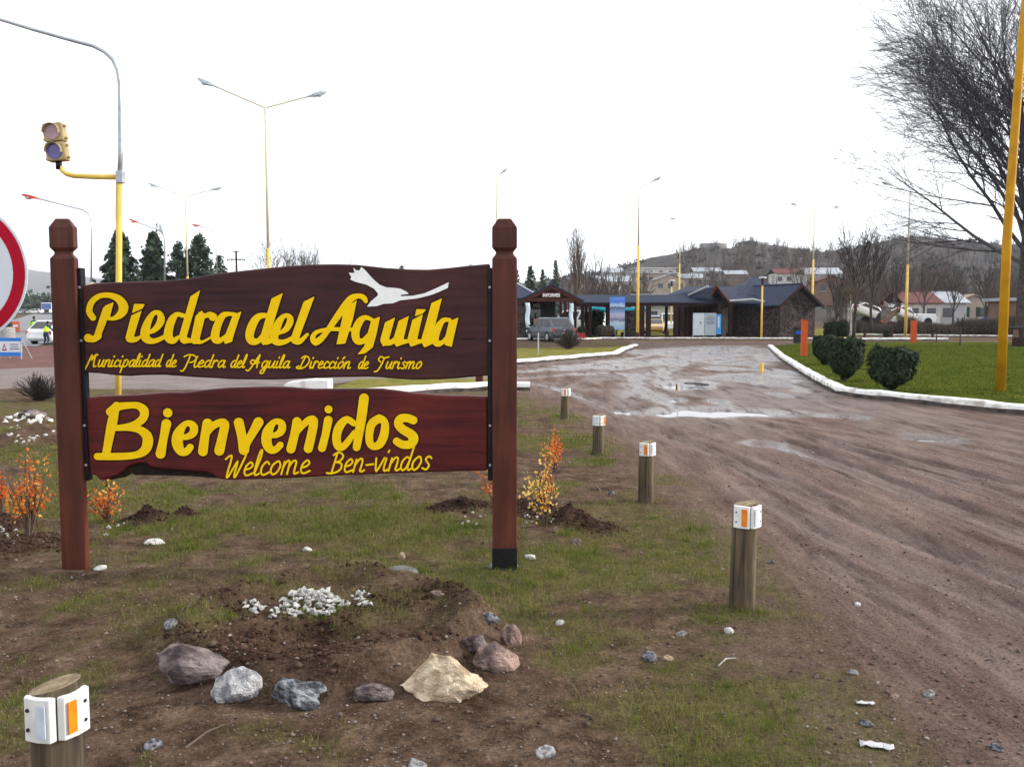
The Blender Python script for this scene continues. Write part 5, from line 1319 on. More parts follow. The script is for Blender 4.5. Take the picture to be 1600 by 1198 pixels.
# ================================================================== VEHICLES
def lerp3(a, b, t): return tuple(a[i] + (b[i] - a[i]) * t for i in range(3))
def patch(c, u0, u1, v0, v1, off):
    """a pane on the quad c (bl, br, tr, tl), lifted off along its normal"""
    P = []
    for u, v in ((u0, v0), (u1, v0), (u1, v1), (u0, v1)):
        P.append(Vector(lerp3(lerp3(c[0], c[1], u), lerp3(c[3], c[2], u), v)))
    n = (P[1] - P[0]).cross(P[3] - P[0]).normalized() * off
    return [p + n for p in P] + [p + n * .2 for p in P]
PANE_F = [(0, 1, 2, 3), (7, 6, 5, 4), (0, 4, 5, 1), (1, 5, 6, 2), (2, 6, 7, 3), (3, 7, 4, 0)]
def car(label, loc, rz, paint, L=3.8, W=1.66, H=1.45, belt=.90, gh=(.02, .19, .60, .80), hood=.78, wr=.29, cat='car', group=None, doors=2, tilt=None, wheels=True, plate=False, cargo=None, glass='glass', name='parked_car'):
    """gh: greenhouse rear base, rear top, front top, front base as fractions from the rear"""
    o = thing(name, label, cat, loc, rz, group)
    if tilt: o.rotation_euler = tilt
    yy = lambda f: -L / 2 + L * f
    w = W / 2
    st = [(0.0, .34, belt - .16, .86), (.02, .24, belt - .03, .95), (.10, .20, belt, 1), (.5, .18, belt - .01, 1), (gh[3], .18, belt - .03, 1), (.93, .20, hood - .05, .96), (.985, .26, hood - .14, .90), (1.0, .36, hood - .22, .82)]
    V, F = [], []
    for f, zb, zt_, kw in st:
        ww = w * kw
        for x, z in ((-ww * .9, zb), (-ww, zb + .14), (-ww * 1.0, zb + (zt_ - zb) * .62), (-ww * .95, zt_ - .02), (-ww * .85, zt_), (ww * .85, zt_), (ww * .95, zt_ - .02), (ww, zb + (zt_ - zb) * .62), (ww, zb + .14), (ww * .9, zb)):
            V.append((x, yy(f), z))
    n = 10
    for i in range(len(st) - 1):
        for k in range(n): F.append((i * n + k, i * n + (k + 1) % n, (i + 1) * n + (k + 1) % n, (i + 1) * n + k))
    F.append(tuple(range(n))); F.append(tuple((len(st) - 1) * n + k for k in reversed(range(n))))
    body = MB().add(V, F).build('body', paint, o, smooth=False, bevel=.025)
    wb, wt = w * .90, w * .76; zb = belt - .04
    b0, t0, t1, b1 = (yy(f) for f in gh)
    B = [(-wb, b0, zb), (wb, b0, zb), (wb, b1, zb - .02), (-wb, b1, zb - .02)]; T = [(-wt, t0, H), (wt, t0, H), (wt, t1, H - .01), (-wt, t1, H - .01)]
    cab_ = MB().add(B + T, [(3, 2, 1, 0), (4, 5, 6, 7), (0, 1, 5, 4), (1, 2, 6, 5), (2, 3, 7, 6), (3, 0, 4, 7)]).build('cabin', paint, o, bevel=.05)
    gm_ = M[glass]
    MB().add(patch((B[0], B[1], T[1], T[0]), .08, .92, .12, .86, .012), PANE_F).build('rear_window', gm_, cab_)
    MB().add(patch((B[2], B[3], T[3], T[2]), .06, .94, .08, .92, .012), PANE_F).build('windscreen', gm_, cab_)
    for q in ((B[3], B[0], T[0], T[3]), (B[1], B[2], T[2], T[1])):
        rng_ = ((.05, .47), (.52, .93)) if doors == 2 else ((.08, .92),)
        for a, b in rng_: MB().add(patch(q, a, b, .12, .88, .012), PANE_F).build('side_window', gm_, cab_)
    for s in (-1, 1):
        MB().box((s * w * .98, yy(.48), belt - .10), (.03, .16, .03)).build('door_handle', M['dark'], body)
        MB().box((s * (w + .07), yy(gh[3] - .04), belt + .06), (.14, .09, .11)).build('mirror', M['dark'], o, bevel=.02)
        MB().box((s * w * .82, yy(.012), belt - .20), (.22, .09, .20)).build('tail_light', M['red_light'], o, bevel=.02)
        MB().box((s * w * .70, yy(.99), hood - .18), (.32, .09, .14)).build('headlight', M['clear_light'], o, bevel=.02)
    MB().box((0, yy(0) - .01, .42), (W * .8, .10, .16)).build('rear_bumper', paint, o, bevel=.03)
    MB().box((0, yy(1) + .01, .42), (W * .8, .10, .16)).build('front_bumper', paint, o, bevel=.03)
    if plate: MB().box((0, yy(0) - .075, .50), (.46, .015, .13)).build('number_plate', M['plate'], o); MB().disc((0, belt - .22), .06, yy(0) - .05, yy(0) - .01, 10).build('badge', M['chrome'], o)
    if wheels:
        for s in (-1, 1):
            for f in (.175, .815):
                c = (s * (w - .08), yy(f), wr)
                mb = MB().tube([(c[0] - .09, c[1], c[2]), (c[0] - .07, c[1], c[2]), (c[0] + .07, c[1], c[2]), (c[0] + .09, c[1], c[2])], [wr * .9, wr, wr, wr * .9], 20)
                wh = mb.build('wheel', M['rubber'], o)
                MB().tube([(c[0] + s * .088, c[1], c[2]), (c[0] + s * .098, c[1], c[2])], [wr * .68, wr * .5], 14).build('rim', M['rim'], wh)
                arch = []
                for k in range(13): t = math.pi * k / 12; arch.append((s * (w + .006), c[1] + math.cos(t) * wr * 1.18, c[2] + math.sin(t) * wr * 1.18))
                mb = MB().add(arch + [(s * (w + .006), c[1], c[2] - .06)], [tuple(range(14))]); mb.build('wheel_arch', M['dark'], body)
    return o
paint = lambda nm, c, r=.3: mat(nm, c, tuple(v * .92 for v in c), r, 2, coat=.5)
M['car_grey'] = paint('slate_grey_car_paint', (.040, .056, .082)); M['car_white'] = paint('white_car_paint', (.72, .73, .74)); M['car_white2'] = paint('dusty_white_paint', (.62, .62, .60), .5)
M['car_yellow'] = paint('faded_yellow_paint', (.55, .34, .12), .5); M['car_blue'] = paint('blue_car_paint', (.04, .12, .40)); M['wreck'] = mat('burnt_rusty_wreck', (.10, .055, .035), (.02, .018, .018), .8, 2.5, bump=.4)
gp = G(857, 534); gp.y += 1.3
car('slate grey hatchback parked before the information cabin', (gp.x + .15, gp.y, 0), R(24), M['car_grey'], plate=True)
def cpos(px, Y): return (at(px, 480, Y).x, Y, 0.05)
car('white van glimpsed between the porch posts behind the cabin', cpos(900, 74), R(70), M['car_white'], L=4.6, W=1.75, H=1.95, belt=1.1, gh=(.01, .03, .70, .86), hood=1.0, cat='van', doors=2, name='parked_van')
car('white four-wheel drive behind the dark shrub under the gallery', cpos(938, 78), R(160), M['car_white'], L=4.2, H=1.75, belt=1.05, hood=.98, name='parked_car')
car('white car behind the gallery, above the yellow one', cpos(1027, 84), R(165), M['car_white'], L=4.0, H=1.5)
car('faded yellow-orange car seen low through the gallery opening', cpos(1024, 74), R(168), M['car_yellow'], L=3.7, H=1.2, belt=.85)
car('white pickup-like car seen at the right of the gallery opening', cpos(1045, 80), R(175), M['car_white'], L=4.2, H=1.7, belt=1.0, hood=.95)
# wrecks stacked behind the hedge
wg = 'wrecked cars piled behind the hedge'
def wz_(px, py, Y): return at(px, py, Y)
car('white wrecked car lying tilted on top of the pile', wz_(1356, 493, 86), 0, M['car_white2'], L=3.7, W=1.6, H=1.3, wheels=False, group=wg, tilt=(R(0), R(0), R(0)), glass='dark', name='wrecked_car')
wk = [o for o in bpy.data.objects if o.get('label', '').startswith('white wrecked car')][0]; wk.rotation_euler = (R(-14), 0, 0); wk.rotation_euler = (Matrix.Rotation(R(18), 3, 'Y') @ Matrix.Rotation(R(-80), 3, 'Z')).to_euler()
wk.location.z -= .3
w2 = car('dark burnt car wreck standing nose up beside the white one', wz_(1388, 502, 86), 0, M['wreck'], L=3.2, W=1.6, H=1.35, wheels=False, group=wg, glass='dark', name='wrecked_car'); w2.rotation_euler = (Matrix.Rotation(R(-35), 3, 'Y') @ Matrix.Rotation(R(-60), 3, 'Z')).to_euler()
for j in range(9):                          # torn panels of the wreck
    rj = random.Random(j); MB().box((rj.uniform(-.8, .8), rj.uniform(-1.4, 1.4), rj.uniform(.5, 1.5)), (rj.uniform(.5, 1.1), rj.uniform(.4, 1.2), .04), rot=Matrix.Rotation(rj.uniform(-1.2, 1.2), 3, 'X') @ Matrix.Rotation(rj.uniform(-1.2, 1.2), 3, 'Y')).build('torn_panel', M['wreck'] if j % 3 else M['car_white2'], w2)
w3 = car('crumpled dark car at the bottom of the wreck pile', wz_(1365, 512, 87), R(-85), M['wreck'], L=3.9, W=1.6, H=1.3, wheels=True, group=wg, glass='dark', name='wrecked_car'); w3.location.z = .2
w4 = car('crumpled white car shell wedged between dark wreck and pickup', wz_(1408, 500, 87), 0, M['car_white2'], L=3.0, W=1.5, H=1.2, wheels=False, group=wg, glass='dark', name='wrecked_car'); w4.rotation_euler = (Matrix.Rotation(R(22), 3, 'Y') @ Matrix.Rotation(R(-70), 3, 'Z')).to_euler()
# white pickup truck right of the pile
pk = thing('pickup_truck', 'white pickup truck with open bed right of the yellow lamp post', 'pickup', (at(1426, 490, 88).x, 88, .75), R(-4))
kq = 88 / FPX
MB().prism([(-27 * kq, .15), (30 * kq, .15), (32 * kq, .55), (30 * kq, .95), (14 * kq, .98), (-2 * kq, .98), (-2 * kq, .9), (-26 * kq, .95), (-28 * kq, .6)], -.8, .8).build('body', M['car_white'], pk, bevel=.04)
cbp = [(-24 * kq, .95), (-20 * kq, 1.5), (-6 * kq, 1.55), (-2 * kq, .95)]
cb_ = MB().prism(cbp, -.7, .7).build('cabin', M['car_white'], pk, bevel=.05)
MB().prism([(-22 * kq, 1.02), (-19 * kq, 1.42), (-13 * kq, 1.44), (-13 * kq, 1.02)], -.71, -.705).build('side_window', M['glass'], cb_); MB().prism([(-12 * kq, 1.02), (-12 * kq, 1.44), (-7 * kq, 1.45), (-4 * kq, 1.02)], -.71, -.705).build('side_window', M['glass'], cb_)
for a in (-17, 19): 
    for s in (-.72, .72): MB().tube([(a * kq, s - .1, .2), (a * kq, s + .1, .2)], .38, 18).build('wheel', M['rubber'], pk)
car('blue car parked by the beige house near the big tree', (at(1557, 490, 112).x, 112, .5), R(20), M['car_blue'], L=3.8)
# roadside left
car('white car with red tail light half hidden by left sign post, workers beside it', (at(82, 520, 53).x, 54, -.14), R(-8), M['car_white'], L=4.2, W=1.7, H=1.42)
for i, (px, py, c_) in enumerate([(36, 482, 'car_white'), (41, 481, 'car_white2'), (45, 483, 'car_grey'), (52, 486, 'car_white'), (54, 488, 'car_white2')]):
    p = at(px, py + 2, 300 - i * 8)
    car(['white car at far left of the distant roadside row', 'dusty white car second in the distant roadside row', 'grey car amid the distant roadside row', 'white car nearest the coach in the distant row', 'dusty white car lowest in the distant row'][i], (p.x, p.y, float(far_rise(np.array(p.x), np.array(p.y))) + .05), R(60 + i * 11), M[c_], group='distant roadside cars')
# coach
cp_ = at(73, 493, 240); bz_ = float(far_rise(np.array(cp_.x), np.array(240.))) + .05
co = thing('coach', 'blue and white coach with headlights driving towards us on the highway', 'bus', (cp_.x, 240, bz_), R(-158 + 180))
kc = 240 / FPX
M['coach_blue'] = paint('coach_blue', (.035, .085, .26))
MB().box((0, 5, 1.75), (2.5, 10, 2.7)).build('body', M['car_white'], co, bevel=.12)
MB().box((0, -.03, 2.2), (2.3, .08, 1.5)).build('windscreen', M['coach_blue'], co, bevel=.02)
MB().box((0, -.03, .95), (2.4, .08, .8)).build('nose', M['dark'], co, bevel=.02)
hm = bpy.data.materials.new('lit_headlight'); hm.use_nodes = True; hm.node_tree.nodes['Principled BSDF'].inputs['Emission Color'].default_value = (1, .95, .85, 1); hm.node_tree.nodes['Principled BSDF'].inputs['Emission Strength'].default_value = 3
for s in (-.95, .95): MB().disc((s, .85), .30, -.14, -.05, 14).build('headlight', hm, co)
for s in (-1.27, 1.27):
    for i in range(5): MB().box((s, 1.5 + i * 1.7, 2.3), (.04, 1.4, .9)).build('side_window', M['glass'], co)
    for yv in (1.6, 8): MB().tube([(s * .9 - .12, yv, .45), (s * .9 + .12, yv, .45)], .45, 14).build('wheel', M['rubber'], co)

# ================================================================== PEOPLE
def skin_mesh(name, verts, edges, radii, mat_, parent, sub=2, root=0):
    me = bpy.data.meshes.new(name); me.from_pydata(verts, edges, [])
    o = bpy.data.objects.new(name, me); COL.objects.link(o); o.parent = parent
    md = o.modifiers.new('skin', 'SKIN'); md.use_smooth_shade = True
    if not me.skin_vertices: raise RuntimeError('no skin layer')
    for i, r in enumerate(radii):
        me.skin_vertices[0].data[i].radius = r if isinstance(r, tuple) else (r, r)
    me.skin_vertices[0].data[root].use_root = True
    sm = o.modifiers.new('sub', 'SUBSURF'); sm.levels = sub; sm.render_levels = sub
    me.materials.append(mat_); return o
M['skin'] = mat('skin', (.36, .22, .15), (.30, .18, .12), .6, 12)
M['hair'] = mat('dark_hair', (.015, .012, .010), (.03, .022, .018), .7, 30)
M['vest'] = mat('hi_vis_vest', (.40, .75, .06), (.34, .66, .05), .7, 6); M['vest_y'] = mat('hi_vis_vest_yellow', (.55, .75, .02), (.48, .66, .02), .7, 6)
M['navy'] = mat('navy_work_clothes', (.02, .035, .075), (.015, .025, .055), .8, 8); M['teal'] = mat('teal_sleeves', (.03, .13, .16), (.02, .10, .13), .8, 8)
def person(label, loc, rz, vest, sleeves, trousers, bend=0.0, hgt=1.7, arm_fwd=.0, crouch=0.0, hat=None, arms=None):
    o = thing('person', label, 'person', loc, rz); s = hgt / 1.7
    by = -math.sin(bend); bz_ = math.cos(bend)
    hip_z = (.92 - crouch * .42) * s
    def tp(d, x=0, fy=0): return (x, fy + by * -d * 0 + -by * d * 1.0, hip_z + bz_ * d)   # lean forward = +Y
    kz, ky = hip_z * .52, crouch * .30
    V = [(0, 0, hip_z), tp(.22 * s), tp(.42 * s), tp(.52 * s), tp(.60 * s)]
    E = [(0, 1), (1, 2), (2, 3), (3, 4)]; Rr = [(.15 * s, .11 * s), (.14 * s, .10 * s), (.155 * s, .105 * s), (.06 * s, .06 * s), (.055 * s, .06 * s)]
    sh = Vector(tp(.48 * s))
    hands = []
    for sd in (-1, 1):
        a = Vector((sd * .19 * s, sh.y, sh.z - .02)); e = a + Vector((sd * .06 * s, .10 * s + arm_fwd * .12, -.26 * s)); h = e + Vector((-sd * .03 * s, .12 * s + arm_fwd * .2, -.20 * s + arm_fwd * .15))
        k = len(V); V += [tuple(a), tuple(e), tuple(h), tuple(h + Vector((0, .05, -.07)) * s)]; E += [(2, k), (k, k + 1), (k + 1, k + 2), (k + 2, k + 3)]; Rr += [.06 * s, .045 * s, .034 * s, .036 * s]
        hands.append(h)
        k = len(V); V += [(sd * .10 * s, 0, hip_z - .06 * s), (sd * .12 * s, ky + .03, kz), (sd * .12 * s, -.02, .09 * s), (sd * .13 * s, .13 * s, .045 * s)]; E += [(0, k), (k, k + 1), (k + 1, k + 2), (k + 2, k + 3)]; Rr += [.095 * s, .068 * s, .05 * s, .045 * s]
    skin_mesh('body', V, E, Rr, trousers, o)
    # vest over the torso, sleeves over the arms
    skin_mesh('vest', [tp(.02 * s), tp(.2 * s), tp(.40 * s), tp(.50 * s)], [(0, 1), (1, 2), (2, 3)], [(.185 * s, .14 * s), (.175 * s, .135 * s), (.20 * s, .14 * s), (.13 * s, .09 * s)], vest, o)
    for sd, i in ((-1, 5), (1, 13)):
        skin_mesh('sleeve', [V[i], V[i + 1], V[i + 2]], [(0, 1), (1, 2)], [.075 * s, .06 * s, .046 * s], sleeves, o)
        hm_ = MB(); b_ = Vector(V[i + 3])
        hm_.ball(b_, .045 * s, 8, 6, (.7, .5, 1))
        for f in range(4): hm_.tube([b_ + Vector(((f - 1.5) * .018, .01, -.03)) * s, b_ + Vector(((f - 1.5) * .02, .03, -.085 + .006 * abs(f - 1))) * s, b_ + Vector(((f - 1.5) * .02, .045, -.11)) * s], .009 * s, 5)
        hm_.tube([b_ + Vector((-sd * .03, .01, 0)) * s, b_ + Vector((-sd * .05, .04, -.03)) * s, b_ + Vector((-sd * .045, .055, -.055)) * s], .011 * s, 5)
        hm_.build('hand', M['skin'], o, smooth=True)
    hc = Vector(tp(.70 * s)) + Vector((0, .02, 0))
    hd_ = MB().ball(hc, .105 * s, 14, 10, (.78, .95, 1.15)); hd_.ball(hc + Vector((0, .105, -.015)) * s, .018 * s, 6, 5, (.7, 1, 1.2))
    for sd in (-1, 1): hd_.ball(hc + Vector((sd * .084, 0, -.01)) * s, .024 * s, 6, 5, (.4, .8, 1.2))
    hd_.build('head', M['skin'], o, smooth=True)
    MB().ball(hc + Vector((0, -.018, .03)) * s, .112 * s, 14, 10, (.80, .92, 1.02)).build('cap' if hat else 'hair', hat or M['hair'], o, smooth=True)
    return o
p = at(54.5, 533, 59); person('road worker in lime hi-vis jacket standing on the highway, facing away', (p.x, 59, p.z), R(20), M['vest'], M['vest'], M['navy'], hgt=1.6)
p = at(72, 540, 51.2); person('road worker in yellow hi-vis vest bending beside the white car', (p.x, 51.2, p.z), R(-10), M['vest_y'], M['teal'], M['navy'], bend=.35, hgt=1.5, crouch=.25, arm_fwd=.6)
M['red_shirt'] = mat('red_and_white_shirt', (.55, .10, .09), (.62, .42, .40), .8, 9)
p = cab.location; person('person in a reddish top standing at the information porch behind the car', (at(839, 500, 61).x, 61.2, 0), R(-160), M['red_shirt'], M['red_shirt'], M['navy'], hgt=1.68)

# ================================================================== VEGETATION
M['bark'] = mat('grey_bark', (.085, .068, .060), (.040, .032, .030), .9, 6, bump=.3)
M['twig'] = mat('dark_twigs', (.062, .050, .047), (.034, .028, .028), .9, 3)
M['twig_brown'] = mat('brown_twigs', (.15, .11, .08), (.08, .06, .05), .9, 1)
M['birch'] = mat('pale_bark', (.48, .45, .42), (.20, .18, .17), .85, 6)
M['twig_elm'] = mat('grey_elm_twigs', (.092, .086, .098), (.052, .048, .058), .9, 3)
def rot_about(v, axis, a): return Matrix.Rotation(a, 3, axis) @ v
def branch(mb, p, d, L, r, lv, prm, rnd):
    """a limb as a bent tube; children leave it along its length"""
    n = prm['seg'][lv]; pts, rad = [p.copy()], [r]
    q = p.copy(); dd = d.copy()
    for i in range(n):
        dd = (dd + Vector((rnd.uniform(-1, 1), rnd.uniform(-1, 1), rnd.uniform(-1, 1))) * prm['wob'][lv] + Vector((0, 0, prm['up'][lv]))).normalized()
        q = q + dd * (L / n); pts.append(q.copy()); rad.append(max(r * (1 - (i + 1) / n * .85), prm['rmin']))
    mb.tube(pts, rad, prm['sides'][lv], cap=False)
    if lv + 1 < len(prm['kids']) + 1 and lv < len(prm['kids']):
        for k in range(prm['kids'][lv]):
            t = prm['from'][lv] + (1 - prm['from'][lv]) * (k + rnd.random()) / prm['kids'][lv]
            i = min(int(t * n), n - 1); f = t * n - i
            bp = pts[i].lerp(pts[i + 1], f); bd = (pts[i + 1] - pts[i]).normalized()
            side = bd.orthogonal().normalized(); side = rot_about(side, bd, rnd.uniform(0, 2 * math.pi))
            a = rnd.uniform(*prm['ang'][lv])
            nd = (bd * math.cos(a) + side * math.sin(a)).normalized()
            branch(mb, bp, nd, L * prm['len'][lv] * rnd.uniform(.7, 1.2) * (1.1 - .45 * t), rad[i] * prm['thin'][lv], lv + 1, prm, rnd)
def bare_tree(name, label, loc, H, trunk_h, seed, prm, m_t, m_c, r, cat='tree', limbs=7, spread=(.35, .8), limb_len=.6, shrink=.35, group=None):
    rnd = random.Random(seed); o = thing(name, label, cat, loc, 0, group)
    pts = [Vector((0, 0, -.3)), Vector((0, 0, trunk_h * .4)), Vector((rnd.uniform(-.05, .05) * trunk_h, 0, trunk_h)), Vector((rnd.uniform(-.1, .1) * H * .3, rnd.uniform(-.1, .1), H * .62))]
    MB().tube(pts, [r * 1.15, r, r * .85, r * .3], 10).build('trunk', m_t, o, smooth=True)
    mb = MB()
    for k in range(limbs):
        t = k / max(1, limbs - 1); z0 = trunk_h + (H * .55 - trunk_h) * t * .9
        base = pts[2].lerp(pts[3], max(0, (z0 - trunk_h) / (H * .62 - trunk_h)))
        az = k * 2.4 + rnd.uniform(-.4, .4); a = rnd.uniform(*spread)
        d = Vector((math.cos(az) * math.sin(a), math.sin(az) * math.sin(a), math.cos(a)))
        branch(mb, base, d, H * limb_len * rnd.uniform(.8, 1.1) * (1 - shrink * t), r * .5 * (1 - .4 * t), 0, prm, rnd)
    mb.build('crown', m_c, o, fix=False); return o
PR_BIG = dict(seg=[6, 5, 4, 3], wob=[.10, .09, .07, .05], up=[.035, .02, .0, -.01], rmin=.0078, sides=[5, 3, 3, 3], kids=[12, 9, 4], ang=[(.35, .8), (.3, .7), (.25, .6)], thin=[.5, .55, .7], len=[.60, .55, .55], **{'from': [.15, .10, .1]})
PR_MID = dict(seg=[5, 4, 3], wob=[.10, .10, .08], up=[.06, .05, .03], rmin=.012, sides=[4, 3, 3], kids=[8, 5], ang=[(.3, .7), (.3, .7)], thin=[.5, .6], len=[.45, .5], **{'from': [.2, .1]})
PR_POP = dict(seg=[5, 4, 3], wob=[.05, .06, .06], up=[.16, .10, .06], rmin=.013, sides=[4, 3, 3], kids=[9, 4], ang=[(.2, .5), (.2, .5)], thin=[.5, .6], len=[.40, .5], **{'from': [.1, .1]})
# big bare elm at the right
tb = G(1582, 536); 
bare_tree('bare_tree', 'huge leafless tree with dense dark twigs filling the upper right corner', (tb.x + .4, tb.y, 0), 25, 4.2, 5, PR_BIG, M['bark'], M['twig_elm'], .27, limbs=36, spread=(.40, 1.12), limb_len=.455, shrink=.12)
# other bare trees
bare_tree('bare_tree', 'wide leafless tree with forked limbs behind the tall double lamp', (at(428, 480, 75).x, 75, 0), 8.6, 1.6, 9, PR_MID, M['bark'], M['twig_brown'], .2, limbs=9, spread=(.3, .85), limb_len=.6)
bare_tree('bare_tree', 'bare thicket-like tree with reddish twigs behind the top of the upper board', (at(487, 480, 95).x, 95, 0), 8.4, 1.0, 10, PR_POP, M['bark'], M['twig_brown'], .16, limbs=14, spread=(.15, .5), limb_len=.75)
bare_tree('bare_tree', 'bare tree right beside the reddish thicket behind the board', (at(465, 480, 88).x, 88, 0), 8.0, 1.2, 12, PR_POP, M['bark'], M['twig'], .16, limbs=10, spread=(.2, .6), limb_len=.7)
bare_tree('bare_poplar', 'slender bare poplar towering behind the gallery roof', (at(901, 480, 105).x, 105, 0), 13.3, 1.5, 14, PR_POP, M['bark'], M['twig_brown'], .24, limbs=15, spread=(.10, .32), limb_len=.55)
for i, (px, Y, H, lab) in enumerate([(1335, 62, 8.8, 'forked bare tree right of the double lamp behind the cabin'), (1362, 75, 9.0, 'bare tree just left of the yellow lamp before the wrecks'), (1252, 100, 9.6, 'thin bare tree rising behind the stone cabin ridge'),
                                    (1306, 80, 6.4, 'small bare tree right of the stone cabin'), (1443, 95, 8.5, 'bare tree behind the white pickup'), (1490, 105, 8.0, 'bare tree before the zinc-roofed grey house'), (1540, 100, 8.5, 'bare tree before the beige house'), (1395, 98, 8.0, 'bare tree behind the dark wreck')]):
    bare_tree('bare_tree', lab, (at(px, 480, Y).x, Y, 0), H, H * .22, 20 + i, PR_MID if i % 2 == 0 else PR_POP, M['bark'], M['twig'] if i != 2 else M['twig_brown'], .13, limbs=9, spread=(.2, .65), limb_len=.55)
# two pale saplings by the right lawn
for px, b_, t_, lab in ((1323, 527, 470, 'left one of two pale slender birch stems beside the clipped bushes'), (1329, 529, 455, 'right one of two pale slender birch stems beside the clipped bushes'), (1308, 526, 500, 'short pale stem of a sapling left of the birches')):
    p = G(px, b_); bare_tree('sapling', lab, p, at(px, t_, p.y).z * 1.5, 1.6, px, PR_MID, M['birch'], M['twig_brown'], .07, limbs=5, spread=(.2, .5), limb_len=.4)
for px, b_, t_, lab in ((1463, 535, 515, 'short dark sapling stub on the right lawn before the far kerb'), (1500, 540, 497, 'thin young sapling with tie on the right lawn')):
    p = G(px, b_, .08); H = at(px, t_, p.y).z - .08; bare_tree('sapling', lab, p, H * 1.3, H * .5, px, PR_POP, M['bark'], M['twig'], .035, limbs=4, spread=(.15, .4), limb_len=.4)

# ---- evergreen helper: leaf-sized faces in numpy
def leaf_cloud(C, N, size, rs, flat=.0):
    """C (n,3) leaf centres, N (n,3) rough outward directions -> verts, quads"""
    n = len(C)
    a = rs.normal(size=(n, 3)); a /= np.linalg.norm(a, axis=1, keepdims=True)
    u = np.cross(N, a); u /= np.linalg.norm(u, axis=1, keepdims=True) + 1e-9
    w = np.cross(N, u); w += N * rs.uniform(-.6, .9, (n, 1)); w /= np.linalg.norm(w, axis=1, keepdims=True) + 1e-9
    s = size * rs.uniform(.45, 1.6, (n, 1))
    V = np.stack([C - u * s * .5, C + w * s * .25 - u * 0 + w * s * .55, C + u * s * .5, C - w * s * .6], 1).reshape(-1, 3)
    return V, np.arange(4 * n).reshape(n, 4)
M['pine'] = foliage('dark_conifer_needles', (.055, .085, .048), (.020, .036, .024), .12)
M['bush'] = foliage('dark_clipped_leaves', (.034, .050, .022), (.006, .012, .007), .12)
M['bush_grey'] = foliage('grey_twiggy_scrub', (.11, .09, .07), (.04, .033, .030), .1)
M['orange_leaf'] = foliage('orange_autumn_leaves', (.78, .27, .06), (.50, .10, .025), .5)
M['yellow_leaf'] = foliage('yellow_autumn_leaves', (.88, .62, .18), (.72, .36, .06), .5)
def conifer(label, px, Y, top_py, wpx, seed, base_z=0, name='conifer', kind='fir', m='pine', nleaf=2600, group='dark conifers'):
    rs = np.random.default_rng(seed); X = at(px, 480, Y).x; H = at(px, top_py, Y).z - base_z; Rw = wpx / 2 * Y / FPX
    o = thing(name, label, 'tree', (X, Y, base_z), 0, group)
    MB().tube([(0, 0, -.3), (0, 0, H * .95)], [H * .022, .02], 6).build('trunk', M['bark'], o)
    C, N = [], []
    nb = 70 if kind == 'fir' else 46
    for i in range(nb):
        t = (i + rs.random()) / nb; az = i * 2.399 + rs.normal() * .3
        z = H * (.08 + .92 * t) if kind == 'fir' else H * (.28 + .70 * t)
        if kind == 'fir': L = Rw * (1 - t) ** .8 * rs.uniform(.65, 1.12) + .05 * Rw
        else: L = Rw * math.sqrt(max(.02, 1 - (2 * max(t, .0) - .7) ** 2 / 1.7)) * rs.uniform(.55, 1.1) * (1 if t < .8 else .6)
        k = max(6, int(nleaf / nb * (.4 + L / Rw)))
        f = rs.random(k) ** .6
        cc = np.stack([np.cos(az) * L * f, np.sin(az) * L * f, z - (.22 if kind == 'fir' else -.12) * L * f], 1) + rs.normal(size=(k, 3)) * Rw * (.055 if kind == 'fir' else .10)
        C.append(cc); N.append(np.tile([np.cos(az) * .6, np.sin(az) * .6, .6], (k, 1)) + rs.normal(size=(k, 3)) * .3)
    V, F = leaf_cloud(np.vstack(C), np.vstack(N), Rw * .13, rs)
    raw('crown', V, F, M[m], o); return o
conifer('broad dark fir behind the traffic mast', 190, 88, 362, 92, 1, nleaf=6500)
conifer('tall dense conifer with a spindly tip, second from the mast', 243, 92, 366, 84, 2, kind='fir', nleaf=6500)
conifer('narrow spire rising out of the dense conifer', 249, 94, 350, 24, 3, nleaf=1200)
conifer('round-topped pine between the dense conifer and the double lamp', 281, 96, 379, 46, 4, kind='pine', nleaf=3800)
conifer('open-crowned pine just right of the distant double lamp', 313, 92, 366, 52, 5, kind='pine', nleaf=4200)
conifer('small rounded pine left of the utility pole', 345, 98, 399, 36, 6, kind='pine', nleaf=2400)
conifer('low leafy tree between mast and dense conifer', 216, 84, 405, 26, 7, kind='pine', nleaf=1300)
conifer('dark conifer left behind the information cabin', 829, 150, 417, 40, 8)
conifer('dark rounded conifer above the cabin gable', 848, 155, 421, 28, 9)
conifer('slim conifer with bent tip right of the cabin gable', 868, 150, 408, 30, 10, nleaf=2400)
conifer('conifer partly hidden by right sign post', 806, 150, 420, 34, 11)
conifer('small conifer peeping over the upper board near the eagle', 548, 140, 398, 10, 12, nleaf=900)
conifer('low dark conifer over the middle of the board', 492, 130, 405, 9, 13, nleaf=700)
conifer('round dark tree between the white hillside houses', 975, 255, 428, 14, 14, base_z=8, kind='pine', nleaf=900)
conifer('dark tree just right of the tall gallery lamp on the slope', 1006, 250, 424, 16, 15, base_z=6, kind='pine', nleaf=900)
conifer('low treetops over the board left of the right post', 735, 170, 412, 26, 16, kind='pine', nleaf=1200)
conifer('treetops over the board under the eagle wing', 628, 170, 415, 34, 17, kind='pine', nleaf=1200)

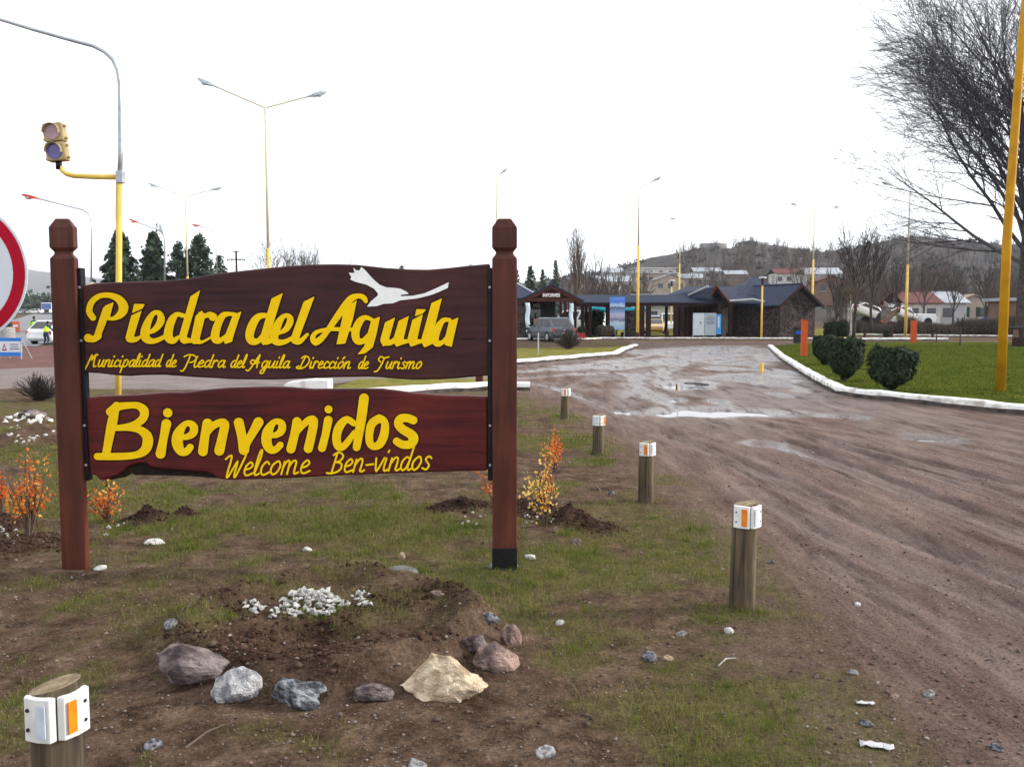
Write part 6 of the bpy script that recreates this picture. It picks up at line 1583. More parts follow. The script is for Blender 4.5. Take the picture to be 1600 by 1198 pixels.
# ---- clipped bushes on the lawn
def bush(label, px, base_py, top_py, wpx, seed, m='bush', name='clipped_bush', stem=.10, leaves=9000, size=.05, group=None, zb=.08, top_heavy=True, Yoff=0):
    rs = np.random.default_rng(seed); p = G(px, base_py, zb); p.y += Yoff
    H = at(px, top_py, p.y).z - zb; Rw = wpx / 2 * p.y / FPX
    o = thing(name, label, 'bush', p, 0, group)
    mb = MB(); 
    for k in range(7):
        a = k * 2.4; mb.tube([(0, 0, -.1), (math.cos(a) * .05, math.sin(a) * .05, H * .25), (math.cos(a) * Rw * .5, math.sin(a) * Rw * .5, H * .7)], [.03, .025, .012], 5)
    mb.build('stem', M['bark'], o)
    d = rs.normal(size=(leaves, 3)); d /= np.linalg.norm(d, axis=1, keepdims=True)
    f = rs.uniform(.60, 1.0, (leaves, 1)) ** .6 * (1 + .06 * np.abs(rs.normal(size=(leaves, 1))))
    lump = 1 + .26 * np.stack([fbm(d[:, 0] * 2.5 + seed, d[:, 1] * 2.5 + d[:, 2] * 2.1, seed)], 1)
    zz_ = d[:, 2:3]
    wid = np.where(zz_ < 0, 1 - (.80 if top_heavy else .1) * np.abs(zz_) ** 1.1, 1.0) * .86
    rxy = (np.linalg.norm(d[:, :2], axis=1, keepdims=True) + 1e-6) ** -.45
    C = np.hstack([d[:, :1] * Rw * wid * rxy, d[:, 1:2] * Rw * wid * rxy, np.sign(zz_) * np.abs(zz_) ** .55 * H * (1 - stem) / 2 + H * (1 + stem) / 2]) 
    ctr = np.array([0, 0, H * (1 + stem) / 2]); C = ctr + (C - ctr) * f * lump
    V, F = leaf_cloud(C, d, size, rs); raw('foliage', V, F, M[m], o); return o
bush('nearest clipped heart-shaped bush on the right lawn', 1392, 611, 544, 79, 1, leaves=15000, size=.045)
bush('second clipped bush, left of and behind the heart-shaped one', 1320, 596, 530, 61, 2, leaves=13000, size=.048)
bush('farthest clipped bush, half hidden behind the second', 1290, 570, 526, 46, 3, leaves=7000, size=.07)
bush('tall dark conifer-like shrub at the cabin porch', 1170, 524, 471, 34, 4, leaves=6000, size=.12, top_heavy=False, stem=.02, zb=0, name='porch_shrub', Yoff=-1.5)
bush('light green shrub at foot of the porch shrub', 1160, 526, 507, 10, 5, leaves=900, size=.12, zb=0, name='green_shrub', top_heavy=False, stem=.0)
bush('dark shrub under the gallery left of the poster', 928, 525, 486, 34, 6, leaves=6000, size=.12, top_heavy=False, stem=.02, zb=0, name='porch_shrub')
bush('dry brown shrub below the dark one under the gallery', 945, 528, 510, 32, 7, m='bush_grey', leaves=4500, size=.12, top_heavy=False, stem=.0, zb=0, name='dry_shrub')
bush('dark shrub right of the stone cabin', 1297, 527, 505, 20, 8, leaves=2500, size=.12, top_heavy=False, stem=.02, zb=0, name='porch_shrub')
bush('bright green little shrub by the far kerb below the wrecks', 1385, 527, 515, 9, 9, leaves=700, size=.12, top_heavy=False, stem=0, zb=0, name='green_shrub')
bush('dark round shrub left of the birch stems', 1316, 527, 503, 22, 10, leaves=3000, size=.12, top_heavy=False, stem=.0, zb=0, name='dark_shrub')
# red planter by the porch
p = G(908.5, 530, .05); k = p.y / FPX; o = thing('planter', 'red square planter with a small plant right of the grey car', 'planter', p)
MB().box((0, 0, 5 * k), (11 * k, 11 * k, 10 * k), taper=1.12).build('pot', mat('red_planter', (.40, .03, .035), (.33, .025, .03), .6, 4), o, bevel=.02)
rs = np.random.default_rng(3); C = rs.normal(size=(900, 3)) * np.array([4, 4, 4]) * k * .6 + np.array([0, 0, 14 * k]); V, F = leaf_cloud(C, rs.normal(size=(900, 3)), .10, rs); raw('foliage', V, F, M['bush'], o)
# hedge / scrub rows across the street, one per stretch
def scrub_row(label, a, b, Y, z, hgt, dep, n, m, seed, size=.14, name='hedge', zb=0):
    rs = np.random.default_rng(seed); x0, x1 = at(a, 480, Y).x, at(b, 480, Y).x
    t = rs.random(n); hh = hgt * (.65 + .5 * vnoise(t * (x1 - x0) * .5, t * 0, seed))
    C = np.stack([x0 + (x1 - x0) * t - (x0 + x1) / 2, rs.normal(size=n) * dep * .4, rs.random(n) ** .75 * hh], 1)
    V, F = leaf_cloud(C, rs.normal(size=(n, 3)) * .6 + [0, -.3, .5], size, rs)
    o = raw(name, V, F, M[m]); o.location = ((x0 + x1) / 2, Y, zb)
    return tag(o, label, 'hedge')
def twig_hedge(label, a, b, Y, hgt, dep, n, seed):
    rnd = np.random.default_rng(seed); x0, x1 = at(a, 480, Y).x, at(b, 480, Y).x
    x = rnd.uniform(x0, x1, n) - (x0 + x1) / 2; y = rnd.normal(size=n) * dep * .35
    h = hgt * (.45 + .75 * vnoise(x * .55, x * 0, seed)) * rnd.uniform(.5, 1.05, n); z0 = h * rnd.uniform(0, .55, n)
    ln = rnd.normal(size=(n, 2)) * .30; w = .022; an = rnd.uniform(0, 3.14, n); dx, dy = np.cos(an) * w, np.sin(an) * w
    V = np.stack([np.stack([x - dx, y - dy, z0], 1), np.stack([x + dx, y + dy, z0], 1), np.stack([x + ln[:, 0] * h, y + ln[:, 1] * h, h], 1)], 1).reshape(-1, 3)
    o = raw('hedge', V, np.arange(3 * n).reshape(n, 3), M['bush_grey']); o.location = ((x0 + x1) / 2, Y, 0); return tag(o, label, 'hedge')
twig_hedge('grey-brown twiggy hedge across the street on the right', 1425, 1680, 74, 1.55, 1.8, 26000, 1)
twig_hedge('dark grey twiggy hedge below the wrecked cars', 1300, 1425, 76, 1.65, 1.8, 14000, 2)
# twiggy grey bushes
def twig_bush(label, p, H, n, seed, m='twig_brown', r=.006, spread=.7, name='twiggy_bush'):
    rnd = random.Random(seed); o = thing(name, label, 'bush', p); mb = MB()
    for i in range(n):
        az = rnd.uniform(0, 6.28); a = rnd.uniform(.05, spread); d = Vector((math.cos(az) * math.sin(a), math.sin(az) * math.sin(a), math.cos(a)))
        branch(mb, Vector((d.x * .05, d.y * .05, 0)), d, H * rnd.uniform(.7, 1.05), r * 1.6, 0, dict(seg=[4, 3], wob=[.12, .12], up=[.05, .03], rmin=r * .6, sides=[3, 3], kids=[6], ang=[(.3, .7)], thin=[.6], len=[.45], **{'from': [.2]}), rnd)
    mb.build('stems', M[m], o, fix=False); return o
p = G(887, 545, .07); twig_bush('round twiggy grey bush on the island behind the grey car', p, at(887, 515, p.y).z - .05, 90, 1, 'bush_grey', .014, 1.25)
p = G(62, 626); twig_bush('dark leafless low bush left of the left post', p, .46, 110, 2, 'twig', .006, 1.3)

# ---- far woods on the hill and along the highway: seen as one mass
def wood_mass(name, spots, seed, hs, m, label, prm):
    rnd = random.Random(seed); var = []
    for v in range(5):
        mb = MB()
        mb.tube([(0, 0, -1), (0, 0, .45)], [.02, .012], 4, cap=False)
        for k in range(7):
            az = k * 2.4; a = rnd.uniform(.15, .55); branch(mb, Vector((0, 0, .12 + .05 * k)), Vector((math.cos(az) * math.sin(a), math.sin(az) * math.sin(a), math.cos(a))), rnd.uniform(.4, .6), .010, 0, prm, rnd)
        tri = [(f[0], f[i], f[i + 1]) for f in mb.f for i in range(1, len(f) - 1)]
        var.append((np.array(mb.v), np.array(tri)))
    VV, FF, off = [], [], 0
    for (x, y, z) in spots:
        v, f = var[rnd.randrange(5)]; a = rnd.uniform(0, 6.28); s = hs * rnd.uniform(.7, 1.25)
        ca, sa = math.cos(a), math.sin(a)
        q = np.stack([(v[:, 0] * ca - v[:, 1] * sa) * s + x, (v[:, 0] * sa + v[:, 1] * ca) * s + y, v[:, 2] * s + z], 1)
        VV.append(q); FF.append(f + off); off += len(v)
    o = raw(name, np.vstack(VV), np.vstack(FF), m); return tag(o, label, 'trees', kind='stuff')
PR_FAR = dict(seg=[3, 2], wob=[.12, .1], up=[.08, .05], rmin=.0045, sides=[3, 3], kids=[5], ang=[(.3, .7)], thin=[.6], len=[.5], **{'from': [.2]})
sp = []
rr_ = random.Random(4)
while len(sp) < 560:
    y = 240 + 290 * rr_.random() ** 1.2; px = rr_.uniform(1060, 1640); x = (px - 800) / FPX * y
    sp.append((x, y, hill_z(x, y) - .5))
for i in range(30):
    y = rr_.uniform(120, 200); px = rr_.uniform(880, 1000); x = (px - 800) / FPX * y; sp.append((x, y, 0))
for i in range(110):
    y = rr_.uniform(126, 215); px = rr_.uniform(1290, 1640); x = (px - 800) / FPX * y; sp.append((x, y, 0))
M['wood'] = mat('winter_wood', (.100, .070, .054), (.046, .035, .032), .95, .05)
wood_mass('winter_wood', sp, 5, 8.5, M['wood'], 'brown mass of leafless trees covering the lower hillside', PR_FAR)
sp = []
for i in range(70):
    y = rr_.uniform(300, 420); px = rr_.uniform(-60, 170); x = (px - 800) / FPX * y; sp.append((x, y, 1.5))
rs = np.random.default_rng(8); C = []
for x, y, z in sp: C.append(rs.normal(size=(90, 3)) * [3, 3, 2.0] + [x, y, z + 3.5])
V, F = leaf_cloud(np.vstack(C), rs.normal(size=(len(sp) * 90, 3)), 1.3, rs)
tag(raw('roadside_wood', V, F, M['pine']), 'dark band of trees far off beside the highway', 'trees', kind='stuff')
# scrub dots along the ridge
rs = np.random.default_rng(9); C = []
for i in range(1100):
    j = rs.integers(0, len(HV)); q = HV[j]
    if q[1] < 330: continue
    s = rs.uniform(.5, 1.2); C.append(rs.normal(size=(26, 3)) * [1.3 * s, 1.3 * s, .8 * s] + q + [0, 0, .6])
V, F = leaf_cloud(np.vstack(C), rs.normal(size=(len(C) * 26, 3)), .9, rs)
tag(raw('hill_scrub', V, F, M['bush']), 'dark scrub dotted over the hill and its ridge', 'scrub', kind='stuff')

# ---- autumn shrubs by the sign
def autumn(label, px, base_py, top_py, wpx, seed, lm, nst=9, leaves=520, lean=0, two=None):
    rnd = random.Random(seed); rs = np.random.default_rng(seed); p = onG(px, base_py); H = at(px, top_py, p.y).z - p.z; Rw = wpx / 2 * p.y / FPX
    o = thing('autumn_shrub', label, 'shrub', p); st_ = MB(); C, N = [], []
    for k in range(nst):
        az = rnd.uniform(0, 6.28); rr2 = Rw * rnd.uniform(.1, 1.0); hh = H * rnd.uniform(.55, 1.0) * (1 - .3 * rr2 / Rw)
        if k == 0: rr2, hh = Rw * .05, H
        e = Vector((math.cos(az) * rr2 + lean * hh, math.sin(az) * rr2 * .8, hh)); m1 = e * .5 + Vector((rnd.uniform(-.03, .03), 0, H * .05))
        st_.tube([(0, 0, -.03), m1 * .5, m1, e], [.008, .006, .005, .0025], 5)
        for j in range(leaves // nst):
            t = rnd.uniform(.3, 1); b_ = (m1 * (2 * (1 - t)) + e * (2 * t - 1)) if t > .5 else m1 * (t * 2)
            c = b_ + Vector((rnd.gauss(0, 1), rnd.gauss(0, 1), rnd.gauss(0, 1))) * Rw * .17; C.append(c); N.append((rnd.gauss(0, 1), rnd.gauss(0, 1) - .5, rnd.gauss(0, .6)))
    st_.build('stems', M['twig_brown'], o, fix=False)
    V, F = leaf_cloud(np.array(C), np.array(N) / (np.linalg.norm(np.array(N), axis=1, keepdims=True) + 1e-6), .017, rs)
    n2 = int(len(F) * (two or 1.0))
    raw('leaves', V[:n2 * 4], F[:n2], M[lm], o)
    if two:
        raw('leaves', V[n2 * 4:], F[n2:] - n2 * 4, M['yellow_leaf' if lm == 'orange_leaf' else 'orange_leaf'], o)
    return o
autumn('upright orange-leaved shrub right of the right post, behind the yellow one', 868, 738, 668, 46, 1, 'orange_leaf', 9, 400, two=.75)
autumn('bushy yellow-leaved shrub beside the right post foot', 852, 822, 716, 88, 2, 'yellow_leaf', 13, 360, two=.88)
autumn('sparse orange shrub mostly hidden behind the right post', 775, 792, 700, 60, 3, 'orange_leaf', 7, 260)
autumn('tall orange-red shrub left of the left post', 46, 838, 690, 86, 4, 'orange_leaf', 20, 560, two=.85)
autumn('small orange shrub under the lower board right of the left post', 170, 815, 745, 84, 5, 'orange_leaf', 16, 380, two=.75)
autumn('second orange shrub cut by the left edge', 2, 800, 735, 30, 6, 'orange_leaf', 6, 180)

# ================================================================== GRASS
def grass(name, n, xr, yr, mask, h0, h1, w, m, label, seed, zf=None):
    rs = np.random.default_rng(seed)
    u = rs.random(n * 3); x = xr[0] + (xr[1] - xr[0]) * rs.random(n * 3); y = yr[0] * (yr[1] / yr[0]) ** u
    if mask is not None:
        g = mask(x, y); k = rs.random(n * 3) < g
        x, y = x[k][:n], y[k][:n]
    n = len(x)
    z = zf(x, y) if zf is not None else np.zeros(n)
    sc = np.clip(y / 5.0, .8, 3.0)
    h = rs.uniform(h0, h1, n) * (.7 + .6 * vnoise(x * 2, y * 2, 5)); a = rs.uniform(0, 2 * np.pi, n); ln = rs.normal(size=(n, 2)) * .55
    ww = w * sc
    dx, dy = np.cos(a) * ww / 2, np.sin(a) * ww / 2
    B1 = np.stack([x - dx, y - dy, z - .004], 1); B2 = np.stack([x + dx, y + dy, z - .004], 1)
    M1 = np.stack([x + dx * .6 + ln[:, 0] * h * .35, y + dy * .6 + ln[:, 1] * h * .35, z + h * .6], 1); M0 = np.stack([x - dx * .6 + ln[:, 0] * h * .35, y - dy * .6 + ln[:, 1] * h * .35, z + h * .6], 1)
    T = np.stack([x + ln[:, 0] * h, y + ln[:, 1] * h, z + h * .92], 1)
    V = np.stack([B1, B2, M1, M0, T], 1).reshape(-1, 3); i = np.arange(n) * 5
    F = np.vstack([np.stack([i, i + 1, i + 2], 1), np.stack([i, i + 2, i + 3], 1), np.stack([i + 3, i + 2, i + 4], 1)])
    o = raw(name, V, F, m); return tag(o, label, 'grass', kind='stuff')
def grass_mat(name, cols):
    m = mat(name, cols[0], cols[1], .8, 2, trans=.25, spec=.05); n, l = m.node_tree.nodes, m.node_tree.links
    rp = [x for x in n if x.type == 'VALTORGB'][0]; e = rp.color_ramp.elements
    while len(e) < len(cols): e.new(.5)
    for k, c in enumerate(cols): e[k].position = k / (len(cols) - 1) * .9 + .05; e[k].color = (*c, 1)
    g = n.new('ShaderNodeNewGeometry'); z = [x for x in n if x.type == 'TEX_NOISE'][0]; z.inputs['Scale'].default_value = 1.6
    ad = n.new('ShaderNodeMath'); ad.operation = 'MULTIPLY_ADD'; l.new(g.outputs['Random Per Island'], ad.inputs[0]); ad.inputs[1].default_value = .55
    s2 = n.new('ShaderNodeMath'); s2.operation = 'MULTIPLY_ADD'; l.new(z.outputs[0], s2.inputs[0]); s2.inputs[1].default_value = 1.1; s2.inputs[2].default_value = -.32; l.new(s2.outputs[0], ad.inputs[2])
    l.new(ad.outputs[0], rp.inputs[0]); return m
M['grass'] = grass_mat('short_weedy_grass', [(.046, .074, .012), (.086, .112, .020), (.138, .144, .038), (.20, .165, .07), (.27, .21, .11)])
gf = lambda x, y: ground_fields(x, y)
grass('ground_grass', 160000, (-7, 5.5), (2.0, 15.5), lambda x, y: np.clip(gf(x, y)[3] * 1.25 - .08, .0, 1), .012, .042, .0035, M['grass'], 'thin patchy grass growing on the bare earth round the sign', 1, lambda x, y: gf(x, y)[0])
# taller tufts, clump by clump, in the greener patches
M['tuft'] = grass_mat('fresh_grass_tufts', [(.050, .085, .010), (.090, .130, .018), (.145, .160, .034), (.22, .18, .08)])
rs_t = np.random.default_rng(77); cxs = rs_t.uniform(-6, 4, 9000); cys = 2.4 * (14 / 2.4) ** rs_t.random(9000)
kt = rs_t.random(9000) < np.clip(gf(cxs, cys)[3] * 1.5 - .7, 0, 1); cxs, cys = cxs[kt][:1050], cys[kt][:1050]
def tufts():
    nb_ = 26; n = len(cxs) * nb_
    rr = np.abs(rs_t.normal(size=n)) * .035 * np.repeat(rs_t.uniform(.5, 1.8, len(cxs)), nb_); a = rs_t.uniform(0, 6.283, n)
    x = np.repeat(cxs, nb_) + np.cos(a) * rr; y = np.repeat(cys, nb_) + np.sin(a) * rr; z = gf(x, y)[0]
    h = np.repeat(rs_t.uniform(.018, .06, len(cxs)), nb_) * rs_t.uniform(.5, 1.1, n); w = .0035 * np.clip(y / 5, .8, 2.4)
    an = rs_t.uniform(0, 6.283, n); dx, dy = np.cos(an) * w / 2, np.sin(an) * w / 2; lx, ly = np.cos(a) * .5 * h + rs_t.normal(size=n) * .2 * h, np.sin(a) * .5 * h + rs_t.normal(size=n) * .2 * h
    V = np.stack([np.stack([x - dx, y - dy, z - .004], 1), np.stack([x + dx, y + dy, z - .004], 1), np.stack([x + dx * .6 + lx * .35, y + dy * .6 + ly * .35, z + h * .6], 1), np.stack([x - dx * .6 + lx * .35, y - dy * .6 + ly * .35, z + h * .6], 1), np.stack([x + lx, y + ly, z + h * .95], 1)], 1).reshape(-1, 3)
    i = np.arange(n) * 5; F = np.vstack([np.stack([i, i + 1, i + 2], 1), np.stack([i, i + 2, i + 3], 1), np.stack([i + 3, i + 2, i + 4], 1)])
    return tag(raw('grass_tufts', V, F, M['tuft']), 'fresh green grass tufts scattered over the patchy turf', 'grass', kind='stuff')
tufts()
M['lawn_blade'] = grass_mat('lawn_blades', [(.024, .044, .005), (.038, .060, .007), (.054, .072, .010), (.08, .08, .016)])
rl = np.array([tuple(q) for q in right_lawn_pts])
grass('lawn_grass', 60000, (7, 34), (16, 45), lambda x, y: inside(x, y, rl) * .9, .02, .055, .0035, M['lawn_blade'], 'short green blades of the right lawn', 2, lambda x, y: np.full(len(x), .085))

# ================================================================== STONES
def rock(name, label, p, s, seed, m, flat=1.0, cat='rock', group=None, sink=.25, rz=0, det=3, rough=.3, prof=None):
    rs = np.random.default_rng(seed); bm = bmesh.new(); bmesh.ops.create_icosphere(bm, subdivisions=det, radius=1)
    pl = rs.normal(size=(9, 3)); pl /= np.linalg.norm(pl, axis=1, keepdims=True); dd = rs.uniform(.50, .88, 9)
    for v in bm.verts:
        c = np.array(v.co); 
        for n_, d_ in zip(pl, dd):
            q = c @ n_ - d_
            if q > 0: c = c - n_ * q * .95
        k = 1 + rough * .35 * float(fbm(c[0] * 1.7 + seed, c[1] * 1.7 + c[2] * 1.3, seed)) + rough * .26 * float(fbm(c[0] * 6 + c[2] * 3, c[1] * 6 + c[2] * 4, seed + 3))
        c = c * k
        if prof: c[2] *= float(np.interp(c[0], [q[0] for q in prof], [q[1] for q in prof])) if c[2] > 0 else 1
        if c[2] < -.3:                       # bedded in the soil: flat underneath
            c[2] = -.3 + (c[2] + .3) * .15
        v.co = Vector(c)
    me = bpy.data.meshes.new(name); bm.to_mesh(me); bm.free()
    o = mkobj(name, me, m, smooth=False); o.scale = s; o.rotation_euler = (0, 0, rz); o.location = (p[0], p[1], p[2] + s[2] * (.28 - .45 * sink))
    if label: tag(o, label, cat, group)
    return o
def rock_mat(name, a, b, c_=None, sc=6, pits=False):
    m = mat(name, a, b, .95, sc, bump=1.0, bscale=sc * 5, detail=10, ramp=(.40, .60), spec=.15)
    n, l = m.node_tree.nodes, m.node_tree.links; b_ = n['Principled BSDF']
    tc = [x for x in n if x.type == 'TEX_COORD'][0]; v = n.new('ShaderNodeTexVoronoi'); v.inputs['Scale'].default_value = sc * 4; l.new(tc.outputs['Object'], v.inputs['Vector'])
    r2 = n.new('ShaderNodeValToRGB'); r2.color_ramp.elements[0].position = .10; r2.color_ramp.elements[1].position = .24; r2.color_ramp.elements[0].color = (.25, .25, .25, 1); l.new(v.outputs['Distance'], r2.inputs[0])
    mx = n.new('ShaderNodeMix'); mx.data_type = 'RGBA'; mx.blend_type = 'MULTIPLY'; mx.inputs[0].default_value = 1 if pits else .35
    rp = [x for x in n if x.type == 'VALTORGB'][0]; l.new(rp.outputs[0], mx.inputs[6]); l.new(r2.outputs[0], mx.inputs[7]); l.new(mx.outputs[2], b_.inputs['Base Color']); return m
M['rk_purple'] = rock_mat('purplish_basalt', (.22, .18, .17), (.055, .040, .042), sc=1.4); M['rk_grey'] = rock_mat('pitted_grey_stone', (.50, .50, .50), (.20, .195, .21), sc=2.2, pits=True)
M['rk_dark'] = rock_mat('dark_lava', (.30, .31, .34), (.05, .05, .06), sc=2.0, pits=True); M['rk_cream'] = rock_mat('cream_quartz', (.62, .50, .36), (.34, .25, .17), sc=2.6)
M['rk_pink'] = rock_mat('pinkish_stone', (.38, .26, .22), (.13, .095, .085), sc=1.5); M['rk_white'] = rock_mat('white_chips', (.80, .79, .76), (.62, .61, .58), sc=1.5)
def rk(px, py, wpx, hpx, m, lab, seed, dep=.8, name='rock', rz=0, sink=.27, rough=.35, det=4, prof=None):
    p = onG(px, py); k = p.y / FPX; w, h = wpx * k / 2 * 1.08, hpx * k / 1.52
    return rock(name, lab, p, (w, w * dep, h), seed, M[m], rz=rz, sink=sink, rough=rough, det=det, prof=prof)
rk(300, 1048, 124, 62, 'rk_purple', 'long purplish stone at the left front of the stone ring', 1, .6)
rk(370, 1084, 76, 62, 'rk_grey', 'rounded pitted pale grey stone at the front of the stone ring', 2, .8, sink=.12)
rk(468, 1096, 96, 54, 'rk_dark', 'low jagged dark grey lava stone at the front of the ring', 3, .6, sink=.15, rough=.8, prof=[(-1, .3), (-.6, 1.2), (-.2, 1.0), (.2, .75), (.6, .8), (1, .3)])
rk(582, 1088, 62, 28, 'rk_purple', 'small flat greyish stone between the lava stone and the cream boulder', 4, .6, sink=.15)
rk(692, 1082, 128, 72, 'rk_cream', 'big angular cream quartz boulder at the right front of the ring', 5, .6, sink=.10, rough=.6, prof=[(-1, .2), (-.65, .65), (-.3, 1.25), (0, 1.1), (.4, .8), (.7, .5), (1, .4)])
rk(772, 1040, 72, 50, 'rk_pink', 'broad pinkish stone with white top at the right rim of the ring', 6, .8, sink=.2)
rk(798, 1006, 32, 40, 'rk_pink', 'small pink stone perched above the broad pinkish one', 7, .8, sink=.12)
rk(762, 968, 34, 18, 'rk_dark', 'flat dark stone at the right back of the ring', 8, .8)
rk(268, 980, 22, 20, 'rk_grey', 'pale pointed stone standing at the left rim of the ring', 9, .5, sink=.1)
rk(592, 912, 84, 26, 'rk_pink', 'flat reddish slab at the back of the ring', 10, .7)
rk(742, 1012, 44, 30, 'rk_purple', 'brownish stone half buried behind the broad pinkish one', 12, .7)
rk(690, 930, 46, 12, 'rk_pink', 'thin pinkish slab behind the right rim', 11, .5)
# iron lid lying behind the ring
p = onG(622, 899); k = p.y / FPX; o = thing('concrete_disc', 'grey round concrete disc with a hole lying behind the ring', 'disc', (p.x, p.y, p.z + .002), .3); o.rotation_euler = (R(4), R(-3), .2)
V, F = [], []; n = 40
for r_, z in ((32 * k, -.05), (32 * k, .012), (30 * k, .02), (9 * k, .02), (9 * k, -.05)):
    for i in range(n): t = 2 * math.pi * i / n; V.append((r_ * math.cos(t), r_ * math.sin(t), z))
for j in range(4):
    for i in range(n): F.append((j * n + i, j * n + (i + 1) % n, (j + 1) * n + (i + 1) % n, (j + 1) * n + i))
MB().add(V, F).build('ring', mat('dirty_concrete', (.20, .19, .185), (.11, .10, .098), .9, 8, bump=.5), o)
# heap of white chips: shared meshes
chips = []
for s in range(7):
    rs = np.random.default_rng(200 + s); bm = bmesh.new()
    for q in rs.normal(size=(9, 3)): q = q / np.linalg.norm(q) * rs.uniform(.75, 1.1); bm.verts.new((q[0], q[1] * .7, q[2] * .8))
    bmesh.ops.convex_hull(bm, input=bm.verts[:]); me = bpy.data.meshes.new('stone_chip'); bm.to_mesh(me); bm.free(); me.materials.append(M['rk_white']); chips.append(me)
rc = random.Random(12); cnt = 0
def chip_at(px, py, sz, group, label):
    p = onG(px, py); o = bpy.data.objects.new('stone_chip', chips[rc.randrange(7)]); COL.objects.link(o)
    s = sz * p.y / FPX / 2; o.location = (p.x, p.y, p.z + s * .35); o.scale = (s * rc.uniform(.8, 1.5), s * rc.uniform(.7, 1.2), s * rc.uniform(.5, .9)); o.rotation_euler = (rc.uniform(-.5, .5), rc.uniform(-.5, .5), rc.uniform(0, 6.28))
    tag(o, label, 'stone', group); return o
def heap(n, cx, cy, rx, ry, s0, s1, pile=0, group='white chips inside the ring', label='white broken stone chip in the heap inside the stone ring'):
    for i in range(n):
        a = rc.uniform(0, 6.28); q = math.sqrt(rc.random()); o = chip_at(cx + math.cos(a) * q * rx, cy + math.sin(a) * q * ry, rc.uniform(s0, s1), group, label)
        o.location.z += pile * (1 - q) * rc.random()
heap(115, 487, 943, 50, 20, 9, 18, .05); heap(16, 396, 946, 20, 12, 9, 17); heap(22, 560, 938, 26, 12, 7, 15); heap(14, 440, 958, 26, 8, 8, 14)
# stones round the young trees and out on the grass: individually seen ones
g2, l2 = 'white chips round the autumn shrubs', 'white stone chip lying in the dug earth by the autumn shrubs'
heap(26, 845, 800, 45, 22, 5, 11, 0, g2, l2); heap(9, 735, 812, 30, 10, 5, 10, 0, g2, l2); heap(8, 215, 830, 60, 14, 5, 10, 0, g2, l2); heap(14, 20, 830, 20, 25, 6, 10, 0, g2, l2)
heap(60, 45, 668, 42, 26, 5, 12, .1, 'pale stones of the far left heap', 'pale broken stone in the heap behind the left post')
rk(50, 652, 40, 20, 'rk_purple', 'purplish boulder on top of the pale stone heap at left', 31, .8)
for i, (px, py, w, h, m_, lab) in enumerate([(480, 860, 16, 9, 'rk_white', 'white pebble on the grass under the lower board'), (627, 872, 14, 13, 'rk_cream', 'cream pebble on the grass left of the right post'), (1207, 880, 14, 9, 'rk_dark', 'dark pebble right of the nearest right bollard'),
    (1014, 1028, 30, 20, 'rk_dark', 'smooth dark grey stone on the grass left of the nearest right bollard'), (1043, 1030, 20, 14, 'rk_cream', 'tan and white chip beside the smooth dark stone'), (875, 974, 18, 10, 'rk_white', 'flat whitish pebble right of the stone ring'),
    (852, 1178, 36, 20, 'rk_grey', 'grey half-buried stone at the bottom edge of the picture'), (868, 832, 10, 17, 'rk_pink', 'upright brick-red chip below the yellow shrub'), (1138, 988, 20, 12, 'rk_white', 'white chip below the nearest right bollard'), (1065, 992, 18, 10, 'rk_grey', 'pale scrap-like stone left of the white chip'),
    (955, 772, 14, 12, 'rk_dark', 'dark round pebble left of the second bollard'), (934, 765, 14, 10, 'rk_purple', 'reddish pebble near the yellow shrub'), (1353, 1132, 24, 11, 'rk_dark', 'dark blue-grey pebble on the mud at lower right'), (1332, 1052, 18, 10, 'rk_grey', 'grey pebble at left of the track edge'), (1452, 1086, 20, 13, 'rk_grey', 'grey stone right of the white scrap'),
    (1398, 1088, 18, 9, 'rk_pink', 'brownish pebble between white scrap and grey stone'), (1558, 1170, 24, 12, 'rk_dark', 'dark stone near the lower right corner'), (1274, 1058, 14, 10, 'rk_pink', 'reddish pebble by the track edge grass'), (245, 848, 36, 10, 'rk_white', 'pale flat stone under the left end of the lower board'), (158, 888, 22, 10, 'rk_white', 'white splinter of stone at the foot of the left post'),
    (900, 848, 22, 10, 'rk_purple', 'flat reddish stone right of the tarred post foot'), (828, 872, 20, 10, 'rk_white', 'pale stone just right of the tarred post foot'), (770, 886, 22, 10, 'rk_grey', 'grey stone against the tarred post foot'), (800, 888, 26, 9, 'rk_grey', 'flat grey stone before the tarred post foot'), (1340, 945, 12, 8, 'rk_white', 'white pebble on the track edge'), (240, 1165, 34, 14, 'rk_dark', 'dark clod of earth right of the corner bollard'), (650, 1196, 40, 14, 'rk_grey', 'grey stone cut by the bottom edge')]):
    rk(px, py, w, h, m_, lab, 50 + i, .8, name='stone', rz=i * .7, det=2 if w < 24 else 3, sink=.3)
# paper scraps
M['paper'] = mat('white_litter', (.52, .53, .55), (.40, .40, .42), .6, 6)
def scrap(px, py, wpx, lab, seed):
    p = onG(px, py); w = wpx * p.y / FPX; rs = random.Random(seed); V = []
    for i in range(7):
        for j in range(3):
            x = (i / 6 - .5) * w; V.append((x, (j / 2 - .5) * w * .35 + rs.uniform(-.1, .1) * w * .3, .006 + .014 * abs(math.sin(i * 1.3 + j)) * (w / .1) * .5 + rs.uniform(0, .004)))
    o = MB().add(V, [(i * 3 + j, (i + 1) * 3 + j, (i + 1) * 3 + j + 1, i * 3 + j + 1) for i in range(6) for j in range(2)]).build('paper_scrap', M['paper'], smooth=True)
    s_ = o.modifiers.new('solid', 'SOLIDIFY'); s_.thickness = .001
    o.location = p; o.rotation_euler = (0, 0, rs.uniform(-.4, .4)); return tag(o, lab, 'litter')
scrap(1370, 1168, 52, 'torn white plastic strip on the mud at lower right', 1); scrap(1352, 1101, 28, 'crumpled white scrap on the mud above the strip', 2)
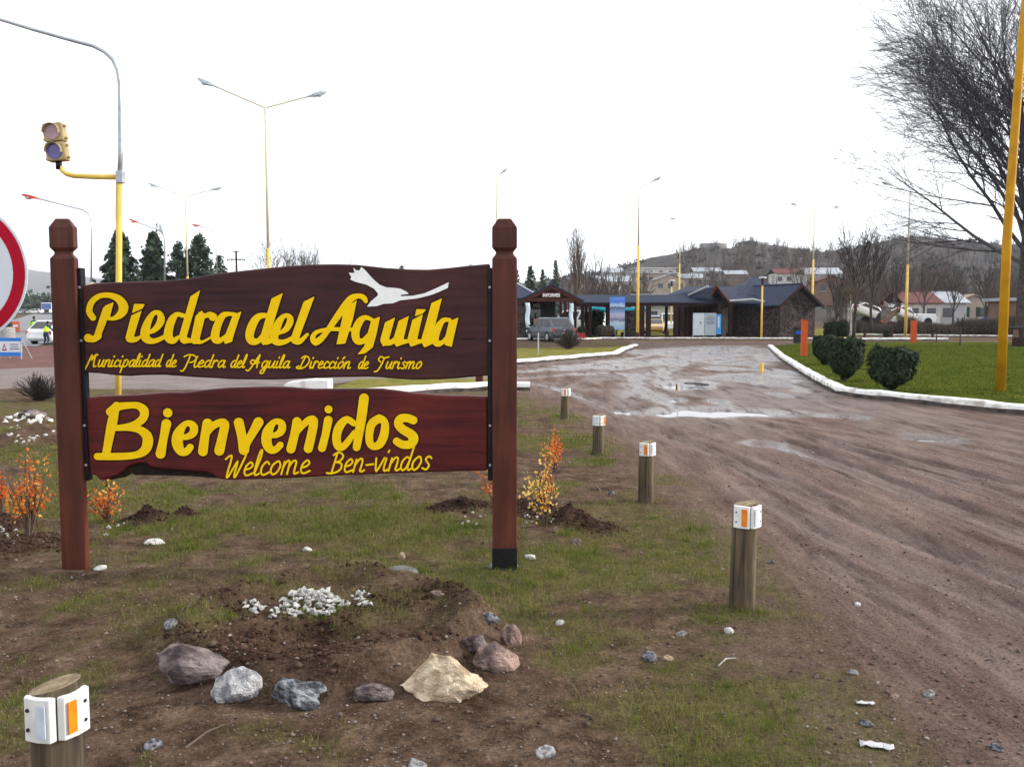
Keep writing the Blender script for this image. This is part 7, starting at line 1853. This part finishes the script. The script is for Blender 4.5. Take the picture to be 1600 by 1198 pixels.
# twigs
for i, (a, b_, lab) in enumerate([((290, 1170), (352, 1134), 'thin tan twig on the bare ground right of the corner bollard'), ((1122, 1042), (1150, 1030), 'pale short stick on the grass below the nearest right bollard'), ((885, 1070), (905, 1086), 'brown twig on the ground right of the cream boulder')]):
    p, q = onG(*a), onG(*b_); md = (p + q) / 2 + Vector((0, .02, .015)); o = MB().tube([p + Vector((0, 0, .006)) - p, md - p, q + Vector((0, 0, .008)) - p], [.004, .004, .002], 5).build('twig', M['birch' if i == 1 else 'twig_brown']); o.location = p; tag(o, lab, 'twig')
# loose pebbles and grit as one mass
def pebbles(n, seed):
    rs = np.random.default_rng(seed); u = rs.random(n); y = 2.0 * (13 / 2.0) ** u; px = rs.uniform(-100, 1750, n); x = (px - 800) / FPX * y
    f = ground_fields(x, y); z = f[0]; keep = rs.random(n) < (.35 + .65 * (1 - f[3])) * (1 - f[2] * .8); x, y, z = x[keep], y[keep], z[keep]; n = len(x)
    base = np.array([(1, 0, 0), (-1, 0, 0), (0, 1, 0), (0, -1, 0), (0, 0, 1), (0, 0, -1)], float)
    bf = np.array([(0, 2, 4), (2, 1, 4), (1, 3, 4), (3, 0, 4), (2, 0, 5), (1, 2, 5), (3, 1, 5), (0, 3, 5)])
    s = rs.lognormal(-5.5, .50, n); s = np.clip(s, .0018, .018)
    P = base[None] * rs.uniform(.6, 1.3, (n, 6, 1)) + rs.normal(size=(n, 6, 3)) * .15
    a = rs.uniform(0, 6.28, n); ca, sa = np.cos(a), np.sin(a)
    X = P[:, :, 0] * ca[:, None] - P[:, :, 1] * sa[:, None]; Y = P[:, :, 0] * sa[:, None] + P[:, :, 1] * ca[:, None]
    V = np.stack([X * s[:, None] + x[:, None], Y * s[:, None] + y[:, None], P[:, :, 2] * s[:, None] * .6 + z[:, None] + s[:, None] * .25], -1).reshape(-1, 3)
    F = (bf[None] + (np.arange(n) * 6)[:, None, None]).reshape(-1, 3)
    m = grass_mat('mixed_grit', [(.04, .03, .027), (.08, .055, .046), (.14, .105, .09), (.25, .21, .19), (.46, .44, .41)]); 
    return tag(raw('gravel', V, F, m), 'loose grit and pebbles strewn over the bare earth', 'gravel', kind='stuff')
pebbles(30000, 3)
# clods on mounds and bed
def clods(n, seed):
    rs = np.random.default_rng(seed); x = rs.uniform(-4, 1.6, n * 8); y = rs.uniform(3.3, 8, n * 8); f = ground_fields(x, y); k = (rs.random(n * 8) < f[4] * 1.2); x, y, z = x[k][:n], y[k][:n], f[0][k][:n]; n = len(x)
    bm = bmesh.new(); bmesh.ops.create_icosphere(bm, subdivisions=1, radius=1); B = np.array([v.co[:] for v in bm.verts]); bf = np.array([[v.index for v in q.verts] for q in bm.faces]); bm.free()
    s = np.clip(rs.lognormal(-5.2, .55, n), .002, .022); P = B[None] * rs.uniform(.6, 1.35, (n, len(B), 1))
    V = (P * s[:, None, None] * [1, 1, .7] + np.stack([x, y, z + s * .3], 1)[:, None]).reshape(-1, 3); F = (bf[None] + (np.arange(n) * len(B))[:, None, None]).reshape(-1, 3)
    return tag(raw('earth_clods', V, F, grass_mat('dark_earth_clods', [(.022, .012, .010), (.045, .024, .017), (.085, .05, .036), (.12, .085, .06)])), 'dark crumbly clods of dug earth on mounds and ring', 'earth', kind='stuff')
clods(9000, 5)

# ================================================================== AIR
hb_ = MB().box((0, 1500, 0), (9000, 9000, 2)); V = [(-4200, -300, -3), (4200, -300, -3), (4200, 5200, -3), (-4200, 5200, -3), (-4200, -300, 330), (4200, -300, 330), (4200, 5200, 330), (-4200, 5200, 330)]
hz_o = MB().add(V, [(3, 2, 1, 0), (4, 5, 6, 7), (0, 1, 5, 4), (1, 2, 6, 5), (2, 3, 7, 6), (3, 0, 4, 7)]).build('haze', None)
hm_ = bpy.data.materials.new('thin_winter_haze'); hm_.use_nodes = True; hn = hm_.node_tree.nodes; hn.remove(hn['Principled BSDF'])
pv = hn.new('ShaderNodeVolumePrincipled'); pv.inputs['Color'].default_value = (.80, .88, 1.0, 1); pv.inputs['Density'].default_value = .00016; pv.inputs['Anisotropy'].default_value = 0.0
hm_.node_tree.links.new(pv.outputs[0], hn['Material Output'].inputs['Volume']); hz_o.data.materials.append(hm_)
tag(hz_o, 'thin bluish haze in the far air', 'haze', kind='stuff')
